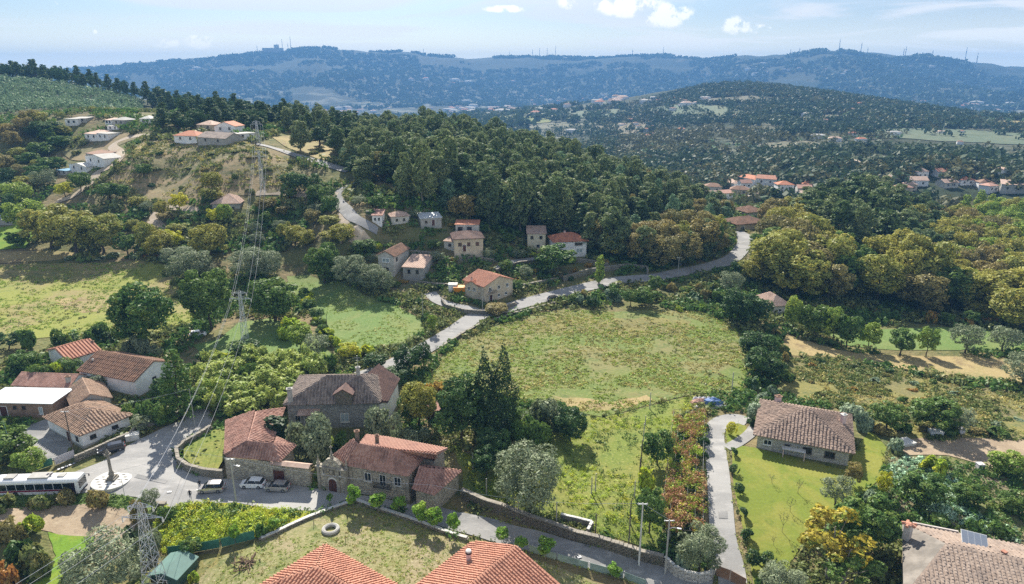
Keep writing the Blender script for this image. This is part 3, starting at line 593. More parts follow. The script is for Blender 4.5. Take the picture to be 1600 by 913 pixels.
def column(lm, nl=1500):
    def fn(rng, i):
        c, r = [], []
        for k in range(12): t = (k+.5)/12; q = 1.25*(.55+.6*math.sin(math.pi*(.15+.8*t)))*rng.uniform(.75, 1.15); c.append((rng.uniform(-.3, .3), rng.uniform(-.3, .3), 10*(.1+.86*t))); r.append((q, q, .8))
        return mk('', i, rng, c, r, nl, .28, lm, 7., .2, 'bark', limbs=0)
    return fn
def tiered(rng, i):
    Hh = 13.; c, r = [], []; n = 13
    for k in range(n):
        t = k/n; z = 1.4+11.2*t; R0 = 3.6*(1-t)**.8+.35
        for j in range(7):
            th = 6.283*j/7+k*.45
            for f in (.35, .65, .92): c.append((math.cos(th)*R0*f, math.sin(th)*R0*f, z+.25*f)); r.append((.62*(1-t*.4)*(1.2-f*.5), .62*(1-t*.4)*(1.2-f*.5), .26))
    return mk('', i, rng, c, r, 5200, .22, 'leaf_oak', 12.4, .26, 'bark', up=.3, limbs=0)
def ball(lm, nl=900, s=.09):
    def fn(rng, i):
        d = rng.normal(size=(14, 3)); d /= np.linalg.norm(d, axis=1)[:, None]
        c = [(0, 0, .78)]+[(x*.2, y*.2, .78+z*.2) for x, y, z in d]; r = [(.74, .74, .74)]+[(.56, .56, .56)]*14
        return mk('', i, rng, c, r, nl, s, lm, .3, .07, 'bark', limbs=0)
    return fn
def young(lm='leaf_citrus', nl=800, s=.15):
    def fn(rng, i):
        c, r = [], []
        for k in range(9): th = 2.4*k; q = rng.uniform(.42, .62); off = rng.uniform(.2, .75); c.append((math.cos(th)*off, math.sin(th)*off, 1.75+rng.uniform(-.1, .85))); r.append((q, q, q*.8))
        return mk('', i, rng, c, r, nl, s, lm, 1.9, .06, 'pale_bark', limbs=4)
    return fn
def shrub(lm, nl=700, s=.2, nlobe=7, hh=.8):
    def fn(rng, i):
        c, r = [], []
        for k in range(nlobe): th = 2.4*k; q = rng.uniform(.42, .72); off = rng.uniform(.1, .95); c.append((math.cos(th)*off, math.sin(th)*off, rng.uniform(.3, 1.)*hh)); r.append((q, q, q*.85))
        return mk('', i, rng, c, r, nl, s, lm, 0, .06, 'bark', limbs=0)
    return fn
def reed(lm, nl=1500, s=.42):
    def fn(rng, i):
        c, r = [], []
        for k in range(14): th = 2.4*k; q = rng.uniform(.5, .9); off = 2.1*math.sqrt((k+.5)/14); c.append((math.cos(th)*off, math.sin(th)*off, rng.uniform(1.2, 3.4))); r.append((q, q, q*1.8))
        return mk('', i, rng, c, r, nl, s, lm, 0, .06, 'bark', up=.5, el=.35, limbs=0)
    return fn
def bare(rng, i):
    mb = MB(); 
    def br(p, d, l, r, n):
        q = p+d*l; mb.tube([p, p.lerp(q, .5)+Vector(rng.uniform(-.06, .06, 3))*l, q], [r, r*.8, r*.55], 4)
        if n:
            for k in range(3): br(q, (d+Vector(rng.uniform(-.75, .75, 3))+Vector((0, 0, .25))).normalized(), l*.68, r*.55, n-1)
    br(Vector((0, 0, -.2)), Vector((.05, 0, 1)), 1.3, .06, 3)
    v, q = leaves(rng, [(0, 0, 2.5)], [(1., 1., .9)], 60, .1)
    return dict(t=mb.mesh('trunk', MT['pale_bark']), c=npmesh('crown', v, q, [MT['leaf_scrub']]), H=3.3, W=2.2)
def thin(lm, nl=900, s=.3):
    def fn(rng, i):
        c, r = [], []
        for k in range(11): th = 2.4*k; q = rng.uniform(.7, 1.1); off = rng.uniform(.6, 2.6); c.append((math.cos(th)*off, math.sin(th)*off, rng.uniform(3., 8.3))); r.append((q, q, q*.7))
        return mk('', i, rng, c, r, nl, s, lm, 7., .18, 'pale_bark', limbs=9)
    return fn
proto('eucalyptus', 6, euca('leaf_euca')); proto('young_eucalyptus', 3, euca('leaf_teal', 2000)); proto('pine', 4, pine('leaf_pine'))
proto('oak', 4, roundtree('leaf_oak')); proto('laurel', 4, roundtree('leaf_dark', nl=3000, s=.28, zb=.1)); proto('autumn', 5, roundtree('leaf_autumn', nl=5200, s=.24, nlobe=18)); proto('ochre', 4, roundtree('leaf_ochre', nl=4600, s=.25, nlobe=16))
proto('yellow', 3, roundtree('leaf_yellow')); proto('lime', 4, roundtree('leaf_lime')); proto('olive', 4, roundtree('leaf_olive', zb=.12, nl=3400, s=.26, el=.35)); proto('big_oak', 3, roundtree('leaf_oak', nl=6500, s=.24, zb=.1, nlobe=18))
proto('big_olive', 3, roundtree('leaf_olive', zb=.1, nl=7500, s=.2, nlobe=18, el=.35)); proto('big_dark', 3, roundtree('leaf_dark', nl=6500, s=.22, zb=.05, nlobe=18)); proto('orange_tree', 2, thin('leaf_gold', 2100, .22)); proto('poplar', 3, column('leaf_lime'))
proto('thin_tree', 2, thin('leaf_oak', 1500, .24)); proto('cypress', 1, cypress); proto('yew', 2, column('leaf_cypress', 2400)); proto('tiered', 1, tiered); proto('ball', 3, ball('leaf_dark')); proto('ball_light', 1, ball('leaf_grey', 700)); proto('yellow_ball', 1, ball('leaf_yellow'))
proto('young', 4, young()); proto('bare', 3, bare)
proto('shrub', 4, shrub('leaf_oak')); proto('dark_shrub', 3, shrub('leaf_dark')); proto('scrub', 4, shrub('leaf_scrub')); proto('yellow_shrub', 3, shrub('leaf_weed')); proto('orange_shrub', 2, shrub('leaf_orange')); proto('red_shrub', 2, shrub('leaf_red')); proto('grey_shrub', 3, shrub('leaf_grey')); proto('ochre_shrub', 3, shrub('leaf_ochre')); proto('big_shrub', 3, shrub('leaf_oak', 2600, .1, 11)); proto('white_shrub', 2, shrub('leaf_olive', 2400, .1, 11))
proto('reed', 4, reed('leaf_bamboo')); proto('cabbage', 2, shrub('leaf_cabbage', 60, .35, 4, .5))
NAMES = dict(eucalyptus='eucalyptus_tree', young_eucalyptus='young_eucalyptus', pine='pine_tree', oak='oak_tree', laurel='evergreen_tree', autumn='autumn_tree', ochre='ochre_tree', yellow='yellow_tree', lime='bright_green_tree', olive='olive_tree', big_oak='broadleaf_tree', big_olive='olive_tree', big_dark='evergreen_tree',
    orange_tree='orange_leaved_tree', poplar='poplar', thin_tree='thin_tree', cypress='cypress', yew='columnar_conifer', tiered='tiered_conifer', ball='clipped_bush', ball_light='clipped_bush', yellow_ball='yellow_bush', young='young_fruit_tree', bare='bare_sapling',
    shrub='green_shrub', dark_shrub='dark_shrub', scrub='scrub_bush', yellow_shrub='yellow_shrub', orange_shrub='orange_shrub', red_shrub='red_shrub', grey_shrub='grey_shrub', ochre_shrub='ochre_shrub', big_shrub='green_shrub', white_shrub='pale_shrub', reed='bamboo_clump', cabbage='cabbage')
TR = random.Random(5)
def plant(kind, x, y, z, h, w, label, group=None, cat=None):
    p = TR.choice(PROTO[kind]); name = NAMES[kind]; s = (w/p['W'], w/p['W'], h/p['H']); rz = TR.uniform(0, 6.28) if kind != 'cypress' else 0
    cat = cat or ('bush' if p['t'] is None or 'ball' in kind else 'tree')
    if p['t'] is None:
        o = link(name, p['c']); o.location = (x, y, z); o.scale = s; o.rotation_euler.z = rz; return tag(o, label, cat, group)
    r = root(name, label, cat, (x, y, z), group, rz); r.scale = s
    link('crown', p['c'], r); link('trunk', p['t'], r); return r
def tree(kind, px, by, ty, w, label, group=None):
    "a plant whose foot is seen at px, by and whose top is seen at row ty"
    g = G(px, by); h = ztop(g, ty)-g.z; return plant(kind, g.x, g.y, g.z-.05, max(h, .3), w/FPX*depth(g), label, group)
def hides(x, y, h):
    A = np.array(HOUSES); d = math.hypot(x, y); dh = np.hypot(A[:, 0], A[:, 1]); lat = np.abs(A[:, 0]*y-A[:, 1]*x)/d; gap = dh-d-A[:, 2]*.6
    return bool(((lat < A[:, 2]+1.5) & (gap > -1) & (gap < 130) & (h > gap*(CZ-10)/np.maximum(dh, 1)+.3*A[:, 3])).any())
def blocked(x, y, pad=0):
    for P in BLOCK:
        if P[:, 0].min()-pad < x < P[:, 0].max()+pad and P[:, 1].min()-pad < y < P[:, 1].max()+pad and inpoly(np.array([x]), np.array([y]), P)[0]: return True
    return False
def scatter(poly, spacing, kinds, group, seed=1, limit=9999, margin=60):
    "kinds: list of (weight, kind, (hmin,hmax), (wmin,wmax), label); poly: world xy"
    rng = random.Random(seed); A = np.array(poly); x0, y0 = A.min(0); x1, y1 = A.max(0); cell = spacing/1.5; grid = {}; n = 0
    tries = int((x1-x0)*(y1-y0)/spacing**2*9); X = np.array([rng.uniform(x0, x1) for _ in range(tries)]); Y = np.array([rng.uniform(y0, y1) for _ in range(tries)])
    ok = inpoly(X, Y, A) if tries else []; X = X[ok]; Y = Y[ok]; Zs = H(X, Y) if len(X) else []; sel = []
    for x, y, z in zip(X, Y, Zs):
        k = (int(x//cell), int(y//cell))
        if any((x-a)**2+(y-b)**2 < spacing**2 for i in (-2,-1,0,1,2) for j in (-2,-1,0,1,2) for a, b in grid.get((k[0]+i, k[1]+j), ())): continue
        u, v = proj((x, y, z+3))
        if u < -margin or u > 1600+margin or v > 960: continue
        if blocked(x, y, 1.): continue
        grid.setdefault(k, []).append((x, y)); sel.append((x, y, z))
    tot = sum(k[0] for k in kinds); sel = sel[:limit]
    for x, y, z in sel:
        t = rng.uniform(0, tot)
        for wgt, kind, hr, wr, lab in kinds:
            t -= wgt
            if t <= 0: break
        hh = rng.uniform(*hr); ww_ = rng.uniform(*wr)
        if hides(x, y, hh): continue
        plant(kind, x, y, z-.1, hh, ww_, lab, group)
    return len(sel)
def mass(name, pts, hs, ws, mat, per, leafk, label, seed=1, drop=.0):
    "many far plants as one mass: a handful of leaf faces each, on a rounded outline"
    rng = np.random.RandomState(seed); n = len(pts); d = rng.normal(size=(n, per, 3)); d /= np.linalg.norm(d, axis=2)[..., None]
    hs = np.asarray(hs)[:, None]; ws = np.asarray(ws)[:, None]; P = np.asarray(pts)[:, None, :]
    f = rng.uniform(.55, 1.05, (n, per)); p = P+np.stack([d[..., 0]*f*ws/2, d[..., 1]*f*ws/2, hs*(.54+drop)+d[..., 2]*f*hs*.48], -1)
    nn = d*.8+rng.normal(0, .4, d.shape); nn[..., 2] += .3; nn /= np.linalg.norm(nn, axis=2)[..., None]
    a = np.cross(nn, rng.normal(size=d.shape)); a /= np.linalg.norm(a, axis=2)[..., None]; b = np.cross(nn, a); s = (ws*leafk*rng.uniform(.6, 1.3, (n, per)))[..., None]
    v = np.stack([p+a*s, p+b*s*.6, p-a*s, p-b*s*.6], 2).reshape(-1, 3); m = n*per
    o = link(name, npmesh(name, v, np.arange(4*m).reshape(m, 4), [MT[mat]])); return tag(o, label, kind='stuff')
def rpts(poly, n, seed, block=True):
    A = np.array(poly); rs = np.random.RandomState(seed); x = rs.uniform(A[:, 0].min(), A[:, 0].max(), n); y = rs.uniform(A[:, 1].min(), A[:, 1].max(), n); k = inpoly(x, y, A)
    for P in BLOCK if block else ():
        k &= ~inpoly(x, y, P)
    return np.c_[x[k], y[k], H(x[k], y[k])]
# ---------------------------------------------------------------- buildings
HOUSES = []   # centre, half width and wall height: no wild tree may grow up in front of one
def ribs(mb, face, sp, tl, hgt=.5, lift=.0):
    "barrel tile columns running down a roof face, broken into courses when tl is given"
    f = [Vector(p) for p in face]; n = Vector((0, 0, 0))
    for i in range(len(f)): n += f[i].cross(f[(i+1) % len(f)])
    n.normalize()
    if n.z < 0: n = -n
    if n.z > .999: return
    d = -(Vector((0, 0, 1))-n*n.z).normalized(); c = n.cross(d); o = f[0]
    S = [((p-o).dot(c), (p-o).dot(d)) for p in f]; s0 = min(a for a, b in S); s1 = max(a for a, b in S); r = sp*.40; s = s0+sp*.5
    prof = [(-r, 0), (-r*.55, r*hgt*1.5), (r*.55, r*hgt*1.5), (r, 0)]
    while s < s1:
        ts = []
        for i in range(len(S)):
            (a, b), (a2, b2) = S[i], S[(i+1) % len(S)]
            if (a > s) != (a2 > s): ts.append(b+(b2-b)*(s-a)/(a2-a))
        if len(ts) >= 2:
            t0, t1 = min(ts), max(ts); k = max(1, int((t1-t0)/tl)) if tl else 1
            for j in range(k):
                a, b = t0+(t1-t0)*j/k, t0+(t1-t0)*(j+1)/k+(.03 if tl else 0); base = len(mb.v); up = .045 if tl else 0
                w = 1+random.uniform(-.09, .09) if tl else 1; s_ = s; s = s+(random.uniform(-.03, .03)*sp/.3 if tl else 0); up += random.uniform(-.02, .02) if tl else 0
                for (x, h) in prof: mb.v.append(tuple(o+c*(s+x*w*.92)+d*a+n*(h+.01)))
                for (x, h) in prof: mb.v.append(tuple(o+c*(s+x*w)+d*b+n*(h+.01+up)))
                for q in range(3): mb.f.append([base+q, base+q+1, base+q+5, base+q+4]); mb.m.append(0)
                if tl: mb.f.append([base+4, base+5, base+6, base+7]); mb.m.append(0)
                s = s_
        s += sp
def roof(parent, faces, mat, sp=.3, tl=.5, thick=.14, caps=(), name='roof', label=None, hgt=.75):
    mb = MB()
    for f in faces: mb.poly(f)
    r = mb.build(name, MT[mat], parent, solid=-thick, label=label)
    if sp:
        mt = MB()
        for f in faces: ribs(mt, f, sp, tl, hgt)
        if mt.f: mt.build('tiles', MT[mat], r, kind='stuff')
    if caps:
        for a, b in caps:
            mc = MB()
            a, b = Vector(a)+Vector((0, 0, .05)), Vector(b)+Vector((0, 0, .05)); n = max(1, int((b-a).length/.45)) if tl else 1
            for i in range(n): mc.tube([a.lerp(b, i/n), a.lerp(b, (i+1)/n)], [.115, .14] if tl else .14, 6)
            mc.build('ridge_cap', MT[mat], r)
    return r
def rect4(o, u, v, a0, b0, a1, b1, z): return [Vector((o.x, o.y, 0))+u*a+v*b+Vector((0, 0, z)) for a, b in ((a0, b0), (a1, b0), (a1, b1), (a0, b1))]
def window(parent, p, u, n, w, h, frame='frame_white', pane='pane', bars=1, name='window', sill=True):
    "window centred at p on a wall with in-plane direction u and outward normal n"
    u, n = Vector(u).normalized(), Vector(n).normalized(); z = Vector((0, 0, 1)); mb = MB(); t = max(.06, w*.09)
    c = Vector(p)-u*w/2-z*h/2+n*.01
    mb.obox(c, u*t, n*.07, z*h); mb.obox(c+u*(w-t), u*t, n*.07, z*h); mb.obox(c+u*t, u*(w-2*t), n*.068, z*t); mb.obox(c+u*t+z*(h-t), u*(w-2*t), n*.068, z*t)
    for b in range(bars): mb.obox(c+u*(w*(b+1)/(bars+1)-t*.35)+z*t, u*t*.7, n*.06, z*(h-2*t))
    if sill: mb.obox(c-u*.08-z*.09, u*(w+.16), n*.14, z*.085)
    f = mb.build(name, MT[frame], parent); pb = MB(); pb.obox(c+u*t*.5+z*t*.5, u*(w-t), n*.03, z*(h-t)); pb.build('pane', MT[pane], f); return f
def door(parent, p, u, n, w, h, mat='dark_door', frame='frame_white'):
    u, n = Vector(u).normalized(), Vector(n).normalized(); z = Vector((0, 0, 1)); c = Vector(p)-u*w/2+n*.01; mb = MB()
    mb.obox(c, u*w, n*.05, z*h); d = mb.build('door', MT[mat], parent); fb = MB()
    fb.obox(c-u*.1, u*.1, n*.09, z*(h+.1)); fb.obox(c+u*w, u*.1, n*.09, z*(h+.1)); fb.obox(c+z*h, u*w, n*.088, z*.1); fb.build('door_frame', MT[frame], d)
    hb = MB(); hb.obox(c+u*w*.82+n*.05+z*h*.48, u*.08, n*.05, z*.16); hb.build('handle', MT['iron'], d); return d
def chimney(parent, p, w, h, mat='chimney_white', cap='tile_brown', name='chimney'):
    mb = MB(); mb.box((p[0], p[1], p[2]+h/2-.3), (w, w*.8, h+.6), .3); c = mb.build(name, MT[mat], parent)
    cb = MB(); cb.box((p[0], p[1], p[2]+h+.06), (w*1.3, w*1.1, .12), .3); cb.box((p[0], p[1], p[2]+h+.22), (w*.9, w*.7, .2), .3, taper=.4); cb.build('chimney_cap', MT[cap], c); return c
def house(name, label, A, B, Wd, hw, rtype='hip', rise=2.2, wall='white_plaster', rmat='tile_red', over=.45, sp=.5, tl=.5, wins=(), doors=(), chims=(), group=None, cat='house', zb=None, hipk=1., plinth=None, seen=None):
    A, B = Vector(A), Vector(B); u = Vector((B.x-A.x, B.y-A.y, 0)); Ln = u.length; u.normalize(); v = Vector((-u.y, u.x, 0))
    o = Vector((A.x, A.y, 0)); cs = [o, o+u*Ln, o+u*Ln+v*Wd, o+v*Wd]; hs = H([c.x for c in cs], [c.y for c in cs]); z0 = float(max(hs[0], hs[1])) if zb is None else zb; zmin = float(hs.min())-.6
    ctr = o+u*Ln/2+v*Wd/2; r = root(name, label, cat, (ctr.x, ctr.y, z0), group); Z = Vector((0, 0, 1))
    P = lambda a, b, z: o+u*a+v*b+Z*(z0+z)
    mb = MB(); e = hw; k = over
    for i in range(4):
        a, b = cs[i], cs[(i+1) % 4]; mb.poly([(a.x, a.y, zmin), (b.x, b.y, zmin), (b.x, b.y, z0+e), (a.x, a.y, z0+e)])
    R1, R2 = None, None
    if rtype == 'gable_u':
        R1, R2 = P(-k*.6, Wd/2, e+rise), P(Ln+k*.6, Wd/2, e+rise)
        dz = rise/(Wd/2)*k
        faces = [[P(-k*.6, -k, e-dz), P(Ln+k*.6, -k, e-dz), R2, R1], [P(Ln+k*.6, Wd+k, e-dz), P(-k*.6, Wd+k, e-dz), R1, R2]]; caps = [(R1, R2)]
        for a in (0, Ln): mb.poly([P(a, 0, e), P(a, Wd, e), P(a, Wd/2, e+rise-.02)])
    elif rtype == 'gable_v':
        R1, R2 = P(Ln/2, -k*.6, e+rise), P(Ln/2, Wd+k*.6, e+rise); dz = rise/(Ln/2)*k
        faces = [[P(-k, Wd+k*.6, e-dz), P(-k, -k*.6, e-dz), R1, R2], [P(Ln+k, -k*.6, e-dz), P(Ln+k, Wd+k*.6, e-dz), R2, R1]]; caps = [(R1, R2)]
        for b in (0, Wd): mb.poly([P(0, b, e), P(Ln, b, e), P(Ln/2, b, e+rise-.02)])
    elif rtype == 'hip':
        q = [P(-k, -k, e-.12), P(Ln+k, -k, e-.12), P(Ln+k, Wd+k, e-.12), P(-k, Wd+k, e-.12)]
        if Ln >= Wd: i = Wd/2*hipk; R1, R2 = P(i, Wd/2, e+rise), P(Ln-i if Ln-i > i+.05 else i+.05, Wd/2, e+rise); faces = [[q[0], q[1], R2, R1], [q[1], q[2], R2], [q[2], q[3], R1, R2], [q[3], q[0], R1]]
        else: i = Ln/2*hipk; R1, R2 = P(Ln/2, i, e+rise), P(Ln/2, Wd-i if Wd-i > i+.05 else i+.05, e+rise); faces = [[q[0], q[1], R1], [q[1], q[2], R2, R1], [q[2], q[3], R2], [q[3], q[0], R1, R2]]
        caps = [(q[0], R1), (q[2], R2), (R1, R2)]+([(q[1], R2), (q[3], R1)] if Ln >= Wd else [(q[1], R1), (q[3], R2)])
    elif rtype == 'mono':   # falls towards the front
        faces = [[P(-k, -k, e-.1), P(Ln+k, -k, e-.1), P(Ln+k, Wd+k, e+rise), P(-k, Wd+k, e+rise)]]; caps = []
        for a in (0, Ln): mb.poly([P(a, 0, e), P(a, Wd, e), P(a, Wd, e+rise-.05)])
        mb.poly([P(0, Wd, e), P(Ln, Wd, e), P(Ln, Wd, e+rise-.05), P(0, Wd, e+rise-.05)])
    else:
        faces = [[P(-k, -k, e+.02), P(Ln+k, -k, e+.02), P(Ln+k, Wd+k, e+rise), P(-k, Wd+k, e+rise)]]; caps = []
    mb.build('wall', MT[wall], r)
    if plinth:
        pb = MB()
        for (a, b, nn) in ((cs[0], cs[1], -v), (cs[1], cs[2], u), (cs[3], cs[0], -u)): pb.obox((a.x, a.y, zmin), Vector((b.x-a.x, b.y-a.y, 0)), nn*.05, (0, 0, z0+.55-zmin))
        pb.build('plinth', MT[plinth], r)
    rf = roof(r, faces, rmat, sp if rtype != 'flat' else None, tl, caps=caps if sp else ())
    for w in wins:
        f, t, zc, ww, hh = w[:5]; fr = w[5] if len(w) > 5 else 'frame_white'; pn = w[6] if len(w) > 6 else 'pane'
        if f == 'f': window(r, P(Ln*t, 0, zc), u, -v, ww, hh, fr, pn)
        elif f == 'r': window(r, P(Ln, Wd*t, zc), v, u, ww, hh, fr, pn)
        elif f == 'l': window(r, P(0, Wd*(1-t), zc), -v, -u, ww, hh, fr, pn)
    for f, t, ww, hh in doors:
        if f == 'f': door(r, P(Ln*t, 0, .05), u, -v, ww, hh)
        elif f == 'r': door(r, P(Ln, Wd*t, .05), v, u, ww, hh)
        elif f == 'l': door(r, P(0, Wd*(1-t), .05), -v, -u, ww, hh)
    for c in chims: chimney(rf, P(Ln*c[0], Wd*c[1], c[2]), c[3], c[4], *(c[5:]))
    BLOCK.append(np.array([tuple((P(a, b, 0)).to_2d()) for a, b in ((-1, -1), (Ln+1, -1), (Ln+1, Wd+1), (-1, Wd+1))]))
    HOUSES.append((ctr.x, ctr.y, max(Ln, Wd)*.55, hw))
    return r, P, rf, (u, v, Ln)

# --- stone bungalow on the lawn (pyramid roof)
a0, b0 = Uz(1181.5, 701, .1), Uz(1324, 729, .1)
bung, P, rf, (u, v, Ln) = house('bungalow', 'grey stone bungalow with a striped tile pyramid roof beside the mown lawn', a0, b0, 14.2, 3.0, 'hip', 3.3, 'pale_block', 'tile_warm', .7, .60, .5, zb=.1,
    wins=[('f', .12, 1.7, 1.5, 1.1), ('f', .34, 1.7, 1.0, .7, 'frame_dark'), ('f', .56, 1.6, 1.5, 1.2, 'frame_dark'), ('f', .80, 1.6, 1.7, 1.2, 'frame_dark')], chims=[(.17, .88, 3.9, 1.0, 1.5, 'chimney_pink'), (.93, .62, 3.7, .8, 1.9, 'chimney_pink', 'white_stone')])
cb = MB(); cb.obox(P(4.3, -1.6, 1.75), u*3.9, v*1.3, (0, 0, .08))
cp = cb.build('canopy', MT['white_stone'], bung)
for a in (4.5, 8.0):
    pb = MB(); pb.obox(P(a, -1.5, -.4), u*.16, v*.16, (0, 0, 2.14)); pb.build('post', MT['chimney_pink'], cp)

# --- orange roofed house at the bottom, far corner towards the village
def corner_house(name, label, C, dl, dr, ll, lr, ze, rise, rmat, sp, mode):
    C = Vector(C); l = Vector((math.cos(dl), math.sin(dl), 0)); q = Vector((math.cos(dr), math.sin(dr), 0)); Z = Vector((0, 0, 1))
    r = root(name, label, 'house', (C+l*ll/2+q*lr/2).to_2d().to_3d(), None)
    g = h1(r.location.x, r.location.y); r.location.z = g
    E = lambda a, b, z=0: C+l*a+q*b+Z*z
    w = MB(); i = .5; cs = [E(i, i), E(ll-i, i), E(ll-i, lr-i), E(i, lr-i)]
    for k in range(4):
        a, b = cs[k], cs[(k+1) % 4]; w.poly([(a.x, a.y, g-1), (b.x, b.y, g-1), (b.x, b.y, ze-.05), (a.x, a.y, ze-.05)])
    if mode == 'hip':
        m = min(ll, lr)/2; R1, R2 = (E(m, m, rise), E(m, lr-m, rise)) if lr > ll else (E(m, m, rise), E(ll-m, m, rise))
        if lr > ll: F = [[E(0, 0), E(0, lr), R2, R1], [E(ll, 0), E(0, 0), R1], [E(ll, lr), E(ll, 0), R1, R2], [E(0, lr), E(ll, lr), R2]]; caps = [(E(0, 0), R1), (E(ll, 0), R1), (R1, R2), (E(0, lr), R2), (E(ll, lr), R2)]
        else: F = [[E(0, 0), E(0, lr), R1], [E(ll, 0), E(0, 0), R1, R2], [E(ll, lr), E(ll, 0), R2], [E(0, lr), E(ll, lr), R2, R1]]; caps = [(E(0, 0), R1), (E(0, lr), R1), (R1, R2), (E(ll, 0), R2), (E(ll, lr), R2)]
    else:   # gable with the ridge running along l
        R1, R2 = E(0, lr/2, rise), E(ll, lr/2, rise); F = [[E(0, 0), R1, R2, E(ll, 0)], [E(0, lr), R1, R2, E(ll, lr)]]; caps = [(R1, R2), (E(0, 0), R1), (R1, E(0, lr))]
        w.poly([E(i, i, -.05), E(i, lr-i, -.05), E(i, lr/2, rise-.25)]); w.poly([E(ll-i, i, -.05), E(ll-i, lr-i, -.05), E(ll-i, lr/2, rise-.25)])
    w.build('wall', MT['cream_plaster'], r); rf = roof(r, F, rmat, sp, .42, .2, caps, hgt=1.05)
    gb = MB()
    for a, b in ((E(0, 0), E(ll, 0)), (E(0, 0), E(0, lr))) if mode == 'hip' else ((E(0, 0), E(ll, 0)),): gb.tube([a-Z*.1-l*.08, b-Z*.1-l*.08], .09, 6)
    gb.build('gutter', MT['tile_orange'], rf)
    fx = r.location; n = -l; 
    for k in (.3, .7):
        window(r, E(i, lr*k, 0)+Z*(g+1.6-ze), q, -l, 1.4, 1.2)
    BLOCK.append(np.array([tuple(E(a, b).to_2d()) for a, b in ((-.5, -.5), (ll+.5, -.5), (ll+.5, lr+.5), (-.5, lr+.5))]))
    return r, rf, E
h1r, rf1, E1 = corner_house('house', 'orange hipped tile roof house at the bottom edge, without a chimney', Uz(508, 853, 4.6), R(-128), R(-35), 10.4, 17., 4.6, 2.3, 'tile_orange', .50, 'hip')
C2 = Uz(738, 848.5, 4.6)
h2r, rf2, E2 = corner_house('house', 'orange gabled tile roof house at the bottom edge with round pink chimney', C2, R(-128), R(-36), 16., 14.4, 4.6, 2.7, 'tile_orange', .46, 'gable')
cpos = E2(4.2, 3.0, 1.0); cb = MB(); cb.lathe(cpos, [(.34, -.4), (.34, 1.35)], 12); ch = cb.build('chimney', MT['chimney_pink'], rf2); kb = MB(); kb.lathe(cpos, [(.42, 1.36), (.42, 1.5), (.4, 1.62)], 12); kb.build('chimney_band', MT['iron'], ch); kb = MB(); kb.lathe(cpos, [(.40, 1.63), (.34, 1.8), (.1, 1.9)], 12); kb.build('chimney_cap', MT['white_stone'], ch)

# --- big house bottom right
Cn = Uz(1410, 817, 4.2); A4 = Uz(1478, 851, 6.6)
r4 = root('house', 'house with pale barrel tiles, solar panel and mossy hip at the bottom right', 'house', (62, 72, 0)); r4.location.z = h1(62, 72)
ul = Vector((math.cos(R(-21)), math.sin(R(-21)), 0)); vl = Vector((math.cos(R(-118)), math.sin(R(-118)), 0)); Z = Vector((0, 0, 1))
E = lambda a, b, z=0: Cn+ul*a+vl*b+Z*z
LA, LB = 26., 16.5; k4 = 7.; Ra, Rb = A4.copy(), A4+ul*14
w = MB(); cs = [E(.5, .5), E(LA-.5, .5), E(LA-.5, LB-.5), E(.5, LB-.5)]
for k in range(4):
    a, b = cs[k], cs[(k+1) % 4]; w.poly([(a.x, a.y, -2), (b.x, b.y, -2), (b.x, b.y, 4.15), (a.x, a.y, 4.15)])
w.build('wall', MT['cream_plaster'], r4)
rfa = roof(r4, [[E(0, LB), E(LA, LB), Rb, Ra], [E(0, 0), E(LA, 0), Rb, Ra]], 'tile_buff', .54, .45, .18, [(E(0, LB), Ra), (Ra, Rb), (E(0, 0), Ra)])
roof(r4, [[E(0, 0), E(0, LB), Ra]], 'grey_moss', None, None, .18, name='hip_roof', label='grey mossy hip end of the roof')
wb = MB(); wb.obox(E(1.2, .15, -.1), ul*5.6, vl*.25, (0, 0, .7)); wb.build('parapet', MT['chimney_white'], r4)
cpt = Uz(1417, 838, 5.1); cb = MB(); cb.box(cpt+Z*.7, (.85, .85, 2.4), .6); c = cb.build('chimney', MT['chimney_white'], rfa)
for i in range(5):
    tb = MB(); q = cpt+Z*1.95+Vector((.45*math.cos(i*1.3), .4*math.sin(i*1.3), .02*i)); tb.tube([q, q+Vector((.5*math.cos(i*1.3), .4*math.sin(i*1.3), -.12))], [.2, .24], 6); tb.build('cap_tile', MT['tile_orange'], c)
tb = MB(); tb.box(cpt+Z*2.1, (.9, .9, .14), .6, taper=.5); tb.build('cap_slab', MT['tile_orange'], c)
# solar panel: frame on short legs with eight cells
o = Uz(1503, 848, 6.1); o2 = Uz(1531, 855, 6.0); uu_ = (o2-o).normalized(); vv_ = Vector((-uu_.y, uu_.x, 0)).normalized()*.85+Z*.42; nn_ = uu_.cross(vv_).normalized()
sp = MB(); sp.obox(o, uu_*3.0, vv_*2.1, nn_*.06); panel = sp.build('solar_panel', MT['frame_white'], r4)
for i in range(4):
    for j in range(2):
        cbx = MB(); cbx.obox(o+uu_*(.06+i*.735)+vv_*(.05+j*1.02)+nn_*.06, uu_*.69, vv_*.96, nn_*.015); cbx.build('cell', MT['solar'], panel)
for a in (.2, 2.7):
    for b in (.2, 1.9): lg = MB(); q = o+uu_*a+vv_*b; lg.tube([q, (q.x, q.y, q.z-.6)], .03, 5); lg.build('leg', MT['galvanised'], panel)
q = Uz(1509, 888, 5.6); sb = MB(); sb.obox(q-ul*.35-vl*.4, ul*.75, vl*.8-Z*.22, (0, 0, .18)); s_ = sb.build('skylight', MT['frame_white'], rfa); sb = MB(); sb.obox(q-ul*.25-vl*.3+Z*.18, ul*.55, vl*.6-Z*.16, (0, 0, .03)); sb.build('pane', MT['solar'], s_)
q = Uz(1567, 871, 6.); sb = MB(); sb.box(q+Z*.2, (.5, .5, 1.3), .4); s_ = sb.build('chimney', MT['tile_orange'], rfa, label='short brick red flue')
sb = MB(); sb.box(q+Z*.9, (.6, .6, .1), .4); sb.build('chimney_cap', MT['tile_orange'], s_)

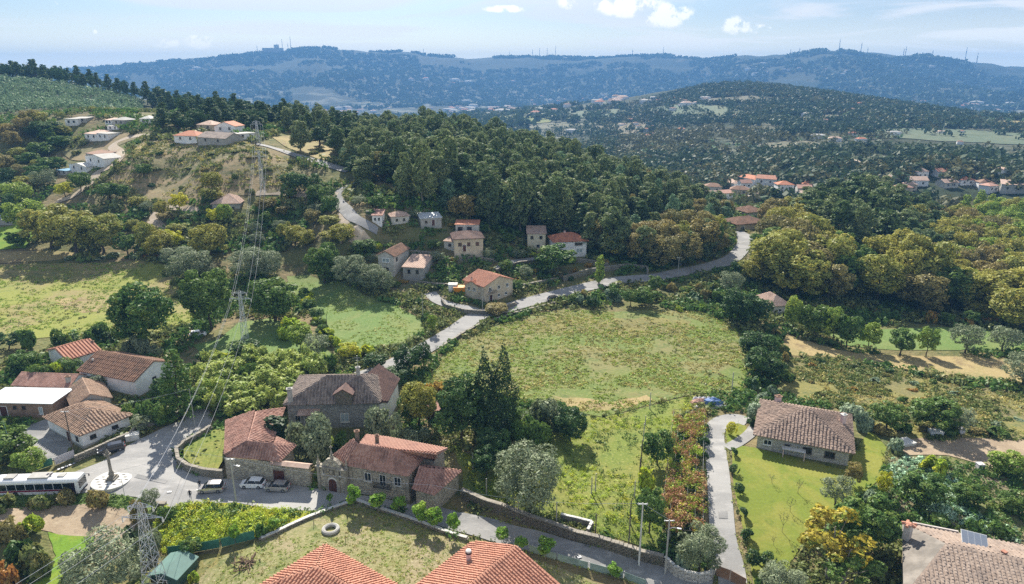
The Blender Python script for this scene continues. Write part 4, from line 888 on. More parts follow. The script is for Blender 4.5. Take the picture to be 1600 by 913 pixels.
# --- manor: grey stone house behind
def wallpts(mb, pts, z0, z1):
    for i in range(len(pts)-1):
        a, b = pts[i], pts[i+1]; mb.poly([(a[0], a[1], z0), (b[0], b[1], z0), (b[0], b[1], z1), (a[0], a[1], z1)])
mh = root('manor_house', 'large grey stone house with hipped mossy roof and a dormer behind the red roofed manor', 'house', (-34, 122, .8))
ez = 6.2; FL, FR = Uz(443, 634, ez), Uz(593, 631, ez); dv = Vector((-.06, 1, 0)); BL, BR = FL+dv*13, FR+dv*13
R1, R2 = Uz(510, 588, 10.4), Uz(562, 588, 10.4); WR = Uz(622, 594, 6.4); WF = Uz(606, 630, 5.4); 
mb = MB(); ins = [FL+Vector((.5, .5, 0)), FR+Vector((-.3, .5, 0)), BR+Vector((-.3, -.5, 0)), BL+Vector((.5, -.5, 0))]; wallpts(mb, ins+ins[:1], -.5, ez-.06); mb.build('wall', MT['grey_ashlar'], mh)
rfm = roof(mh, [[FL, FR, R2, R1], [BL, FL, R1], [BR, BL, R1, R2], [FR, BR, R2]], 'tile_grey', .62, .7, .18, [(FL, R1), (R1, R2), (R2, FR), (R1, BL), (R2, BR)])
# right wing with a dark roof
WA, WB, WC, WD = FR+Vector((-1.2, .6, -.1)), WF, WR+Vector((.3, .5, 0)), BR+Vector((-1.5, -1.5, 0)); RW = Uz(566, 591, 8.6)
roof(mh, [[Vector(RW), Vector((WR.x-4.5, WR.y+3, 8.2)), WC, WB, Vector((WA.x, WA.y, 6.3))]], 'tile_dark', .38, None, .15, name='wing_roof', label='dark tiled roof of the right wing')
mb = MB(); wallpts(mb, [(WB.x-.4, WB.y+.3), (WC.x-.4, WC.y-.3), (WC.x-6, WC.y)], -.4, 5.4); wallpts(mb, [(FR.x-.3, FR.y+.9), (WB.x-.4, WB.y+.3)], -.4, 5.6); mb.build('wing_wall', MT['white_plaster'], mh, label='pale plastered wall of the right wing')
# dormer
dz = Uz(535, 632, 7.0); mb = MB(); dw = 3.1; a = dz+Vector((-dw/2, 1.0, -.6)); mb.obox(a, (dw, 0, 0), (0, 3.4, 0), (0, 0, 2.1)); dm = mb.build('dormer', MT['dark_stone'], rfm)
pk = a+Vector((dw/2, -.3, 3.2)); roof(dm, [[a+Vector((-.3, -.3, 2.05)), a+Vector((-.3, 3.6, 2.05)), pk+Vector((0, 3.0, 0)), pk], [a+Vector((dw+.3, -.3, 2.05)), a+Vector((dw+.3, 3.6, 2.05)), pk+Vector((0, 3.0, 0)), pk]], 'tile_dark', None, None, .12, name='dormer_roof')
mb = MB(); mb.poly([a+Vector((0, 0, 2.1)), a+Vector((dw, 0, 2.1)), pk+Vector((0, .3, -.1))]); mb.build('dormer_gable', MT['dark_stone'], rfm)
chimney(rfm, Uz(454, 626, 7), .9, 2.4, 'grey_render', 'grey_render'); chimney(rfm, R2+Vector((-.3, .2, -.2)), .7, 1.9, 'grey_render', 'grey_render')
mb = MB(); q = R2+Vector((-.3, .2, 1.6)); mb.tube([q, q+Vector((0, 0, 2.6))], .04, 5); mb.tube([q+Vector((-.6, 0, 2.1)), q+Vector((.6, 0, 2.1))], .03, 4); mb.tube([q+Vector((-.4, 0, 1.6)), q+Vector((.4, 0, 1.6))], .03, 4); mb.build('antenna', MT['galvanised'], rfm)
fn = Vector((0, -1, 0)); fu = (FR-FL).normalized(); wy = lambda px, z: FL+Vector((.5, .5, 0))+(FR-FL)*((px-443)/150)*.985+Vector((0, -.02, z-ez))
window(mh, wy(533, 3.2), fu, fn, 1.7, 1.9, 'white_stone', 'pane_light', 1); door(mh, wy(476, .8), fu, fn, 1.6, 2.5); window(mh, wy(458, 3.2), fu, fn, 1.1, 1.5, 'white_stone', 'pane')
window(mh, wy(578, 3.0), fu, fn, 1.1, 2.2, 'white_stone', 'pane')
ca, cbb = wy(461, 5.1), wy(495, 5.1); roof(mh, [[ca+Vector((0, -1.7, -.5)), cbb+Vector((0, -1.7, -.5)), cbb, ca]], 'tile_pale', .34, .5, .1, name='door_canopy')
BLOCK.append(np.array([(-45, 114), (-22, 114), (-20, 134), (-46, 134)]))

# --- manor: left wing and gate wall along the square
mw = root('manor_wing', 'L shaped manor wing with red brown roof and stone wall behind the parked cars', 'house', (-44, 106, .1))
q = {k: Uz(*t) for k, t in dict(a=(353, 714, 4.2), b=(437, 722, 4.2), r1=(387, 690, 6.2), r2=(427, 694, 6.2), c=(463, 697, 4.2), top=(401, 644, 6.2), bl=(365, 660, 4.2), tr=(431, 641, 4.2), mr=(414, 691, 4.6)).items()}
q['tr2'] = q['tr']+Vector((1.5, 1, 0)); q['c2'] = Vector((q['c'].x-1, q['c'].y+3.2, 4.2)); lft = q['bl']+Vector((-1.6, .5, 0))
rw = roof(mw, [[q['a'], q['b'], q['r2'], q['r1']], [q['b'], q['c'], q['r2']], [lft, q['a'], q['r1'], q['top']], [q['r1'], q['top'], q['tr2'], Vector((q['mr'].x+1.2, q['mr'].y, 4.3))], [q['c'], Vector((q['mr'].x+1.2, q['mr'].y+2, 4.4)), q['r2']]], 'tile_manor', .52, .55, .16, [(q['a'], q['r1']), (q['r1'], q['r2']), (q['r2'], q['b']), (q['r1'], q['top'])])
wa, wb_ = Vector(Uz(355, 748, 0)), Vector(Uz(486, 762, 0)); wu = (wb_-wa).normalized(); wn = Vector((wu.y, -wu.x, 0)); wv = -wn
mb = MB(); wallpts(mb, [lft.to_2d()+Vector((.5, -.3)), wa, wa+wu*8.6, q['c'].to_2d()+Vector((-.5, -.4)), q['tr2'].to_2d()+Vector((-.4, -.5)), lft.to_2d()+Vector((.5, -.3))], -.8, 4.15); mb.build('wall', MT['ashlar'], mw)
gw = MB(); L2 = (wb_-wa).length; gw.obox((wa+wu*8.62).to_2d().to_3d()+Vector((0, 0, -.6)), wu*(L2-8.62), wv*.6, (0, 0, 4.3)); gt = gw.build('gate_wall', MT['ashlar'], mw)
ga, gb_ = wa+wu*8.3+Vector((0, 0, 3.78))+wn*.35, wa+wu*(L2+.1)+Vector((0, 0, 3.72))+wn*.35
roof(gt, [[ga, gb_, gb_+wv*.75+Vector((0, 0, .35)), ga+wv*.75+Vector((0, 0, .35))], [ga+wv*1.5, gb_+wv*1.5, gb_+wv*.75+Vector((0, 0, .35)), ga+wv*.75+Vector((0, 0, .35))]], 'tile_pale', None, None, .08, name='wall_coping')
dc = wa+wu*9.7; dm = door(mw, Vector((dc.x, dc.y, .0))+wn*.03, wu, wn, 2.0, 2.7, 'dark_door', 'granite')
BLOCK.append(np.array([(-53, 99), (-33, 97), (-33, 104), (-44, 122), (-54, 120)]))

# --- baroque gateway
pg = root('stone_gateway', 'carved granite gateway with curved pediment, cross and pinnacles in the manor wall', 'gateway', (-28.5, 97.6, 0))
pa, pb_ = Uz(499, 764, 0.05), Uz(546, 772, 0.05); pu = (pb_-pa).normalized(); pn = Vector((pu.y, -pu.x, 0)); PW = (pb_-pa).length; Zv = Vector((0, 0, 1))
def Q(a, b, z): return pa+pu*a+pn*b+Zv*z
mb = MB(); sil = [(0, -.4), (PW, -.4), (PW, 4.6), (PW*.82, 4.75), (PW*.78, 5.2), (PW*.66, 5.9), (PW*.5, 6.3), (PW*.34, 5.9), (PW*.22, 5.2), (PW*.18, 4.75), (0, 4.6)]
n = len(sil); b = len(mb.v)
for d_ in (.25, -.5): mb.v += [tuple(Q(a, d_, z)) for a, z in sil]
mb.f.append([b+i for i in range(n)]); mb.m.append(0); mb.f.append([b+n+i for i in range(n)][::-1]); mb.m.append(0)
for i in range(n): mb.f.append([b+i, b+n+i, b+n+(i+1) % n, b+(i+1) % n]); mb.m.append(0)
mb.build('facade', MT['ashlar'], pg)
for a in (.35, PW-.35, PW*.3, PW*.7):
    mb = MB(); h = 4.2; mb.obox(Q(a-.22, .25, -.3), pu*.44, pn*.16, Zv*(h+.3)); mb.obox(Q(a-.3, .25, h), pu*.6, pn*.28, Zv*.25); mb.build('pilaster', MT['granite'], pg)
mb = MB(); mb.obox(Q(-.1, .25, 4.47), pu*(PW+.2), pn*.34, Zv*.18); mb.obox(Q(PW*.26, .25, 2.95), pu*PW*.48, pn*.22, Zv*.16); mb.build('cornice', MT['granite'], pg)
def arch(w, h, z0=0, d=.02, th=.05, n=8):
    c = PW/2; m_ = MB(); pts = [(c-w/2, z0), (c+w/2, z0)]+[(c+w/2*math.cos(math.pi*i/n), z0+h-w/2+w/2*math.sin(math.pi*i/n)) for i in range(n+1)]
    k = len(pts); m_.v = [tuple(Q(a, .25+d+th, z)) for a, z in pts]+[tuple(Q(a, .25+d, z)) for a, z in pts]; m_.f = [list(range(k)), list(range(k, 2*k))[::-1]]+[[i, k+i, k+(i+1) % k, (i+1) % k] for i in range(k)]; m_.m = [0]*len(m_.f); return m_
arch(2.0, 2.85, 0, .005, .05).build('door_surround', MT['white_stone'], pg); dd_ = arch(1.45, 2.5, 0, .06, .05).build('arched_door', MT['dark_door'], pg)
mb = MB(); mb.obox(Q(PW/2-.02, .37, 0), pu*.04, pn*.02, Zv*2.3); mb.build('door_seam', MT['iron'], dd_)
mb = MB(); mb.obox(Q(PW/2-.5, .25, 3.35), pu*1.0, pn*.06, Zv*1.0); c_ = mb.build('coat_of_arms', MT['dark_stone'], pg); mb = MB(); mb.lathe(Q(PW/2, .33, 3.45), [(.1, 0), (.3, .25), (.32, .6), (.12, .8)], 8); mb.build('shield', MT['granite'], c_)
for a in (PW*.24, PW*.76): window(pg, Q(a, .25, 3.75), pu, pn, .55, .9, 'white_stone', 'pane', 0)
for a, z in ((.2, 4.65), (PW-.2, 4.65), (PW*.5, 6.3)):
    mb = MB(); p_ = Q(a, -.1, z)
    mb.box(p_+Zv*.2, (.5, .5, .4)); mb.lathe(p_+Zv*.4, [(.15, 0), (.24, .25), (.12, .7), (.04, 1.3), (.02, 1.45)], 8)
    if z > 6: mb.box(p_+Zv*1.75, (.1, .1, .8)); mb.box(p_+Zv*1.85, (.5, .1, .1))
    mb.build('pinnacle' if z < 6 else 'cross', MT['granite'], pg)

# --- manor: main house
mm = root('manor_house', 'red tiled granite manor with iron balcony facing the lane beside the carved gateway', 'house', (-20, 99, .2))
q = {k: Uz(*t) for k, t in dict(e1=(544, 728, 5.2), e2=(637, 745, 5.2), r1=(561, 694, 8.4), r2=(622, 705, 8.2), e3=(664, 715, 5.2), l1=(522, 711, 5.2), b1=(553, 686, 8.4), r3=(683, 711, 7.2), f1=(572, 683, 5.4), f2=(606, 684, 5.4), f3=(699, 703, 5.6), s1=(660, 716, 5.4), s2=(681, 718, 5.6)).items()}
rr = roof(mm, [[q['e1'], q['e2'], q['r2'], q['r1']], [q['e2'], q['e3'], q['r2']], [q['l1'], q['e1'], q['r1'], q['b1']], [q['r2'], q['e3'], q['s2'], q['r3']]], 'tile_manor', .54, .55, .16, [(q['e1'], q['r1']), (q['r1'], q['r2']), (q['r2'], q['e2']), (q['l1'], q['b1'])])
roof(mm, [[q['r1'], q['r2'], q['r3'], q['f3'], q['f2'], q['f1']]], 'tile_rose', .45, None, .15, name='rear_roof', label='plain light red rear roof slope')
wl = [Uz(547, 769, .1), Uz(640, 784, .1)]; mu = (wl[1]-wl[0]).normalized(); mn = Vector((mu.y, -mu.x, 0)); mv = -mn; LM = (wl[1]-wl[0]).length
e3 = q['e3'].to_2d(); f3 = q['f3'].to_2d(); mb = MB(); back = [e3+Vector((-.5, -.3)), q['s2'].to_2d()+Vector((-.3, .3)), f3+Vector((-.5, -.3)), q['f2'].to_2d()+Vector((0, -.4)), q['f1'].to_2d()+Vector((0, -.4)), q['l1'].to_2d()+Vector((.4, .3))]
wallpts(mb, [wl[0], wl[1]]+back+[wl[0]], -1.6, 5.12); mb.build('wall', MT['ashlar'], mm)
gp = MB(); gp.poly([(q['s2'].x-.3, q['s2'].y+.3, 5.1), (f3.x-.5, f3.y-.3, 5.1), (f3.x-.5, f3.y-.3, 5.5), (q['r3'].x-.2, q['r3'].y, 7.0)]); gp.build('gable', MT['grey_render'], mm)
Wp = lambda t, z: Vector((wl[0].x, wl[0].y, z))+mu*LM*t+mn*.01
for t in (.33, .82): window(mm, Wp(t, 3.5), mu, mn, 1.25, 1.6, 'white_stone', 'pane', 1)
window(mm, Wp(.575, 3.3), mu, mn, 1.2, 2.1, 'white_stone', 'pane', 1, name='balcony_door', sill=False)
mb = MB(); mb.obox(Wp(.575, 2.0)-mu*1.5, mu*3.0, mn*.75, (0, 0, .15)); bl_ = mb.build('balcony', MT['granite'], mm); rb = MB()
for i in range(16): p_ = Wp(.575, 2.15)-mu*1.45+mu*(2.9*i/15)+mn*.68; rb.tube([p_, p_+Zv*1.0], .035, 4)
for zz_ in (.1, 1.0): rb.tube([Wp(.575, 2.15+zz_)-mu*1.45, Wp(.575, 2.15+zz_)-mu*1.45+mn*.68, Wp(.575, 2.15+zz_)+mu*1.45+mn*.68, Wp(.575, 2.15+zz_)+mu*1.45], .04, 4)
rb.build('railing', MT['iron'], bl_)
mb = MB(); mb.obox(Wp(.02, -.5), mu*.5, mn*.14, (0, 0, 5.5)); mb.obox(Wp(.96, -.8), mu*.5, mn*.14, (0, 0, 5.8)); mb.obox(Wp(0, 1.35), mu*LM, mn*.1, (0, 0, .2)); mb.build('corner_stones', MT['granite'], mm)
chimney(rr, q['b1']+Vector((.5, .2, -.6)), .7, 1.9, 'dark_stone', 'tile_brown'); chimney(rr, q['r1']+Vector((2.6, 1.6, -.7)), .6, 1.3, 'dark_stone', 'tile_brown')
# lower pavilion
q2 = {k: Uz(*t) for k, t in dict(l=(645, 765, 3.2), c=(678, 775, 2.9), r=(721, 737, 3.4), k=(670, 733, 5.4), h=(655, 729, 5.4)).items()}
pv = root('manor_pavilion', 'low square red roofed pavilion at the right end of the manor', 'house', (-12, 92, 0)); far_ = q2['r']+Vector((-5.5, 1.2, 0)); lfar = q2['l']+Vector((-.2, 5.2, 0))
roof(pv, [[q2['l'], q2['c'], q2['k'], q2['h']], [q2['c'], q2['r'], q2['k']], [q2['r'], far_, q2['h'], q2['k']]], 'tile_manor', .54, .55, .16, [(q2['c'], q2['k']), (q2['k'], q2['h']), (q2['k'], q2['r'])])
mb = MB(); wallpts(mb, [q2['l'].to_2d()+Vector((.4, .35)), q2['c'].to_2d()+Vector((0, .5)), q2['r'].to_2d()+Vector((-.5, -.1)), far_.to_2d()+Vector((.3, -.5)), q2['l'].to_2d()+Vector((.4, .35))], -1.8, 2.95); mb.build('wall', MT['ashlar'], pv)
BLOCK.append(np.array([(-30, 95), (-16, 92), (-12, 86), (-6, 94), (-9, 108), (-29, 108)]))

# --- white houses at the left
house('house', 'long white house with brown gabled roof left of the tiered conifer', Uz(128, 600, 1.7), Uz(215, 618, 1.7), 10.2, 3.3, 'gable_u', 2.3, 'white_plaster', 'tile_brown', .4, .55, .9, zb=1.7,
    wins=[('f', .16, 1.6, 1.0, 1.1, 'frame_dark'), ('f', .45, 1.6, 1.0, 1.1, 'frame_dark'), ('r', .45, 1.7, 1.0, 1.2, 'frame_dark'), ('r', .8, .9, 1.1, 2., 'frame_dark')], chims=[(.08, .25, 4.0, .3, .9, 'white_stone', 'white_stone')])
house('house', 'low house with plain orange roof behind the brown roofed white house', Uz(108, 582, 2), Uz(160, 566, 2), 9.5, 3.0, 'gable_u', 1.5, 'white_plaster', 'tile_orange', .4, .7, None, zb=2., chims=[(1.0, .35, 3.4, .6, .9)])
house('outbuilding', 'brown rendered outbuilding with flat grey metal roof at the left edge', Uz(-22, 650, .9), Uz(86, 652, .9), 6.2, 2.9, 'flat', .15, 'brick_render', 'sheet_metal', .25, None, None, zb=.9, cat='shed',
    wins=[('f', .45, 2.0, .7, .7, 'frame_dark'), ('f', .58, 2.0, .7, .7, 'frame_dark'), ('f', .82, 1.4, .8, 1.5, 'frame_white', 'pane_light')], doors=[('f', .28, 1.4, 2.1)])
house('house', 'low house with reddish roof and chimney behind the flat roofed outbuilding', Uz(24, 618, 1.2), Uz(112, 622, 1.2), 6.0, 2.5, 'gable_u', 1.4, 'white_plaster', 'tile_manor', .35, .36, None, zb=1.2, chims=[(.93, .2, 3.0, .9, 1.3, 'grey_render', 'tile_brown')])
vh, P, rf, (u, v, Ln) = house('house', 'white house with old brown hipped roof on the corner above the black car', Uz(131, 702, .2), Uz(205, 671, .2), 12.6, 3.0, 'hip', 1.9, 'white_plaster', 'tile_old', .5, .58, .6, zb=.2, plinth='grey_render',
    wins=[('f', .22, 1.7, 1.1, .8, 'frame_dark'), ('f', .68, 1.8, 1.2, .7, 'frame_dark'), ('l', .86, 1.6, .9, .9, 'frame_dark')], doors=[('l', .6, 1.0, 2.1)])
house('house', 'old barn like house with weathered brown roof between the two white houses', Uz(118, 655, .8), Uz(176, 640, .8), 9.5, 2.6, 'gable_v', 1.8, 'grey_render', 'tile_old', .3, .36, .5, zb=.8)

# --- hillside houses
oh, P, rf, (u, v, Ln) = house('house', 'cream two storey house with bright orange roof by the pale valley road', Uz(757, 474, 3.4), Uz(801, 462, 3.4), 9.2, 5.0, 'gable_v', 2.0, 'cream_plaster', 'tile_orange', .5, .5, None, zb=3.4,
    wins=[('f', .2, 3.7, 1.1, 1.2), ('f', .5, 3.7, 1.0, 1.1), ('f', .8, 3.7, 1.0, 1.1), ('f', .5, 1.3, .9, .9), ('f', .75, 1.3, .9, .9), ('l', .3, 3.6, 1., 1.3), ('l', .7, 3.6, 1., 1.3)], doors=[('f', .22, 1.0, 2.1)])
mb = MB(); mb.obox(P(.5, -1.2, 2.4), u*3.2, v*1.2, (0, 0, .18)); b_ = mb.build('balcony', MT['cream_plaster'], oh); rb = MB()
for zz_ in (.35, .7, 1.0): rb.tube([P(.5, -1.15, 2.58+zz_), P(3.7, -1.15, 2.58+zz_)], .04, 4)
for i in range(9): rb.tube([P(.5+.4*i, -1.15, 2.58), P(.5+.4*i, -1.15, 3.6)], .03, 4)
rb.build('railing', MT['iron'], b_)
house('annex', 'small cream annex with red roof against the orange roofed house', Uz(727, 466, 3.6), Uz(748, 470, 3.6), 7, 4.2, 'gable_v', 1.2, 'cream_plaster', 'tile_red', .3, .5, None, zb=3.6, cat='house', wins=[('f', .3, 3.2, .9, 1.), ('f', .7, 3.2, .9, 1.)], chims=[(.3, .2, 4.8, .5, 1.2)])
house('house', 'tall narrow cream house with pale roof left of the white house', Uz(824, 392, 8), Uz(852, 392, 8), 7, 6.0, 'mono', 1.1, 'yellow_plaster', 'tile_pale', .35, .5, None, zb=8., wins=[('f', .25, 4.7, 1., 1., 'frame_dark'), ('f', .75, 4.7, 1., 1., 'frame_dark'), ('f', .6, 1.7, 1., .9, 'frame_dark')])
house('house', 'white house with red hipped roof under the dark wood', Uz(866, 399, 7.8), Uz(916, 397, 7.8), 8.5, 4.6, 'hip', 2.0, 'white_plaster', 'tile_red', .6, .5, None, zb=7.8, wins=[('f', .3, 3.2, .9, 1., 'frame_dark'), ('f', .75, 3.6, 2.6, .9, 'frame_dark'), ('f', .78, 1.3, 2.4, 1.7, 'frame_white', 'pane_light')], chims=[(.4, .5, 6.2, .7, 1., 'chimney_pink')])
house('house', 'cream house with dark brown roof and terrace on the hillside', Uz(710, 394, 12), Uz(755, 392, 12), 9, 4.2, 'hip', 1.5, 'cream_plaster', 'tile_dark', .5, .5, None, zb=12., wins=[('f', .2, 2.4, 1.1, 1.1, 'frame_dark'), ('f', .5, 2.4, 1., 1.1, 'frame_dark'), ('f', .8, 2.4, 1., 1.1, 'frame_dark')], doors=[('f', .35, 1., 2.1)])
house('annex', 'low pale annex with pinkish roof left of the dark roofed hillside house', Uz(694, 389, 12), Uz(712, 391, 12), 6, 2.6, 'mono', .8, 'pale_plaster', 'tile_pale', .3, .5, None, zb=12., wins=[('f', .5, 1.5, 1., .9, 'frame_dark')])
house('house', 'narrow stone cottage with red terrace behind the dark roofed hillside house', Uz(712, 366, 15), Uz(748, 366, 15), 7, 3.2, 'flat', .1, 'pale_plaster', 'tile_red', .3, None, None, zb=15., wins=[('f', .2, 1.8, 1.6, 1.4, 'frame_dark'), ('f', .6, 1.8, 1.6, 1.4, 'frame_dark')])
house('house', 'two storey grey and brown house with gabled roof on the terraces', Uz(592, 426, 7.5), Uz(616, 428, 7.5), 11, 5.6, 'gable_v', 1.3, 'pale_plaster', 'tile_brown', .6, .5, None, zb=7.5, wins=[('f', .5, 4.1, 2.6, 1.4, 'frame_white', 'pane_light'), ('f', .5, 1.3, 1.6, 1., 'frame_dark'), ('r', .2, 4.1, 1., 1.1, 'frame_dark')])
house('house', 'pale house with a patched pinkish roof right of the two storey house', Uz(630, 432, 7.), Uz(662, 434, 7.), 9, 3.0, 'mono', 1.6, 'grey_render', 'tile_pale', .3, .5, None, zb=7., wins=[('f', .3, 1.7, .9, 1.2, 'frame_dark'), ('f', .7, 1.7, .9, 1.2, 'frame_dark')])
house('shed', 'small white roofed shed among the hillside trees', Uz(632, 392, 10.5), Uz(651, 392, 10.5), 5, 2.0, 'mono', .4, 'white_plaster', 'white_stone', .2, None, None, zb=10.5, cat='shed', doors=[('f', .5, 1., 1.7)])
house('cottage', 'tiny white cottage with reddish roof beside the steep lane', Uz(582, 349, 19), Uz(597, 349, 19), 5, 2.6, 'mono', 1., 'white_plaster', 'tile_manor', .3, .5, None, zb=19., wins=[('f', .3, 1.4, .6, .8, 'frame_dark'), ('f', .7, 1.4, .6, .8, 'frame_dark')])
house('cottage', 'pale cottage with pinkish roof below the eucalyptus wood', Uz(612, 351, 18), Uz(640, 349, 18), 6, 2.6, 'hip', 1.1, 'pale_plaster', 'tile_pale', .3, .5, None, zb=18., wins=[('f', .3, 1.4, .8, .8, 'frame_dark'), ('f', .7, 1.4, .8, .8, 'frame_dark')])
house('cottage', 'shaded grey cottage with metal lean to at the foot of the wood', Uz(658, 354, 17.5), Uz(690, 352, 17.5), 6, 2.6, 'mono', .7, 'grey_render', 'sheet_metal', .3, None, None, zb=17.5, wins=[('f', .25, 1.4, .8, .8, 'frame_dark')], doors=[('f', .6, 1., 2.)])
house('shed', 'long low shed with whitish roof at the top of the steep lane', Uz(582, 307, 23), Uz(607, 308, 23), 6, 2.3, 'mono', .5, 'pale_plaster', 'white_stone', .3, None, None, zb=23., cat='shed', doors=[('f', .5, 1.2, 1.9)])
house('house', 'ruined grey stone house with faded pink hipped roof under the dry hillside', Uz(333, 334, 17), Uz(376, 333, 17), 11, 3.6, 'hip', 2.6, 'grey_render', 'tile_pale', .4, .5, None, zb=17., wins=[('f', .3, 1.8, 1., 1.2, 'frame_dark'), ('f', .75, 1.8, 1., 1.2, 'frame_dark')])
house('house', 'pinkish roofed house half hidden behind trees at the edge of the right wood', Uz(1203, 494, -1), Uz(1232, 492, -1), 9, 3.0, 'hip', 2.2, 'pale_plaster', 'tile_pale', .4, .5, None, zb=-1., wins=[('f', .5, 1.6, 1., 1.)])
house('house', 'brown roofed house with arched porch at the bend of the valley road', Uz(1150, 367, 4.5), Uz(1196, 363, 4.5), 10, 4.2, 'hip', 1.9, 'cream_plaster', 'tile_brown', .6, .5, None, zb=4.5, wins=[('f', .2, 2.2, 1.8, 2.2, 'frame_white'), ('f', .6, 2.4, 1.2, 1.2)])
house('house', 'upper house with grey brown roof above the bend of the valley road', Uz(1166, 346, 2.5), Uz(1194, 344, 2.5), 10, 4.0, 'hip', 2.0, 'pale_plaster', 'tile_brown', .6, .5, None, zb=2.5, wins=[('f', .5, 2.2, 1.2, 1.2)])
# hilltop hamlet and far hamlets: (x0, base row, x1, depth, wall, roof kind, rise, materials, label)
HAM = [(273,224,308,9,3.6,'hip',2.2,'white_plaster','tile_red','white house with red hipped roof on the crest of the dry hillside'), (310,228,354,9,3.4,'gable_u',2.4,'grey_render','tile_grey','grey house with broad mauve gabled roof on the hillside crest'),
    (309,205,332,8,3.2,'hip',2.,'cream_plaster','tile_pale','pale roofed house behind the white house on the crest'), (336,208,368,8,3.4,'gable_v',2.2,'white_plaster','tile_red','white gabled house with red roof on the hillside crest'), (372,219,400,7,3.,'flat',.1,'white_plaster','concrete','white flat roofed house at the end of the hillside crest'),
    (103,197,122,8,4.,'flat',.1,'white_plaster','concrete','white block house at the left of the upper hamlet'), (113,192,135,7,2.5,'mono',.4,'concrete','concrete','long grey shed roof in the upper hamlet'), (165,196,175,6,3.,'mono',.8,'white_plaster','tile_pale','small white cottage in the middle of the upper hamlet'), (178,198,195,7,3.6,'hip',1.4,'grey_render','concrete','grey house in the middle of the upper hamlet'),
    (134,221,153,8,4.,'mono',1.4,'white_plaster','tile_pale','white house with slanted roof below the upper hamlet'), (153,221,170,8,4.,'flat',.1,'white_plaster','concrete','white flat roofed house below the upper hamlet'), (168,203,185,6,1.6,'flat',.1,'white_plaster','white_stone','low white roof among the upper hamlet gardens'), (220,194,236,7,3.,'hip',1.4,'white_plaster','white_stone','white house below the plantation at the right end of the hamlet'),
    (136,262,164,8,4.2,'gable_v',1.4,'white_plaster','concrete','white gabled house by the winding dirt road'), (136,252,158,7,3.,'mono',1.,'grey_render','tile_brown','dark roofed house behind the white house by the dirt road'), (110,270,136,8,2.8,'gable_v',1.2,'white_plaster','white_stone','low white house left of the dirt road bend'), (89,274,105,6,2.,'flat',.1,'pale_plaster','mirror_blue','small shed with bluish roof near the dirt road'),
    (-18,325,6,7,3.,'gable_u',1.6,'cream_plaster','tile_red','red roofed house cut by the left edge'), (-20,352,26,9,2.4,'flat',.3,'grey_render','sheet_metal','dark shed with pale metal roof at the left edge')]
for x0, by, x1, dp, hw, rt, rs, wm, rm, lab in HAM: house('house', lab, G(x0, by), G(x1, by-.5), dp, hw*.82, rt, rs*.85, wm, rm, .3, None, None, cat='house', wins=[('f', .28, hw*.52, 1., 1.1, 'frame_dark'), ('f', .72, hw*.52, 1., 1.1, 'frame_dark')])
VIL = [(1100,303,1127,9,4.5,'hip','pale_plaster','tile_brown','brown roofed house at the left of the village behind the wood'), (1126,296,1146,9,4,'hip','white_plaster','tile_pale','pale house right of the brown roofed village house'), (1152,291,1178,9,4.5,'hip','white_plaster','tile_red','white house with red roof in the village behind the wood'), (1180,291,1212,9,4.5,'gable_u','white_plaster','tile_orange','long orange roofed house in the village behind the wood'),
    (1215,300,1240,9,4.5,'hip','white_plaster','tile_red','white house at the right of the village behind the wood'), (1140,306,1170,8,3.5,'hip','cream_plaster','tile_brown','low brown roofed house at the front of the village'), (1172,318,1200,8,3.5,'hip','cream_plaster','tile_pale','low pale roofed house at the front of the village'),
    (1380,294,1402,9,6,'hip','pale_plaster','tile_pale','tall pinkish house beyond the right wood'), (1420,292,1450,9,4,'gable_u','white_plaster','tile_pale','white house with grey roof beyond the right wood'), (1465,278,1482,8,4,'gable_u','white_plaster','tile_orange','small orange roofed house beyond the right wood'), (1530,296,1552,8,4,'hip','white_plaster','tile_brown','brown roofed white house near the right edge'), (1560,284,1578,8,7,'gable_v','white_plaster','tile_pale','tall white gabled house near the right edge'), (1562,303,1600,9,5,'flat','pale_plaster','tile_pale','long cream block with galleries at the right edge'), (1605,300,1640,9,5,'hip','white_plaster','tile_red','red roofed house just at the right edge'), (1500,290,1522,8,3.5,'hip','white_plaster','tile_red','low house between trees beyond the right wood'), (1256,298,1276,8,4,'hip','white_plaster','tile_red','red roofed house left of the tall pines')]
for x0, by, x1, dp, hw, rt, wm, rm, lab in VIL: house('house', lab, G(x0, by), G(x1, by-.5), dp, hw, rt, 2., wm, rm, .4, None, None, cat='house', wins=[('f', .28, hw*.55, 1.2, 1.2, 'frame_dark'), ('f', .72, hw*.55, 1.2, 1.2, 'frame_dark')])
rng = random.Random(12)
for (pxs, pys, n, lab, grp) in (((1095, 1265), (286, 318), 13, 'small pale house in the village behind the hill wood', 'houses of the village behind the hill wood'), ((1370, 1620), (276, 308), 15, 'small pale house among the trees beyond the right wood', 'houses beyond the right wood')):
    k = 0
    while k < n:
        px, py = rng.uniform(*pxs), rng.uniform(*pys); a = G(px, py); k += 1
        if any(math.hypot(a.x-h_[0], a.y-h_[1]) < 13 for h_ in HOUSES): continue
        b = a+Vector((rng.uniform(7, 11), rng.uniform(-2, 3), 0))
        house('house', lab, a, b, rng.uniform(6, 9), rng.uniform(3, 4.6), rng.choice(['hip', 'gable_u', 'hip']), rng.uniform(1.3, 2.1), rng.choice(['white_plaster', 'white_plaster', 'cream_plaster', 'pale_plaster']), rng.choice(['tile_rose', 'tile_pale', 'tile_rose', 'tile_brown']), .4, None, None, cat='house', group=grp, wins=[('f', .28, 2., 1.1, 1.1, 'frame_dark'), ('f', .72, 2., 1.1, 1.1, 'frame_dark')])
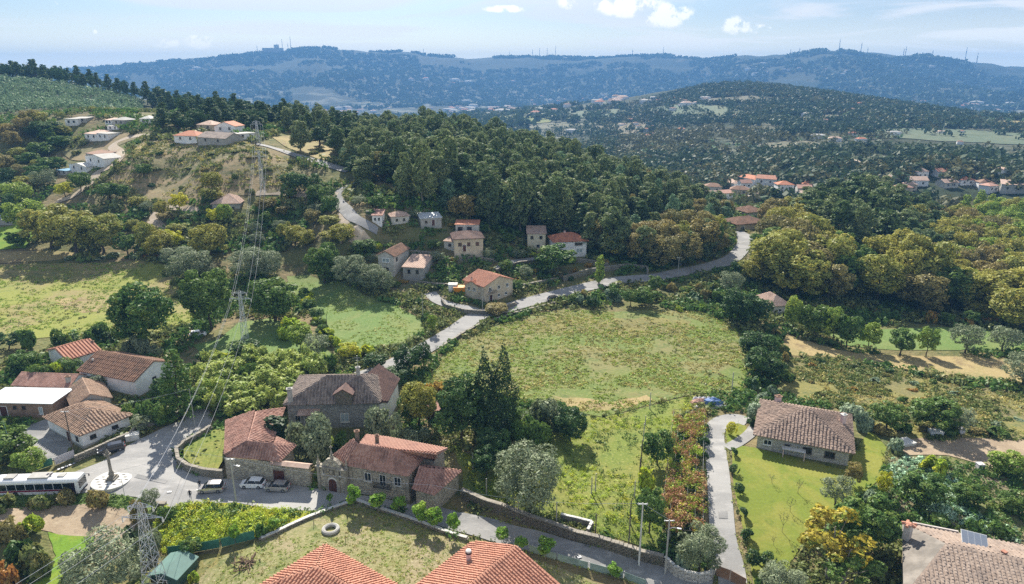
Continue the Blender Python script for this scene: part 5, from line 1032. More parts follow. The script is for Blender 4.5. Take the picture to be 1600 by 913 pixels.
# small sheds
house('garden_shed', 'small dark green metal shed at the foot of the lattice pylon', Uz(238, 922, -2), Uz(279, 928, -2), 4.6, 2.3, 'gable_v', .7, 'green_wall', 'green_metal', .2, None, None, cat='shed', zb=-2., doors=[('f', .5, 1., 1.9)])
house('garden_shed', 'small reddish tiled shed beside the tall cypress', Uz(668, 657, 1), Uz(687, 657, 1), 3, 2.2, 'mono', .5, 'timber', 'tile_manor', .2, .4, None, cat='shed', zb=1., doors=[('f', .5, .9, 1.8)])
# distant town and hamlets: single small blocks with pitched roofs, shared meshes
def tiny(rm, w, d, h):
    mb = MB(); mb.obox((-w/2, -d/2, -3), (w, 0, 0), (0, d, 0), (0, 0, h+3)); e = [(-w/2-.4, -d/2-.4, h), (w/2+.4, -d/2-.4, h), (w/2+.4, d/2+.4, h), (-w/2-.4, d/2+.4, h)]; r1, r2 = (-w/4, 0, h+2.2), (w/4, 0, h+2.2)
    for f in ([e[0], e[1], r2, r1], [e[1], e[2], r2], [e[2], e[3], r1, r2], [e[3], e[0], r1]): mb.poly(f, 1)
    return mb.mesh('far_house', [MT['white_plaster'], MT[rm]])
TINY = [tiny('tile_red', 14, 10, 6), tiny('tile_pale', 18, 11, 5), tiny('concrete', 26, 14, 7), tiny('tile_brown', 12, 10, 6)]
rng = random.Random(3); FARH = 0
for (px, py, sx_, sy_, n, sc, grp) in [(780,172,110,11,60,1.4,'houses of the far valley town'), (930,157,90,10,36,1.3,'houses of the far valley town'), (560,176,90,10,22,1.3,'houses of the far valley town'), (1080,160,80,10,14,.8,'houses on the mid slope'), (985,203,90,14,18,.65,'houses on the mid slope'), (1190,112,80,10,14,1.3,'houses on the high mountainside'), (300,112,60,6,8,1.8,'houses on the high mountainside'), (1330,110,110,12,12,1.2,'houses on the high mountainside'), (700,128,200,14,12,1.8,'houses on the high mountainside'), (1540,168,60,4,14,1.6,'houses at the foot of the right mountain'), (1430,160,20,4,4,1.6,'houses at the foot of the right mountain'), (1380,210,160,22,10,.6,'houses on the mid slope'), (1280,185,120,18,10,.65,'houses on the mid slope')]:
    for i in range(n):
        g_ = G(px+rng.gauss(0, .5)*sx_, py+rng.gauss(0, .5)*sy_); o = link('far_house', rng.choice(TINY)); o.location = g_; o.scale = [sc*rng.uniform(.7, 1.3)]*3; o.rotation_euler.z = rng.uniform(-.6, .6)
        tag(o, {'h': 'tiny pale house on the distant mountain flank', 't': 'tiny pale house in the distant town on the valley floor', 's': 'tiny pale house among the woods of the mid slope', 'r': 'tiny pale house at the foot of the distant right mountain'}['h' if 'high' in grp else 't' if 'town' in grp else 's' if 'mid' in grp else 'r'], 'house', grp)
# ---------------------------------------------------------------- vegetation
def wp(*t):
    o = []
    for px, d in t: p = Pd(px, 330, d); o.append((p.x, p.y))
    return o
def gw(*t): return [tuple(G(a, b).to_2d()) for a, b in t]
def cullscatter(poly, spacing, kinds, group, seed, pad=14, limit=300, zone=None, hs=None):
    "a wood: keeps the trees that can be seen over those in front of them"
    rng = random.Random(seed); A = np.array(poly); x0, y0 = A.min(0); x1, y1 = A.max(0); n = int((x1-x0)*(y1-y0)/spacing**2*8)
    rs = np.random.RandomState(seed); X = rs.uniform(x0, x1, n); Y = rs.uniform(y0, y1, n); ok = inpoly(X, Y, A); X, Y = X[ok], Y[ok]; Zs = H(X, Y); acc = []; grid = {}
    for x, y, z in zip(X, Y, Zs):
        k = (int(x//spacing), int(y//spacing))
        if any((x-a)**2+(y-b)**2 < spacing**2 for i in (-1,0,1) for j in (-1,0,1) for a, b in grid.get((k[0]+i, k[1]+j), ())): continue
        if blocked(x, y, 1.5): continue
        grid.setdefault(k, []).append((x, y)); acc.append((x, y, z))
    acc.sort(key=lambda p: p[1]); hor = np.full(500, 2000.); tot = sum(k[0] for k in kinds); cnt = {}
    for x, y, z in acc:
        t = rng.uniform(0, tot)
        for wgt, kind, hr, wr, lab in kinds:
            t -= wgt
            if t <= 0: break
        h, w = rng.uniform(*hr), rng.uniform(*wr)
        if hs: k_ = float(np.interp(proj((x, y, z))[0], *hs)); h *= k_; w *= .4+.6*k_
        u, v = proj((x, y, z+h)); hw = w/2/depth((x, y, z))*FPX
        if u < -40 or u > 1640: continue
        c0, c1 = max(0, int((u-hw*.7+100)/4)), min(499, int((u+hw*.7+100)/4)+1); seg = hor[c0:c1]
        if len(seg) and v > seg.max()-pad*.25: continue
        if cnt.get(kind, 0) >= limit or hides(x, y, h): continue
        hor[c0:c1] = np.minimum(seg, v+(hw*.5)); cnt[kind] = cnt.get(kind, 0)+1
        wz = ' '+zone(u, y) if zone else ''
        plant(kind, x, y, z-.2, h, w, lab+wz, group+wz)
    print(group, cnt); return cnt
def row(kinds, path, step, hr, wr, label, group, seed=1, jit=.8, skip=.0):
    rng = random.Random(seed); P = [G(a, b).to_2d() for a, b in path]; n_ = 0
    for i in range(len(P)-1):
        a, b = P[i], P[i+1]; n = max(1, int((b-a).length/step))
        for k in range(n):
            p = a.lerp(b, (k+rng.uniform(.2, .8))/n)+Vector((rng.uniform(-jit, jit), rng.uniform(-jit, jit)))
            if rng.random() < skip or any(inpoly(np.array([p.x]), np.array([p.y]), Q_)[0] for Q_ in BLOCK): continue
            w = rng.uniform(*wr); plant(rng.choice(kinds), p.x, p.y, h1(p.x, p.y)-.1, rng.uniform(*hr), w, label, group); n_ += 1
    return n_

# --- wooded hill in the middle
HILL = gw((545,286),(600,304),(660,322),(715,345),(790,368),(860,378),(930,392),(960,408),(1040,421),(1110,410),(1143,388),(1150,372))+wp((1152,275),(1130,330),(1010,400),(860,440),(700,480),(600,500),(530,490),(505,450))
LEFTHILL = gw((545,286),(600,304),(660,322),(715,345),(790,368),(860,378),(960,408))+wp((960,300),(880,440),(700,480),(600,500),(530,490),(505,450))
RIGHTHILL = gw((960,408),(1040,421),(1110,410),(1143,388),(1150,372))+wp((1152,275),(1130,330),(1010,400),(930,400),(960,300))
FRONT = gw((900,392),(960,408),(1040,421),(1110,410),(1145,384),(1148,366),(1090,372),(1040,385),(960,385),(920,380))
cullscatter(FRONT, 5.5, [(5,'ochre',(9,14),(7,11),'brownish ochre leaved tree at the foot of the hill wood by the road'), (2,'autumn',(9,14),(7,10),'olive brown autumn tree at the foot of the hill wood by the road'), (1.2,'laurel',(7,11),(6,9),'dark evergreen at the foot of the hill wood by the road')], 'trees where the hill wood meets the road', 11, pad=4)
hz_ = lambda u, y: ('on the skyline' if y > 375 else 'high on the hill' if y > 315 else 'low on the hill')+(' above the steep lane' if u < 640 else ' above the dark roofed house' if u < 790 else ' above the two white houses')
cullscatter(LEFTHILL, 5.8, [(5,'eucalyptus',(16,24),(8,11.5),'tall dark eucalyptus'), (2.,'pine',(14,20),(8,11),'dark pine'), (2.2,'young_eucalyptus',(11,18),(6,9),'lighter blue green tree'), (1.2,'ochre',(9,15),(7,10),'brownish tree')], 'hill wood trees', 12, pad=8, zone=hz_, hs=([480,540,600,660,800,900,960], [.45,.5,.72,1,1,.9,.85]))
cullscatter(RIGHTHILL, 6.4, [(3,'eucalyptus',(14,21),(8,11),'tall eucalyptus'), (2.4,'young_eucalyptus',(11,17),(5,8),'lighter blue green tree'), (1.3,'ochre',(10,14),(7,10),'brownish tree'), (1,'pine',(13,17),(7,9),'dark pine')], 'trees', 13, pad=8, hs=([930,980,1040,1140], [.88,.78,.66,.55]), zone=lambda u, y: ('on the back slope at' if y > 318 else 'half way up at' if y > 262 else 'next to the road at')+' the hill wood right end'+(', left part' if u < 1010 else ', right part'))
# --- right wood
RW1 = gw((1172,455),(1240,470),(1340,476),(1440,488),(1530,496),(1620,480),(1700,480))+wp((1680,240),(1500,250),(1350,262),(1230,262),(1175,250))
cullscatter(RW1, 7., [(5,'autumn',(15,21),(11,17),'broad olive gold autumn tree at the front of the right wood'), (2.2,'ochre',(13,18),(10,14),'brownish ochre tree at the front of the right wood'), (.8,'lime',(9,14),(6,9),'bright lime green tree at the front of the right wood'), (1,'oak',(10,15),(8,12),'dark green oak at the front of the right wood')], 'autumn trees at the front of the right wood', 21, pad=4)
RW2 = wp((1175,252),(1230,264),(1350,265),(1500,252),(1680,242),(1700,345),(1520,350),(1420,372),(1330,380),(1240,345),(1195,300))
def near_pine(x): return 1
cullscatter(wp((1250,285),(1330,270),(1420,268),(1500,280),(1500,330),(1440,375),(1330,390),(1262,360)), 6., [(4,'pine',(17,24),(10,14),'tall dark pine in the middle of the right wood'), (4,'eucalyptus',(18,25),(9,13),'tall eucalyptus in the middle of the right wood'), (1,'young_eucalyptus',(12,16),(6,9),'blue green tree in the middle of the right wood')], 'tall evergreens in the middle of the right wood', 22, pad=5, hs=([1240,1300,1350,1400,1440,1500], [.72,.85,.92,.8,.66,.5]))
cullscatter(RW2, 7., [(4,'autumn',(10,15),(9,13),'olive gold tree deep in the right wood'), (3,'ochre',(9,14),(8,12),'brownish tree deep in the right wood'), (1,'lime',(8,12),(6,9),'lime green tree deep in the right wood')], 'trees deep in the right wood', 23, pad=5)
cullscatter(wp((1480,300),(1600,290),(1720,300),(1700,470),(1600,470),(1500,400)), 8., [(4,'lime',(9,13),(7,10),'bright lime poplar beyond the right wood'), (2,'poplar',(12,16),(4,6),'slim pale green poplar beyond the right wood'), (2,'autumn',(9,13),(8,12),'olive gold tree beyond the right wood')], 'bright poplars beyond the right wood', 24, pad=4)
# --- ridge and slopes at the left
cullscatter(wp((-60,692),(60,692),(120,672),(200,652),(258,600),(290,520),(340,470),(400,455),(420,520),(330,590),(220,640),(120,745),(0,770),(-60,770)), 7.5, [(4,'pine',(11,18),(6,9),'dark pine on the left skyline ridge'), (3,'laurel',(10,15),(5,7),'slim dark tree on the left skyline ridge')], 'trees of the left skyline ridge', 31, pad=2)
cullscatter(gw((243,214),(290,211),(330,200),(372,196),(395,205),(445,196),(455,182),(400,182),(340,186),(280,190),(245,195)), 6., [(5,'pine',(7,11.5),(6,9),'dark pine in the clump behind the hilltop houses'), (2,'laurel',(6,9),(5,8),'dark evergreen in the clump behind the hilltop houses')], 'pines behind the hilltop houses', 32, pad=2)
cullscatter(gw((440,200),(470,190),(530,195),(560,215),(590,240),(560,262),(520,250),(470,238)), 7., [(3,'pine',(10,15),(5,8),'pine on the hill crest by the light road'), (2,'eucalyptus',(11,16),(5,8),'eucalyptus on the hill crest by the light road'), (3,'scrub',(1.5,3),(3,5),'low scrub on the hill crest by the light road')], 'trees on the hill crest by the light road', 33, pad=0)
cullscatter(gw((0,205),(60,200),(110,196),(240,192),(240,198),(180,196),(100,208),(95,235),(60,262),(110,268),(100,290),(60,300),(0,296)), 8., [(4,'oak',(5,9),(7,11),'dark green oak around the upper hamlet'), (4,'autumn',(5,8),(7,11),'olive autumn tree around the upper hamlet'), (2,'ochre',(7,10),(7,10),'brownish tree around the upper hamlet'), (1,'laurel',(7,11),(7,10),'dark evergreen around the upper hamlet')], 'trees around the upper hamlet', 34, pad=1)
cullscatter(gw((100,225),(135,222),(200,205),(236,200),(236,206),(205,212),(170,222),(140,240),(110,245)), 9., [(3,'oak',(4,7),(5,8),'small tree in the gardens of the upper hamlet'), (3,'scrub',(1.5,3),(3,5),'bush in the gardens of the upper hamlet')], 'garden plants of the upper hamlet', 35, pad=0)
tree('big_dark', 75, 214, 188, 48, 'large round dark evergreen left of the upper hamlet'); tree('autumn', 55, 200, 172, 36, 'round olive tree left of the large dark evergreen')
# young plantation on the left slope
pl = rpts(wp((-60,690),(60,690),(120,670),(200,650),(250,610),(245,540),(180,500),(110,480),(-60,470)), 2900, 5)
mass('young_plantation', pl, np.random.RandomState(1).uniform(2.5, 5.5, len(pl)), np.random.RandomState(2).uniform(3, 4.6, len(pl)), 'leaf_plantation', 18, .2, 'slope planted with young blue green saplings')
# scrub on the dry hillside
scatter(gw((205,225),(270,225),(390,226),(470,254),(478,270),(430,298),(380,304),(300,316),(210,310),(165,290),(205,258)), 9., [(5,'scrub',(.8,2),(2.5,5.),'low scrub bush on the dry hillside'), (1,'ochre_shrub',(.8,1.8),(2,4),'russet bush on the dry hillside'), (1.6,'dark_shrub',(1,2.2),(2,4),'dark bush on the dry hillside')], 'bushes on the dry hillside', 41, 60)
# scrubland between hillside and meadow
scatter(gw((210,318),(300,322),(380,312),(450,308),(520,312),(525,350),(530,385),(590,388),(600,400),(560,405),(500,395),(440,385),(360,385),(300,392),(240,395),(200,360)), 6.2, [(3,'autumn',(3.5,7),(4,7.5),'olive autumn tree in the scrub above the meadow'), (2.5,'scrub',(1.5,3.5),(3,6),'scrub bush above the meadow'), (2,'ochre',(3.5,6.5),(4,7),'brownish tree in the scrub above the meadow'), (1.6,'oak',(4,7),(4,7),'green oak in the scrub above the meadow'), (.5,'yellow',(4,7),(3.5,5),'yellow tree in the scrub above the meadow'), (1,'olive',(3,5),(4,6),'grey olive in the scrub above the meadow')], 'trees and bushes of the scrub above the meadow', 42, 165)
# gardens around the hillside houses
scatter(gw((560,300),(620,322),(700,352),(790,374),(860,395),(940,404),(960,418),(900,436),(840,452),(800,462),(730,470),(690,462),(640,450),(590,432),(560,400),(600,370),(560,345)), 4.6, [(3,'oak',(2.5,5.5),(3,5.5),'small green garden tree between the hillside houses'), (2,'olive',(2.5,4.5),(3,5),'grey olive between the hillside houses'), (3,'shrub',(1,2.2),(2,4),'green bush in the hillside gardens'), (1.4,'lime',(2,4),(2,4),'bright green garden tree between the hillside houses'), (1,'orange_shrub',(1,1.8),(2,3.5),'orange vine bush in the hillside gardens'), (1.5,'dark_shrub',(1.2,2.4),(2,4),'dark bush in the hillside gardens'), (.6,'yellow_shrub',(1,2),(2,3.5),'yellowish bush in the hillside gardens')], 'garden plants between the hillside houses', 43, 330)
# --- hedges, rows and field edges
def hedge(ks, path, step, hr, wr, where, seed):
    for k in ks: row([k], path, step*len(ks), hr, wr, {'dark_shrub': 'dark bush ', 'shrub': 'green bush ', 'scrub': 'scrubby olive bush ', 'grey_shrub': 'grey green bush ', 'orange_shrub': 'orange bush ', 'red_shrub': 'red leaved bush ', 'ochre_shrub': 'russet bush ', 'yellow_shrub': 'yellow green bush ', 'oak': 'green tree ', 'autumn': 'olive autumn tree ', 'laurel': 'dark evergreen ', 'lime': 'bright green tree ', 'ochre': 'brownish tree ', 'olive': 'grey olive ', 'big_shrub': 'leafy green bush ', 'reed': 'tall bamboo clump '}[k]+where, 'bushes '+where, seed+len(k))
hedge(['laurel','shrub'], [(-10,545),(60,545),(130,540),(190,530)], 3.2, (3,5.5), (4,6.5), 'in the hedge below the left meadow', 1)
hedge(['dark_shrub','oak'], [(0,590),(60,575),(110,560)], 3., (3,5), (4,6), 'behind the flat roofed outbuilding', 2)
hedge(['grey_shrub','scrub'], [(90,407),(140,403),(220,402)], 3., (1,2), (3,5), 'along the far edge of the left meadow', 3)
hedge(['red_shrub'], [(222,402),(250,403)], 3.2, (.8,1.3), (2.5,3.5), 'along the far edge of the left meadow', 3)
hedge(['scrub','shrub'], [(255,420),(275,440),(295,470)], 3.5, (1.2,2.5), (3,5), 'at the right edge of the left meadow', 4)
hedge(['shrub','oak','yellow_shrub'], [(470,458),(490,490),(512,535),(530,552)], 3.2, (1.5,3.2), (2.5,4.5), 'at the left edge of the bright field', 5)
hedge(['shrub','scrub','dark_shrub'], [(595,432),(640,462),(664,492),(672,510)], 3.2, (1.5,3.), (2.5,4), 'at the right edge of the bright field', 6)
hedge(['scrub','ochre_shrub','shrub'], [(590,572),(630,556),(668,530)], 2.6, (1,2.2), (2,3.5), 'along the lane by the bright field', 7)
hedge(['dark_shrub','shrub'], [(665,545),(690,535),(735,512)], 4.5, (.8,1.6), (1.5,2.5), 'between the pale road and the meadow', 8)
hedge(['shrub','grey_shrub','oak','ochre_shrub','dark_shrub'], [(865,476),(925,470),(985,468),(1040,466),(1100,470),(1130,472)], 2.0, (1.6,3.8), (2.8,5), 'between the valley road and the meadow', 9)
hedge(['scrub','yellow_shrub'], [(1040,486),(1100,482),(1140,494)], 2.6, (1,1.8), (2,4), 'at the far right corner of the meadow', 10)
hedge(['scrub','ochre_shrub','dark_shrub','shrub'], [(1020,447),(1060,455),(1100,455),(1135,440)], 2.6, (1.5,3.5), (2.5,5), 'on the bank below the road', 11)
hedge(['shrub','dark_shrub','grey_shrub'], [(1160,612),(1185,600),(1205,625),(1180,635)], 2.2, (1.8,3), (2.5,4), 'on the bank behind the bungalow', 12)
hedge(['dark_shrub','scrub','ochre_shrub','shrub'], [(1200,505),(1215,540),(1225,570),(1230,600)], 2.4, (1.5,3), (2.5,4), 'on the bank left of the heathy field', 13)
hedge(['dark_shrub','scrub'], [(1235,560),(1300,568),(1400,582),(1500,598),(1560,610)], 3.2, (.8,1.6), (2,4), 'along the far edge of the heathy field', 14)
hedge(['orange_shrub','ochre_shrub','shrub'], [(1325,490),(1400,494),(1480,497),(1560,500)], 2.8, (1.6,2.6), (2.5,4), 'in the vine row under the right wood', 15)
hedge(['oak','orange_shrub'], [(1440,505),(1500,508),(1570,506)], 3.4, (2.5,4.5), (3,4.5), 'before the green strip at the right', 16)
hedge(['dark_shrub','shrub','ochre_shrub'], [(1360,680),(1430,672),(1500,678),(1590,680)], 2.8, (1.2,2.6), (2,4), 'between heath and bare plot', 17)
scatter(gw((1240,572),(1320,575),(1440,595),(1560,620),(1620,640),(1600,675),(1480,672),(1390,668),(1350,640),(1270,625)), 4.2, [(4,'scrub',(.5,1.1),(1.4,3),'low scrub tuft in the heathy field'), (1.,'orange_shrub',(.6,1.2),(1.5,2.6),'orange bush in the heathy field'), (1.6,'grey_shrub',(.6,1.2),(1.5,3),'grey bush in the heathy field'), (1.5,'ochre_shrub',(.5,1.1),(1.4,2.6),'russet bush in the heathy field'), (1,'shrub',(.6,1.4),(1.5,3),'green bush in the heathy field')], 'bushes in the heathy field', 44, 240)
# --- large single trees of the middle distance
for a in [('lime',45,372,310,56,'yellow green plane tree furthest left of the row beyond the meadow'),('autumn',82,388,318,66,'tall golden tree second from the left beyond the left meadow'),('autumn',120,394,332,70,'dark gold tree in the middle of the row beyond the left meadow'),('autumn',162,394,334,56,'dark gold tree at the right end of the row beyond the left meadow'),('lime',30,328,284,40,'yellow green tree behind the row of gold trees'),('yellow',102,308,284,24,'small bright yellow tree by the dirt road bend'),('oak',127,300,268,30,'green round tree left of the dirt road'),('oak',172,312,286,30,'dark green tree right of the dirt road'),('oak',192,310,288,24,'dark small tree beside the dirt road'),
    ('olive',70,296,264,36,'dark bluish round tree in front of the small hamlet'),('oak',28,385,362,30,'small tree in the paddock at the left edge'),('laurel',10,346,300,36,'dark conifer at the left edge beside the red roof'),('oak',226,276,256,22,'lone round tree casting a shadow on the dry hillside'),('yellow',281,328,301,24,'bright yellow tree by the dirt path on the hillside'),('yellow',335,350,325,20,'yellow tree in front of the ruined stone house'),('lime',352,350,318,20,'pale green tree before the ruined stone house'),('autumn',332,298,268,28,'thin olive tree at the right of the dry hillside'),('laurel',462,300,268,40,'dark round tree left of the steep lane'),('laurel',486,302,270,34,'second dark round tree left of the steep lane'),('oak',512,320,290,26,'dark tree beside the top of the steep lane'),
    ('autumn',232,395,346,30,'olive gold tree left of the olive grove'),('yellow',272,388,358,28,'yellow topped tree left of the olive grove'),('autumn',330,405,350,50,'large gold tree behind the olive trees'),('autumn',250,402,360,40,'bushy olive green tree left of the yellow topped tree'),('oak',200,398,364,34,'green tree right of the row of gold trees'),
    ('big_olive',300,440,388,60,'large silvery olive at the corner of the left meadow'),('big_olive',278,415,386,44,'grey olive behind the large silvery olive'),('big_olive',395,438,388,56,'round grey olive left of the green field'),('big_olive',418,440,390,50,'grey olive right beside the round grey olive'),('big_oak',508,444,380,48,'dense dark green tree at the top of the green field'),('big_olive',548,448,398,48,'large pale olive above the green field'),('big_olive',580,455,412,44,'olive green tree at the right top of the green field'),('olive',598,462,420,36,'low olive tree at the upper right of the green field'),
    ('big_oak',230,540,444,84,'large dark oak at the lower edge of the left meadow'),('big_oak',330,514,420,64,'tall leafy oak beside the power line'),('big_oak',430,502,434,70,'broad oak in the garden left of the green field'),('yellow_shrub',452,528,496,40,'bright yellow green bush below the broad oak'),('lime',470,545,505,34,'lime green bush at the left foot of the green field'),('olive',496,558,522,36,'dark olive at the lower corner of the green field'),('laurel',385,560,532,48,'rounded dark bush near the power line'),('ball',318,575,550,26,'clipped round dark bush right of the tiered conifer'),
    ('oak',868,428,382,56,'dense green tree in front of the white red roofed house'),('poplar',936,444,398,14,'ivy covered trunk beside the valley road'),('oak',1022,455,430,20,'small tree below the bend of the valley road'),('ochre',775,492,474,34,'russet vine covered pergola tree by the road junction'),('laurel',925,482,462,20,'clipped dark bush beside the meadow edge'),('oak',1008,478,450,36,'green tree at the top edge of the meadow'),('oak',985,478,452,24,'bushy tree left of the green tree at the top of the meadow'),
    ('big_dark',1152,505,452,52,'dark evergreen clump at the top right of the meadow'),('laurel',1180,505,462,44,'dark evergreen right of the clump at the top of the meadow'),('big_dark',1182,560,520,52,'dark bushy evergreen on the right edge of the meadow'),('big_dark',1192,590,545,56,'lower dark evergreen on the right edge of the meadow'),('olive',1140,460,424,34,'pale olive under the bend of the road'),('autumn',1170,440,405,40,'golden tree at the bend of the valley road'),('laurel',1150,440,408,22,'dark narrow tree at the bend of the valley road')]: tree(*a)
for a in [('lime',1238,518,462,26,'slim bright tree, leftmost in the row along the straw field'),('oak',1272,528,474,42,'broad green tree second in the row along the straw field'),('lime',1300,538,480,30,'light green tree third in the row along the straw field'),('oak',1322,544,492,34,'dark green tree fourth in the row along the straw field'),('lime',1356,546,503,30,'bright green tree in the middle of the row along the straw field'),('oak',1406,555,514,36,'dark bushy tree in the row along the straw field'),('lime',1447,556,510,28,'bright conical tree in the row along the straw field'),('olive',1508,552,508,44,'grey olive right of the bright conical tree'),('olive',1565,550,510,40,'leaning grey olive at the right end of the row'),('autumn',1525,498,470,34,'round tree at the foot of the right wood'),('big_olive',1596,604,552,54,'large grey olive cut by the right edge'),('autumn',1592,520,450,80,'big golden tree at the right edge before the wood'),
    ('oak',1384,672,630,48,'dark green bush tree behind the bungalow'),('big_oak',1456,676,622,64,'broad leafy tree behind the bare plot'),('olive',1497,676,640,40,'grey olive with a dark trunk behind the bare plot'),('grey_shrub',1330,646,628,36,'silvery round bush behind the bungalow'),('grey_shrub',1346,672,638,26,'pale bush at the right corner of the bungalow'),('ball_light',1178,656,628,22,'clipped grey bush left of the bungalow roof'),('yellow_ball',1143,678,658,16,'clipped bright yellow bush on the drive island'),('yew',1175,668,652,8,'tiny columnar conifer beside the drive')]: tree(*a)
# --- manor garden
for a in [('cypress',772,682,542,62,'cluster of tall dark cypress spires in the manor garden'),('big_dark',722,690,585,72,'massive dark evergreen left of the cypress spires'),('autumn',655,668,592,52,'yellow green tree between manor house and cypress'),('orange_shrub',684,634,596,40,'orange leaved bush behind the yellow green tree'),('laurel',640,668,612,34,'green laurel right of the grey stone house'),('white_shrub',485,718,652,70,'large rounded leafy bush before the grey stone house'),('yew',432,700,650,38,'dark conical bush beside the manor wing roof'),('white_shrub',602,690,628,58,'big glossy magnolia like shrub before the grey stone house'),('big_shrub',540,697,672,34,'green shrub behind the manor roof'),('lime',510,705,678,28,'bright shrub behind the gateway'),('white_shrub',645,692,664,48,'pale flowering shrubs behind the manor roof'),('big_dark',770,716,668,52,'dark bush at the foot of the cypress spires'),('yellow_shrub',757,700,672,22,'yellow bush at the foot of the cypress spires'),
    ('big_shrub',810,690,648,44,'leafy bush right of the cypress spires'),('white_shrub',848,676,626,66,'whitish topped bush in the middle of the manor garden'),('big_shrub',835,694,652,50,'green bush below the whitish topped bush'),('big_dark',890,690,636,46,'round dark green tree at the right of the garden bushes'),('big_shrub',812,664,636,44,'green bush above the leafy garden bush'),('big_olive',826,796,700,100,'large spreading olive in the manor garden'),('yellow',843,800,736,26,'small yellow tree in front of the large olive'),('oak',1026,726,670,42,'dark leaved tree beside the red vine pergola'),('oak',1014,834,764,42,'dark tree at the lower end of the red vine pergola'),('laurel',760,745,700,40,'shaded bush near the manor pavilion'),
    ('big_olive',1092,892,824,64,'silver olive at the curved white wall by the drive'),('grey_shrub',1066,890,866,30,'silvery agave like bush behind the curved wall'),('yellow_shrub',1010,762,730,30,'bright yellow bush left of the red vines'),('shrub',700,560,540,24,'small green tree')][:-1]: tree(*a)
# lane side trees behind the grey house
for a in [('laurel',640,585,540,44,'dark tree above the lane bend'),('laurel',662,572,534,22,'second dark tree above the lane bend'),('laurel',588,575,552,34,'dark bush left of the lane'),('yellow',545,560,536,30,'bright yellow vine tree over the field corner'),('yellow_shrub',570,560,538,26,'yellow vine bush right of the yellow vine tree'),('lime',676,520,490,16,'lime green bush beside the pale road'),('big_dark',620,600,572,44,'dark shrub at the right corner of the grey stone house')]: tree(*a)
# bamboo thicket left of the grey house
for kk, (ks, poly, sp_, seed) in enumerate([('reed', gw((330,575),(380,565),(440,570),(510,580),(500,600),(460,640),(420,648),(360,655),(330,640),(318,610)), 2.9, 51)]):
    scatter(poly, sp_, [(4,'reed',(3.5,6),(4.2,6),'feathery yellow green bamboo clump left of the grey stone house'),(1.2,'big_shrub',(2.5,4.5),(3.5,5),'leafy bush in the bamboo thicket')], 'bamboo thicket beside the grey stone house', seed, 120)
# --- left village
for a in [('tiered',284,655,546,52,'tall tiered conifer beside the power line'),('oak',28,720,672,52,'leafy bush tree below the flat roofed outbuilding'),('lime',48,742,700,42,'yellow green tree inside the green netted corner'),('big_shrub',168,662,642,40,'rounded bush in front of the brown roofed house'),('big_shrub',206,655,628,34,'leafy bush between the white houses'),('big_shrub',62,598,566,48,'light green bush behind the flat roofed outbuilding'),('yellow_shrub',90,598,566,24,'yellowish bush beside the light green bush'),('olive',135,616,594,28,'grey shrub before the brown roofed house'),('olive',158,606,582,28,'pale shrub at the wall of the brown roofed house'),('white_shrub',212,555,524,34,'pale flowering tree behind the orange roof'),('white_shrub',244,556,538,22,'small pale bush right of the orange roof'),('laurel',255,625,590,28,'dark shrub at the corner of the white gable'),('big_shrub',250,660,624,40,'shaded bush left of the tiered conifer'),('oak',310,640,606,34,'green shrub right of the tiered conifer'),('olive',225,672,648,30,'grey bush above the roadside wall'),('yellow_shrub',345,575,552,40,'yellow bushes by the power line'),('oak',110,590,560,34,'green shrub left of the brown roofed house'),('lime',330,625,590,30,'lime shrub at the edge of the bamboo')]: tree(*a)
# --- bottom left corner
for a in [('big_olive',172,938,838,100,'large grey olive at the bottom beside the green track'),('scrub',72,790,768,40,'straggly reddish vine bush below the bus'),('ochre_shrub',100,788,768,30,'vine bush under the bus side'),('ochre_shrub',153,790,762,40,'rounded vine bush right of the bus'),('ochre_shrub',220,812,780,24,'brownish vine bush at the corner of the soil field'),('olive',238,796,764,26,'grey shrub at the pylon top'),('yew',206,862,822,16,'dark columnar bush beside the soil field'),('scrub',12,796,772,32,'dark vine bush at the left edge below the bus'),
    ('yellow_shrub',48,834,806,34,'yellow vine bush at the left'),('ochre_shrub',20,842,806,40,'ochre vine bush at the left edge'),('dark_shrub',40,875,835,44,'dark purple bush left of the green track'),('red_shrub',10,915,872,34,'reddish bush in the bottom left corner'),('scrub',52,900,850,48,'large scrub bush left of the green track'),('white_shrub',232,866,828,40,'pale leaved bush behind the pylon'),('shrub',258,812,790,28,'green bush right of the pylon top'),('oak',300,872,842,30,'dark young tree by the green net fence'),('young',368,852,822,16,'dark sapling by the green net fence'),('shrub',412,838,816,24,'green bush left of the dry lot'),('scrub',235,925,895,70,'scrub beside the green shed'),('yellow_shrub',303,912,892,16,'small yellow bush beside the green shed')]: tree(*a)
# --- young fruit trees along the lane, each by its neighbours
for px, by, ty, w, lab in [(553,802,760,24,'young fruit tree in front of the carved gateway'),(591,802,770,30,'young fruit tree under the iron balcony'),(624,806,776,24,'young fruit tree under the manor corner'),(659,824,788,30,'young fruit tree below the pavilion'),(679,832,796,30,'young fruit tree right below the pavilion'),(709,840,804,24,'last young fruit tree of the close row by the pavilion'),(784,850,826,24,'young fruit tree by the ridge end of the chimney roof'),(815,866,838,24,'second young fruit tree right of the chimney roof'),(852,876,842,30,'bright young fruit tree behind the pale lane fence'),(960,908,882,24,'young fruit tree at the lower end of the pale lane fence'),(516,788,772,12,'tiny sapling at the yellow weeds'),(428,830,812,20,'sapling at the left of the dry lot')]: tree('young', px, by, ty, w*.85, lab)
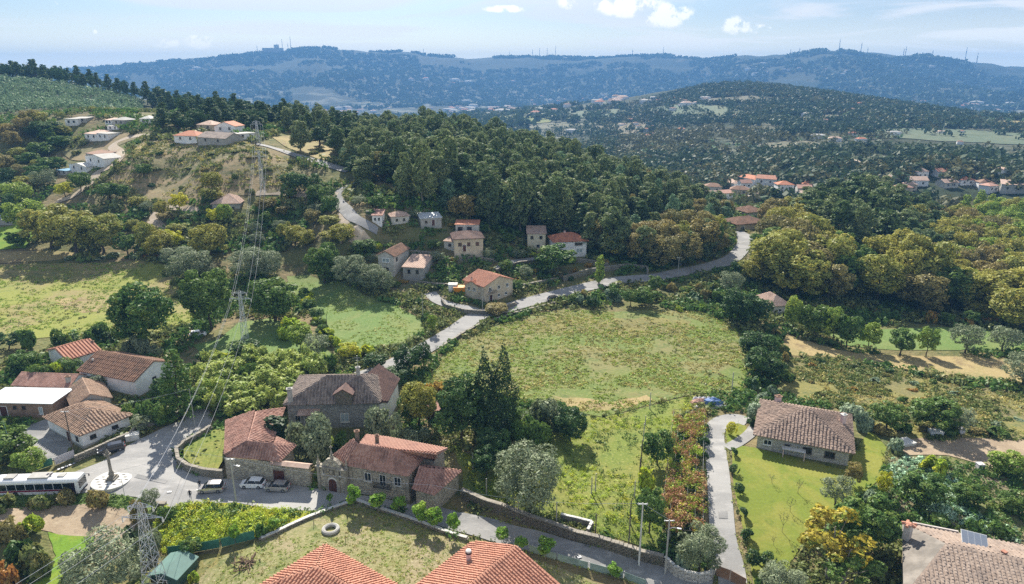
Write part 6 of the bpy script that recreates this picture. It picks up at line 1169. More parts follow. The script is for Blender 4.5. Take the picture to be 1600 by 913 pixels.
# --- clipped balls along the drive
for i, (px, by, w, lab) in enumerate([(1145,712,13,'topmost clipped bush of the lawn side drive row'),(1147,740,15,'second clipped bush from the top of the lawn side row'),(1154,770,16,'third clipped bush of the lawn side row'),(1159,808,16,'fourth clipped bush of the lawn side row'),(1167,844,18,'fifth clipped bush of the lawn side row'),(1176,882,23,'large clipped bush near the bottom of the lawn side row'),(1200,884,22,'clipped bush beside the large one on the lawn')]): tree('ball', px, by, by-w*1.0, w, lab)
for px, by, w, lab in [(1100,702,16,'upper dark bush between vines and drive'),(1098,752,16,'dark bush between vines and drive at mid height'),(1099,796,16,'rounded dark bush between vines and drive'),(1100,838,18,'lower dark bush between vines and drive'),(1102,676,12,'small dark bush at the top of the drive'),(1099,722,14,'grey green bush between vines and drive')]: tree('ball', px, by, by-w*1.2, w, lab)
# --- lawn and garden right
for a in [('orange_tree',1292,905,800,92,'wide orange and yellow leaved tree on the lawn'),('thin_tree',1316,925,842,80,'thin green tree in front of the orange leaved tree'),('big_oak',1348,862,782,82,'bright leafy tree at the corner of the lawn'),('big_oak',1322,846,796,34,'dark leafy tree left of the bright leafy tree'),('olive',1304,790,744,46,'grey leaved small tree on the lawn'),('yellow',1379,776,736,20,'yellow columnar bush at the lawn edge'),('ochre',1331,758,722,24,'small orange brown tree by the bungalow corner'),('bare',1247,772,748,20,'small bare tree in the middle of the lawn'),('bare',1234,800,776,18,'thin bare sapling on the lawn'),('bare',1206,756,740,14,'bare sapling below the bungalow'),('bare',1222,832,796,18,'leafless sapling at the left of the lawn'),('bare',1208,852,836,14,'tiny bare sapling near the drive'),('big_olive',1222,935,886,64,'grey olive in the bottom corner of the lawn'),('dark_shrub',1195,925,892,26,'dark bush at the bottom of the lawn'),
    ('big_oak',1440,786,742,58,'dense dark fruit tree in the vegetable garden'),('big_oak',1508,788,758,40,'dark fruit tree right of the dense dark one'),('yellow_shrub',1462,742,716,36,'yellowish bush in the vegetable garden'),('shrub',1468,820,802,28,'leafy bush behind the solar panel house'),('big_shrub',1410,820,800,32,'bush behind the mossy roof'),('oak',1576,800,770,34,'green tree at the right edge of the vegetable garden'),('shrub',1560,832,814,34,'bush behind the barrel tile roof'),('shrub',1520,830,812,30,'low green bush behind the solar panel'),('big_shrub',1380,790,770,40,'leafy bush left in the vegetable garden'),('grey_shrub',1398,704,680,24,'grey bush at the corner of the bare plot'),('lime',1570,742,706,44,'vine pergola mound at the right edge'),('grey_shrub',1366,790,768,30,'grey bush between lawn and vegetables')]: tree(*a)
# cabbages and vegetables
pv_ = rpts(gw((1392,716),(1440,716),(1490,745),(1510,800),(1590,830),(1590,850),(1500,822),(1450,800),(1400,770),(1382,760)), 700, 61)
mass('cabbage_rows', pv_, np.full(len(pv_), .7), np.random.RandomState(3).uniform(.7, 1.2, len(pv_)), 'leaf_cabbage', 16, .24, 'blue green cabbages growing in the vegetable garden')
pv_ = rpts(gw((1340,800),(1380,752),(1480,720),(1600,740),(1640,850),(1560,850),(1450,815)), 900, 62)
mass('vegetable_growth', pv_, np.random.RandomState(5).uniform(.4, 1.3, len(pv_)), np.random.RandomState(4).uniform(.8, 1.8, len(pv_)), 'leaf_oak', 22, .16, 'mixed low green growth of the vegetable garden')
# --- tufts and rough grass
def tufts(name, poly, n, hr, wr, mat, label, seed, per=9, lk=.2):
    p = rpts(poly, n, seed); rs = np.random.RandomState(seed); k = vnoise(p[:, 0]*.16, p[:, 1]*.16, seed) > .38; p = p[k]
    mass(name, p, rs.uniform(*hr, len(p)), rs.uniform(*wr, len(p)), mat, per, lk, label, seed, drop=-.1)
tufts('meadow_tussocks', FIELD, 9000, (.15, .5), (.5, 1.2), 'leaf_grass', 'tussocks of rough grass in the large meadow', 71); tufts('meadow_weeds', FIELD, 1300, (.2, .6), (.5, 1.4), 'leaf_scrub', 'dark weeds scattered in the large meadow', 72); tufts('meadow_straw', FIELD, 4500, (.2, .5), (.5, 1.4), 'leaf_straw', 'dry straw coloured tufts in the large meadow', 73)
tufts('left_meadow_tussocks', LEFTF, 5000, (.2, .6), (.6, 1.5), 'leaf_grass', 'grass tufts in the left meadow', 74); tufts('left_meadow_weeds', LEFTF, 900, (.3, .7), (.6, 1.6), 'leaf_scrub', 'dark weeds in the left meadow', 75)
tufts('green_field_grass', GREENF, 4000, (.15, .4), (.5, 1.2), 'leaf_grass', 'grass tufts in the bright green field', 76)
tufts('garden_weeds', GARD, 4600, (.2, .7), (.5, 1.2), 'leaf_weed', 'tall yellow green weeds behind the long wall', 77, 16, .13); tufts('garden_brambles', GARD, 1500, (.3, .8), (.6, 1.4), 'leaf_oak', 'green brambles behind the long wall', 78, 16, .14)
tufts('yellow_weeds', YEL, 2600, (.5, 1.3), (.5, 1.1), 'leaf_weed', 'tall yellow flowering weeds by the square', 79, 20, .14); tufts('green_weeds', YEL, 700, (.5, 1.2), (.6, 1.3), 'leaf_oak', 'green weeds by the square', 80, 14)
tufts('lot_grass', LOT, 5200, (.08, .25), (.25, .7), 'leaf_grass', 'short grass tufts on the dry lot', 81, 8); tufts('lot_straw', LOT, 3500, (.06, .2), (.25, .7), 'leaf_straw', 'dry tufts on the dry lot', 82, 8)
tufts('heath_tussocks', HEATH, 5200, (.3, .9), (.6, 1.6), 'leaf_scrub', 'heathy tussocks behind the bungalow', 83, 11); tufts('heath_straw', HEATH, 3000, (.3, .8), (.5, 1.4), 'leaf_straw', 'dry stalks behind the bungalow', 84, 9)
tufts('hillside_scrub', SLOPE, 2000, (.4, 1.1), (1., 3.), 'leaf_scrub', 'low scrub covering the dry hillside', 85, 10, .2); tufts('hillside_straw', SLOPE, 2600, (.3, .8), (1., 2.6), 'leaf_straw', 'dry grass covering the dry hillside', 86, 9)
tufts('verge_growth', gw((-20,772),(60,774),(130,772),(200,776),(250,790),(240,806),(214,812),(195,795),(130,788),(60,792),(-20,797)), 900, (.2, .7), (.5, 1.2), 'leaf_oak', 'green growth on the verge below the bus', 87)
und = rpts(wp((420,95),(440,300),(700,330),(1150,300),(1300,95))+[], 9, 1)
# undergrowth over all the land that is neither field nor road
rs = np.random.RandomState(9); a_ = rs.uniform(R(-41), R(41), 60000); d_ = np.exp(rs.uniform(math.log(85), math.log(470), 60000)); X = d_*np.sin(a_); Y = d_*np.cos(a_); keep = np.ones(len(X), bool)
for P in list(BLOCK)+[FIELD, LEFTF, GREENF, GARD, LAWN, LOT, YEL, SOIL, GRASSP, SLOPE, HEATH, STRAW, VEG]: keep &= ~inpoly(X, Y, P)
for nm in ('stubble_strip','garden_grass','lawn_island','verge','upper_field','hilltop_field','bare_bank','green_strip','bare_plot','orchard_floor','small_paddock','far_lawn'):
    o = bpy.data.objects.get(nm)
    if o:
        bb = np.array([v.co[:2] for v in o.data.vertices]); keep &= ~((X > bb[:, 0].min()) & (X < bb[:, 0].max()) & (Y > bb[:, 1].min()) & (Y < bb[:, 1].max()))
keep &= vnoise(X*.06, Y*.06, 4) > .34; X, Y, d_ = X[keep], Y[keep], d_[keep]; Zu = H(X, Y)
kk = vnoise(X*.11, Y*.11, 8)
for nm, mt_, sel, lab in (('undergrowth', 'leaf_scrub', kk < .5, 'olive brown undergrowth covering the rough land'), ('green_undergrowth', 'leaf_oak', kk >= .5, 'green undergrowth covering the rough land')):
    p = np.c_[X[sel], Y[sel], Zu[sel]]; dd = d_[sel]; r2 = np.random.RandomState(3); k2 = r2.uniform(.5, 1.3, len(p))*np.clip(dd/140, .8, 2.2)
    mass(nm, p, k2*1.0, k2*1.9, mt_, 12, .19, lab, 9)
def edging(name, paths, n, hr, wr, mat, label, seed):
    rs = np.random.RandomState(seed); P = []
    for path, wd in paths:
        c = smooth([G(a, b).to_2d() for a, b in path], 8); L_ = sum((c[i+1]-c[i]).length for i in range(len(c)-1))
        for i in range(len(c)-1):
            d = c[i+1]-c[i]; nn = Vector((-d.y, d.x)).normalized()
            for _ in range(max(1, int(n*d.length))):
                p = c[i]+d*rs.rand()+nn*rs.choice((-1, 1))*(wd/2+abs(rs.normal(0, .35))-.1); P.append((p.x, p.y))
    P = np.array(P); P = P[vnoise(P[:, 0]*.35, P[:, 1]*.35, seed) > .36]; P = np.c_[P, H(P[:, 0], P[:, 1])]; mass(name, P, rs.uniform(*hr, len(P)), rs.uniform(*wr, len(P)), mat, 8, .2, label, seed)
DRV = [(1148,945),(1142,890),(1130,840),(1126,790),(1122,740),(1117,700),(1116,675),(1128,660),(1150,655)]; LNE = [(700,812),(760,827),(830,846),(900,866),(970,884),(1040,902)]; VRD = [(588,582),(640,558),(682,535),(715,515),(748,494),(800,480),(850,466),(905,452),(960,440),(1030,433),(1090,422),(1138,408),(1160,388)]
edging('verge_grass', [(DRV, 3.8), (LNE, 4.2), (VRD, 6.2)], 3.5, (.1, .4), (.3, .8), 'leaf_grass', 'grass along the edges of drive, lane and valley road', 3); edging('verge_weeds', [(LNE, 4.2), (VRD, 6.2), ([(435,228),(470,246),(512,258)], 4)], 1.6, (.3, .8), (.5, 1.2), 'leaf_scrub', 'weeds along the edges of lane and valley road', 4)
# --- far woods
def farwood(name, poly, n, hr, wr, mat, label, seed, per=14, thr=.42, sc=.006, lk=.24):
    rs0 = np.random.RandomState(seed+7); p = rpts(poly, n, seed, False); k = vnoise(p[:, 0]*sc, p[:, 1]*sc, seed)*.7+vnoise(p[:, 0]*sc*4, p[:, 1]*sc*4, seed+1)*.3 > thr; p = p[k]
    for F_ in FARCLR: p = p[~inpoly(p[:, 0], p[:, 1], F_) | (rs0.rand(len(p)) < .13)]
    p = np.array([q for q in p if math.hypot(q[0], q[1]) > 720 or not hides(q[0], q[1], 8)]); rs = np.random.RandomState(seed)
    mass(name, p, rs.uniform(*hr, len(p)), rs.uniform(*wr, len(p)), mat, per, lk, label, seed)
MID = wp((980,440),(1160,400),(1320,420),(1500,480),(1720,480),(1720,1500),(1480,1750),(1150,1850),(940,1800),(900,900))
farwood('far_oak_wood', MID, 12000, (7, 12), (10, 18), 'leaf_farwood', 'dark woods covering the mid slope', 91, 20, .40, .004, .16); farwood('far_autumn_wood', MID, 6500, (6, 10), (10, 17), 'leaf_farbrown', 'olive brown woods covering the mid slope', 92, 18, .42, .005, .16); farwood('far_pale_wood', MID, 2600, (3, 7), (6, 10), 'leaf_teal', 'pale green young plantations on the mid slope', 93, 11, .58, .005)
farwood('valley_edge_wood', wp((1000,400),(1250,440),(1400,480),(1720,440),(1720,640),(1300,720),(1050,640)), 2600, (6, 11), (9, 15), 'leaf_farbrown', 'autumn trees around the village in the valley', 94, 24, .45, .01, .15); farwood('valley_green_wood', wp((1000,400),(1250,440),(1400,480),(1720,440),(1720,700),(1300,760),(1050,640)), 2200, (6, 12), (9, 15), 'leaf_farwood', 'green trees around the village in the valley', 95, 24, .45, .01, .15)
farwood('back_slope_wood', wp((-60,760),(430,620),(560,520),(800,560),(960,520),(960,1500),(400,1400),(-60,1300)), 6000, (8, 14), (7, 12), 'leaf_farwood', 'dark woods behind the left ridge', 96, 12, .36, .006)
farwood('valley_floor_wood', wp((380,1500),(960,1500),(1000,3000),(380,3200)), 4200, (10, 16), (16, 34), 'leaf_farwood', 'dark tree belts on the far valley floor', 97, 12, .52, .003)
farwood('mountain_wood', wp((-100,3600),(400,3700),(1100,4000),(1130,5950),(400,6000),(-100,6000)), 15000, (10, 18), (22, 50), 'leaf_farwood', 'woods on the long mountain', 98, 9, .3, .0016, .26); farwood('right_mountain_wood', wp((1000,3000),(1720,3000),(1720,5200),(1110,5200)), 9000, (10, 18), (20, 44), 'leaf_farwood', 'woods on the right mountain', 99, 9, .33, .002, .26)
for nm_, pl_, dd_, n_, sd in (('ridge_wood', RIDGE, 0, 2600, 100),):
    rs = np.random.RandomState(sd); px = rs.uniform(-100, 1750, n_); dd = np.where(px < 1120, 6000, 5200)+rs.uniform(-120, 60, n_); P = np.array([tuple(Pd(a, 90, d)) for a, d in zip(px, dd)]); P[:, 2] = H(P[:, 0], P[:, 1])
    k = vnoise(px*.03, px*0, 3) > .35; mass(nm_, P[k], rs.uniform(10, 22, k.sum()), rs.uniform(25, 60, k.sum()), 'leaf_farwood', 9, .25, 'tree line along the mountain crest', sd)
# ---------------------------------------------------------------- walls, vehicles, poles, people, small things
def stonewall(name, label, path, h, th, mat='dark_stone', cap='terrace_stone', sz=(.55, .3), world=None, zoff=0., cat='wall', top=None):
    P = world or [G(a, b) for a, b in path]; P = [Vector(p) for p in P]; r = root(name, label, cat, P[0].copy()); core, st, cp = MB(), MB(), MB(); rng = random.Random(len(P)*3+1)
    for i in range(len(P)-1):
        a, b = P[i], P[i+1]; d = (b-a).to_2d(); Ln = d.length; u = Vector((d.x, d.y, 0))/Ln; n = Vector((u.y, -u.x, 0)); k = max(1, int(Ln/2.2))
        for j in range(k):
            p, q = a+u*Ln*j/k, a+u*Ln*(j+1)/k; zp, zq = h1(p.x, p.y)+zoff, h1(q.x, q.y)+zoff; p.z, q.z = zp, zq; t0, t1 = (h, h) if top is None else (top-zp, top-zq)
            e = (q-p)*.999
            core.hexa([p-n*th*.4+Vector((0,0,-.8)), p+e-n*th*.4+Vector((0,0,-.8)), p+e+n*th*.4+Vector((0,0,-.8)), p+n*th*.4+Vector((0,0,-.8)), p-n*th*.4+Vector((0,0,t0)), p+e-n*th*.4+Vector((0,0,t1)), p+e+n*th*.4+Vector((0,0,t1)), p+n*th*.4+Vector((0,0,t0))])
            m = max(1, int((q-p).length/sz[0]))
            for s_ in range(int(h/sz[1])+1):
                for c in range(m):
                    if s_*sz[1] > h-.05: continue
                    o = p.lerp(q, (c+(.5 if s_ % 2 else 0)*.9)/m); ww = (q-p).length/m*rng.uniform(.82, .98); hh = min(sz[1], h-s_*sz[1])*rng.uniform(.82, .97); pr = rng.uniform(.0, .07)
                    o = o+Vector((0, 0, s_*sz[1]+rng.uniform(0, .02)))
                    st.obox(o-n*(th*.5+pr-.02), u*ww, n*(th+2*pr), (0, 0, hh))
            for c in range(m):
                o = p.lerp(q, c/m); hz_ = t0+(t1-t0)*c/m; cp.obox(o-n*(th*.5+.06)+Vector((0, 0, hz_+.003)), u*((q-p).length/m*.96), n*(th+.12), (0, 0, rng.uniform(.1, .17)))
    core.build('core', MT[mat], r); st.build('stones', MT[mat], r, kind='stuff'); cp.build('coping', MT[cap], r, kind='stuff'); return r
stonewall('stone_wall', 'long dark stone wall between the lane and the overgrown manor garden', [(722,778),(760,795),(800,809),(850,827),(900,845),(960,862),(1000,875),(1036,884)], 2.0, .6, zoff=-.4)
cwp = [(1038,884),(1052,898),(1070,907),(1090,911),(1108,908),(1116,896)]
stonewall('block_wall', 'curved pale block wall at the lower entrance of the drive', cwp, 1.5, .3, 'pale_block', 'white_stone', (.8, .4))
stonewall('stone_wall', 'curved stone retaining wall of the grassy bank beside the manor wing', [(350,748),(320,745),(295,738),(280,728),(277,712),(290,700),(312,688),(330,676)], 1.5, .5, 'stone_wall', 'terrace_stone')
stonewall('stone_wall', 'low stone edge of the dry lot along the lane', [(556,785),(590,797),(630,810),(690,832),(730,845)], .5, .4, 'stone_wall', 'white_stone')
stonewall('stone_wall', 'low stone edge of the dry lot beside the yellow weeds', [(556,785),(520,797),(490,808),(460,821),(430,836),(408,845)], .45, .4, 'stone_wall', 'white_stone')
stonewall('stone_wall', 'stone boundary wall under the white corner house by the black car', [(118,722),(150,708),(205,684),(212,676)], 1.1, .4, 'stone_wall', 'terrace_stone')
stonewall('stone_wall', 'rough stone roadside wall right of the white corner house', [(218,676),(240,668),(262,660),(284,650)], 1.3, .5, 'stone_wall', 'terrace_stone')
stonewall('stone_wall', 'dark stone wall carrying the valley road above the meadow', [(690,545),(720,525),(752,508),(800,493),(850,480),(872,474)], 1.1, .5, 'dark_stone', 'terrace_stone', (.8, .4), zoff=-.5)
stonewall('stone_wall', 'long terrace wall above the valley road bend', [(880,440),(920,428),(980,420),(1010,424),(1012,430)], 1.6, .5, 'stone_wall', 'terrace_stone', (.8, .4))
stonewall('stone_wall', 'curved garden wall in front of the orange roofed house', [(690,472),(696,482),(725,490),(765,492),(805,478)], 1.1, .4, 'stone_wall', 'terrace_stone', (.8, .4))
stonewall('stone_wall', 'terrace wall below the narrow road to the white houses', [(775,430),(810,418),(850,412),(880,412)], 1.8, .5, 'dark_stone', 'terrace_stone', (.8, .4))
stonewall('stone_wall', 'small stone tank walls at the lower edge of the manor garden', [(876,812),(925,824),(918,838)], 1.0, .3, 'terrace_stone', 'white_stone', (.8, .4), cat='tank')
for lb_, pt_ in (('low terrace wall in the gardens above the two storey house', [(604,402),(640,397),(688,402)]), ('low terrace wall left of the orange roofed house', [(640,444),(680,449),(715,452)]), ('low terrace wall below the cream house with dark roof', [(700,410),(740,407),(772,412)]), ('low terrace wall right of the green tree in front of the white house', [(884,408),(920,412),(950,418)]), ('low terrace wall beside the steep lane', [(572,336),(590,346),(604,356)]), ('low terrace wall above the bend of the pale valley road', [(812,452),(840,446),(872,440)])):
    stonewall('stone_wall', lb_, pt_, 1.2, .5, 'stone_wall', 'terrace_stone', (.9, .45))
# grassy bank inside the retaining wall
sheet('grass_bank', [(340,742),(305,735),(288,722),(288,708),(305,694),(330,680),(352,672),(356,714)], 'garden_grass', 1.3, 1.5, .05, label='green grass bank behind the curved retaining wall')
# --- fences
def fence(name, label, path, h, mat, post, step=2.5, cat='fence', z=0.):
    P = [G(a, b) for a, b in path]; r = root(name, label, cat, P[0].copy())
    for i in range(len(P)-1):
        a, b = P[i], P[i+1]; n = max(1, int((b-a).to_2d().length/step))
        for j in range(n):
            p, q = a.lerp(b, j/n), a.lerp(b, (j+1)/n); p.z, q.z = h1(p.x, p.y)+z, h1(q.x, q.y)+z; u = (q-p); w = Vector((u.y, -u.x, 0)).normalized()*.03
            pn = MB(); pn.obox(p+u*.03+Vector((0, 0, .05)), u*.94, w, (0, 0, h-.05)); pn.build('panel', MT[mat], r)
            pb = MB(); pb.tube([p+Vector((0, 0, -.3)), p+Vector((0, 0, h+.12))], .045, 5); pb.build('post', MT[post], r)
    return r
fence('net_fence', 'green net fence along the lower edge of the yellow weeds', [(262,868),(300,864),(345,856),(400,842)], 1.5, 'net', 'post_wood')
fence('net_fence', 'pale green net fence between the lane and the orange roofs', [(826,862),(870,876),(920,890),(975,905),(1010,918)], 1.2, 'pale_net', 'galvanised')
fence('net_fence', 'green net fence round the yellow green tree in the left corner', [(8,672),(18,700),(32,726),(50,738),(84,726)], 1.4, 'net', 'post_wood')
fence('metal_gate', 'pale metal sliding gate at the yard of the white corner house', [(86,728),(118,714)], 1.5, 'white_sack', 'galvanised', 2.4, 'gate')
fence('panel_fence', 'brown panel gate beside the curved white wall', [(1118,900),(1140,908),(1165,922)], 1.8, 'brown_panel', 'post_wood', 2.5, 'gate')
# --- poles
def pole(name, label, px, by, ty, r0, mat, arms=0, cat='pole', group=None, lamp=False):
    g = G(px, by); h = ztop(g, ty)-g.z; mb = MB()
    o = root(name, label, cat, g, group); mb.tube([g+Vector((0,0,-.4)), g+Vector((0,0,h))], [r0, r0*.65], 7); mb.build('shaft', MT[mat], o); top = g+Vector((0, 0, h))
    for i in range(arms):
        z = top-Vector((0, 0, .25+i*.5)); ab = MB(); ab.obox(z+Vector((-.7, -.05, 0)), (1.4, 0, 0), (0, .1, 0), (0, 0, .1)); a_ = ab.build('crossarm', MT['galvanised'], o)
        for x in (-.6, 0, .6): ib = MB(); ib.lathe(z+Vector((x, 0, .1)), [(.05, 0), (.07, .08), (.03, .2)], 6); ib.build('insulator', MT['white_stone'], a_)
    if lamp:
        lb = MB(); q = top-Vector((0, 0, 1.5)); lb.tube([q, q+Vector((.5, -.2, .35)), q+Vector((1.1, -.4, .4))], .04, 5); l_ = lb.build('lamp_arm', MT['galvanised'], o); hb = MB(); hb.obox(q+Vector((1.0, -.5, .34)), (.55, -.18, 0), (.07, .2, 0), (0, 0, .12)); hb.build('lamp_head', MT['galvanised'], l_)
    return top
T1 = pole('utility_pole', 'concrete street pole with a lamp in front of the parked cars', 369, 784, 716, .16, 'concrete', 1, lamp=True)
T2 = pole('utility_pole', 'dark pole at the corner of the white house above the bus', 116, 712, 642, .13, 'post_wood', 1)
T3 = pole('utility_pole', 'pole in front of the low manor pavilion', 677, 796, 758, .11, 'concrete', 0)
T4 = pole('utility_pole', 'pale concrete pole beside the long stone wall', 998, 884, 786, .15, 'white_stone', 1)
T5 = pole('utility_pole', 'grey pole at the start of the curved white wall', 1039, 898, 812, .15, 'concrete', 1, lamp=True)
T6 = pole('utility_pole', 'thin pole rising between the shrubs by the orange roof', 174, 545, 520, .07, 'post_wood', 0)
T7 = pole('utility_pole', 'grey pole in front of the orange roofed house', 754, 490, 452, .12, 'concrete', 0); T8 = pole('utility_pole', 'pole at the upper edge of the bright field', 661, 500, 458, .12, 'concrete', 0)
T9 = pole('utility_pole', 'thin pole beside the bright shrub above the road wall', 305, 668, 608, .07, 'concrete', 0); T10 = pole('utility_pole', 'pole among the garden trees right of the two white houses', 1059, 432, 402, .12, 'concrete', 1); T11 = pole('utility_pole', 'pole before the eucalyptus wood on the hillside', 735, 350, 316, .12, 'post_wood', 1)
T12 = pole('sign_post', 'thin sign pole on the square beside the pillory', 195, 776, 748, .05, 'galvanised', 0, 'sign post')
for px, by, ty, lab in [(739,738,708,'pale stone post behind the pavilion'),(760,776,748,'left stone post of the pair below the cypress'),(930,770,740,'right post of the twin posts in the overgrown garden'),(924,772,746,'left post of the twin posts in the overgrown garden'),(1001,730,688,'tall thin post left of the dark tree by the vines'),(998,758,716,'thin post below the tall thin post'),(991,778,752,'short leaning post left of the vines'),(984,818,782,'thin post above the pale concrete pole'),(982,855,810,'dark post at the lower right of the garden'),(930,840,803,'dark post beside the stone tank'),(869,822,785,'grey post left of the stone tank'),(810,806,778,'grey post below the large olive'),(1015,640,614,'post at the lower edge of the meadow'),(1143,612,582,'lone pole at the right edge of the meadow'),(1008,665,650,'post above the red vines'),(1005,690,662,'slim post by the top of the vines')]:
    g = G(px, by); h = ztop(g, ty)-g.z; mb = MB(); mb.tube([g+Vector((0,0,-.3)), g+Vector((.03,.02,h*.5)), g+Vector((.02,0,h))], [.11,.10,.08], 6); tag(mb.build('garden_post', MT['post_wood' if 'dark' in lab or 'thin' in lab else 'concrete'], None, g), lab, 'post')
# vineyard posts round the fields
def posts(path, step, h, label, group, r=.07):
    P = [G(a, b).to_2d() for a, b in path]; mb = MB(); mb.tube([(0,0,-.3), (0,0,h)], [r, r*.8], 5); mb.tube([(0,0,h*.75), (.5,.15,0)], r*.5, 4); me_ = mb.mesh('vine_post', MT['post_wood'])
    for i in range(len(P)-1):
        n = max(1, int((P[i+1]-P[i]).length/step))
        for j in range(n): p = P[i].lerp(P[i+1], j/n); o = link('vine_post', me_); o.location = (p.x, p.y, h1(p.x, p.y)); o.rotation_euler = (random.uniform(-.06, .06), random.uniform(-.06, .06), random.uniform(0, 6)); tag(o, label, 'post', group)
posts([(682,553),(720,532),(760,512),(810,497),(868,486)], 5.5, 2.2, 'wooden vine post along the meadow below the pale road', 'vine posts below the pale road')
posts([(545,560),(610,548),(640,535),(662,515)], 4.5, 2.2, 'wooden vine post along the lower edge of the bright field', 'vine posts at the lower edge of the bright field')
posts([(598,458),(620,472),(650,490),(668,505)], 4.5, 2.4, 'wooden vine post along the upper edge of the bright field', 'vine posts at the upper edge of the bright field')
posts([(510,505),(514,530),(520,556),(524,575)], 3., 2.6, 'dark vine post at the left corner of the bright field', 'vine posts at the left corner of the bright field')
posts([(490,822),(540,846),(525,870)], 5., 1.1, 'small wooden stake on the dry lot', 'stakes on the dry lot', .04)
# --- red vine pergola beside the drive
pgr = root('vine_pergola', 'long vine pergola with red and yellow leaves between garden and drive', 'pergola', G(1070, 760))
pl_, pr_ = [G(a, b) for a, b in ((1052,655),(1046,700),(1040,760),(1032,820),(1046,845))], [G(a, b) for a, b in ((1100,655),(1098,700),(1097,760),(1097,820),(1097,850))]
def along(P, t):
    k = t*(len(P)-1); i = min(int(k), len(P)-2); return P[i].lerp(P[i+1], k-i)
for i in range(11):
    a, b = along(pl_, i/10), along(pr_, i/10)
    for p in (a, b): mb = MB(); mb.tube([p+Vector((0,0,-.4)), p+Vector((0,0,2.1))], .07, 5); mb.build('post', MT['concrete'], pgr)
    mb = MB(); mb.tube([a+Vector((0,0,2.05)), b+Vector((0,0,2.05))], .03, 5); mb.build('beam', MT['post_wood'], pgr)
for k in range(6):
    mb = MB(); mb.tube([along(pl_, i/10).lerp(along(pr_, i/10), k/5)+Vector((0,0,2.12)) for i in range(11)], .012, 4); mb.build('wire', MT['wire'], pgr)
rs = np.random.RandomState(4); vp = []
for i in range(1300):
    t, s_ = rs.random(), rs.random(); p = along(pl_, t).lerp(along(pr_, t), s_)
    if vnoise([p.x*.5], [p.y*.5], 3)[0] < .33: continue
    vp.append((p.x, p.y, p.z+rs.uniform(1.3, 2.0)))
vp = np.array(vp); k = len(vp)//2
o = mass('red_vines', vp[::2], rs.uniform(.6, 1.3, len(vp[::2])), rs.uniform(.8, 1.6, len(vp[::2])), 'leaf_russet', 26, .12, 'russet red vine leaves on the pergola', 5); o2 = mass('yellow_vines', vp[1::2], rs.uniform(.4, .9, len(vp[1::2])), rs.uniform(.8, 1.6, len(vp[1::2])), 'leaf_weed', 22, .12, 'yellowing vine leaves on the pergola', 6)
gp_ = np.array([tuple(along(pl_, rs.random()).lerp(along(pr_, rs.random()), rs.uniform(.1, .9))) for _ in range(420)]); gp_[:, 2] = H(gp_[:, 0], gp_[:, 1]); o3 = mass('pergola_growth', gp_, rs.uniform(.5, 1.4, 420), rs.uniform(.8, 1.6, 420), 'leaf_oak', 18, .15, 'green growth under the pergola', 7)
for oo in (o, o2, o3):
    del oo['label']; oo.parent = pgr; oo.location = -pgr.location
# --- power lines
def pylon(name, label, base, h, w0, cat='pylon', k=1.):
    r = root(name, label, cat, base); B = Vector(base); lv = 9
    def cor(t): w = w0*(1-t)**1.1*.5+.22; return [B+Vector((sx*w, sy*w, h*t)) for sx, sy in ((-1,-1),(1,-1),(1,1),(-1,1))]
    for c in range(4): mb = MB(); mb.tube([cor(0)[c]+Vector((0,0,-.5)), cor(.5)[c], cor(1)[c]], .075*k, 4); mb.build('leg', MT['galvanised'], r)
    br = MB()
    for i in range(lv):
        a, b = cor(i/lv), cor((i+1)/lv)
        for c in range(4): d = (c+1) % 4; br.tube([a[c], b[d]], .04*k, 4); br.tube([a[d], b[c]], .04*k, 4); br.tube([b[c], b[d]], .035*k, 4)
    br.build('bracing', MT['galvanised'], r, kind='stuff'); tips = []
    for z, wd in ((.97, 1.6), (.86, 2.6)):
        for s in (-1, 1):
            ab = MB(); p = B+Vector((0, 0, h*z)); e = p+Vector((s*wd, 0, .1)); ab.tube([p+Vector((s*.2,-.25,0)), e], .045, 4); ab.tube([p+Vector((s*.2,.25,0)), e], .045, 4); ab.tube([p+Vector((0,0,.75)), e], .04, 4)
            for k in range(3): t = (k+1)/4; ab.tube([(p+Vector((s*.2,-.25,0))).lerp(e, t), (p+Vector((0,0,.75))).lerp(e, t)], .03, 4)
            a_ = ab.build('crossarm', MT['galvanised'], r); ib = MB(); ib.lathe(e+Vector((0, 0, -.8)), [(.06, 0), (.12, .15), (.05, .2), (.12, .35), (.05, .4), (.12, .55), (.04, .8)], 6); ib.build('insulator', MT['white_stone'], a_); tips.append(e+Vector((0, 0, -.8)))
    return tips
ba = Uz(246, 934, -2); t_a = pylon('lattice_pylon', 'lattice steel pylon above the green shed at the bottom left', ba, ztop(ba, 788)+2, 2.2, k=.62)
def wire(label, a, b, sag, group):
    a, b = Vector(a), Vector(b); pts = [a.lerp(b, i/16)-Vector((0, 0, sag*4*(i/16)*(1-i/16))) for i in range(17)]; mb = MB(); mb.tube(pts, .02, 4)
    if group == 'power_cable': pass
    o = mb.build('power_cable', MT['wire'], None, a); tag(o, label, 'cable', group)
bb = G(384, 536); t_b = pylon('lattice_pylon', 'slim lattice pylon behind the leafy oak by the green clearing', bb, ztop(bb, 456)-bb.z, 1.1, k=.7)
bc = G(411, 300); t_c = pylon('lattice_pylon', 'slim lattice pylon on the dry hillside', bc, ztop(bc, 236)-bc.z, 1.2, k=.7)
bd = G(404, 225); t_d = pylon('lattice_pylon', 'white lattice pylon on the crest right of the hilltop houses', bd, ztop(bd, 190)-bd.z, 1.4, k=.8)
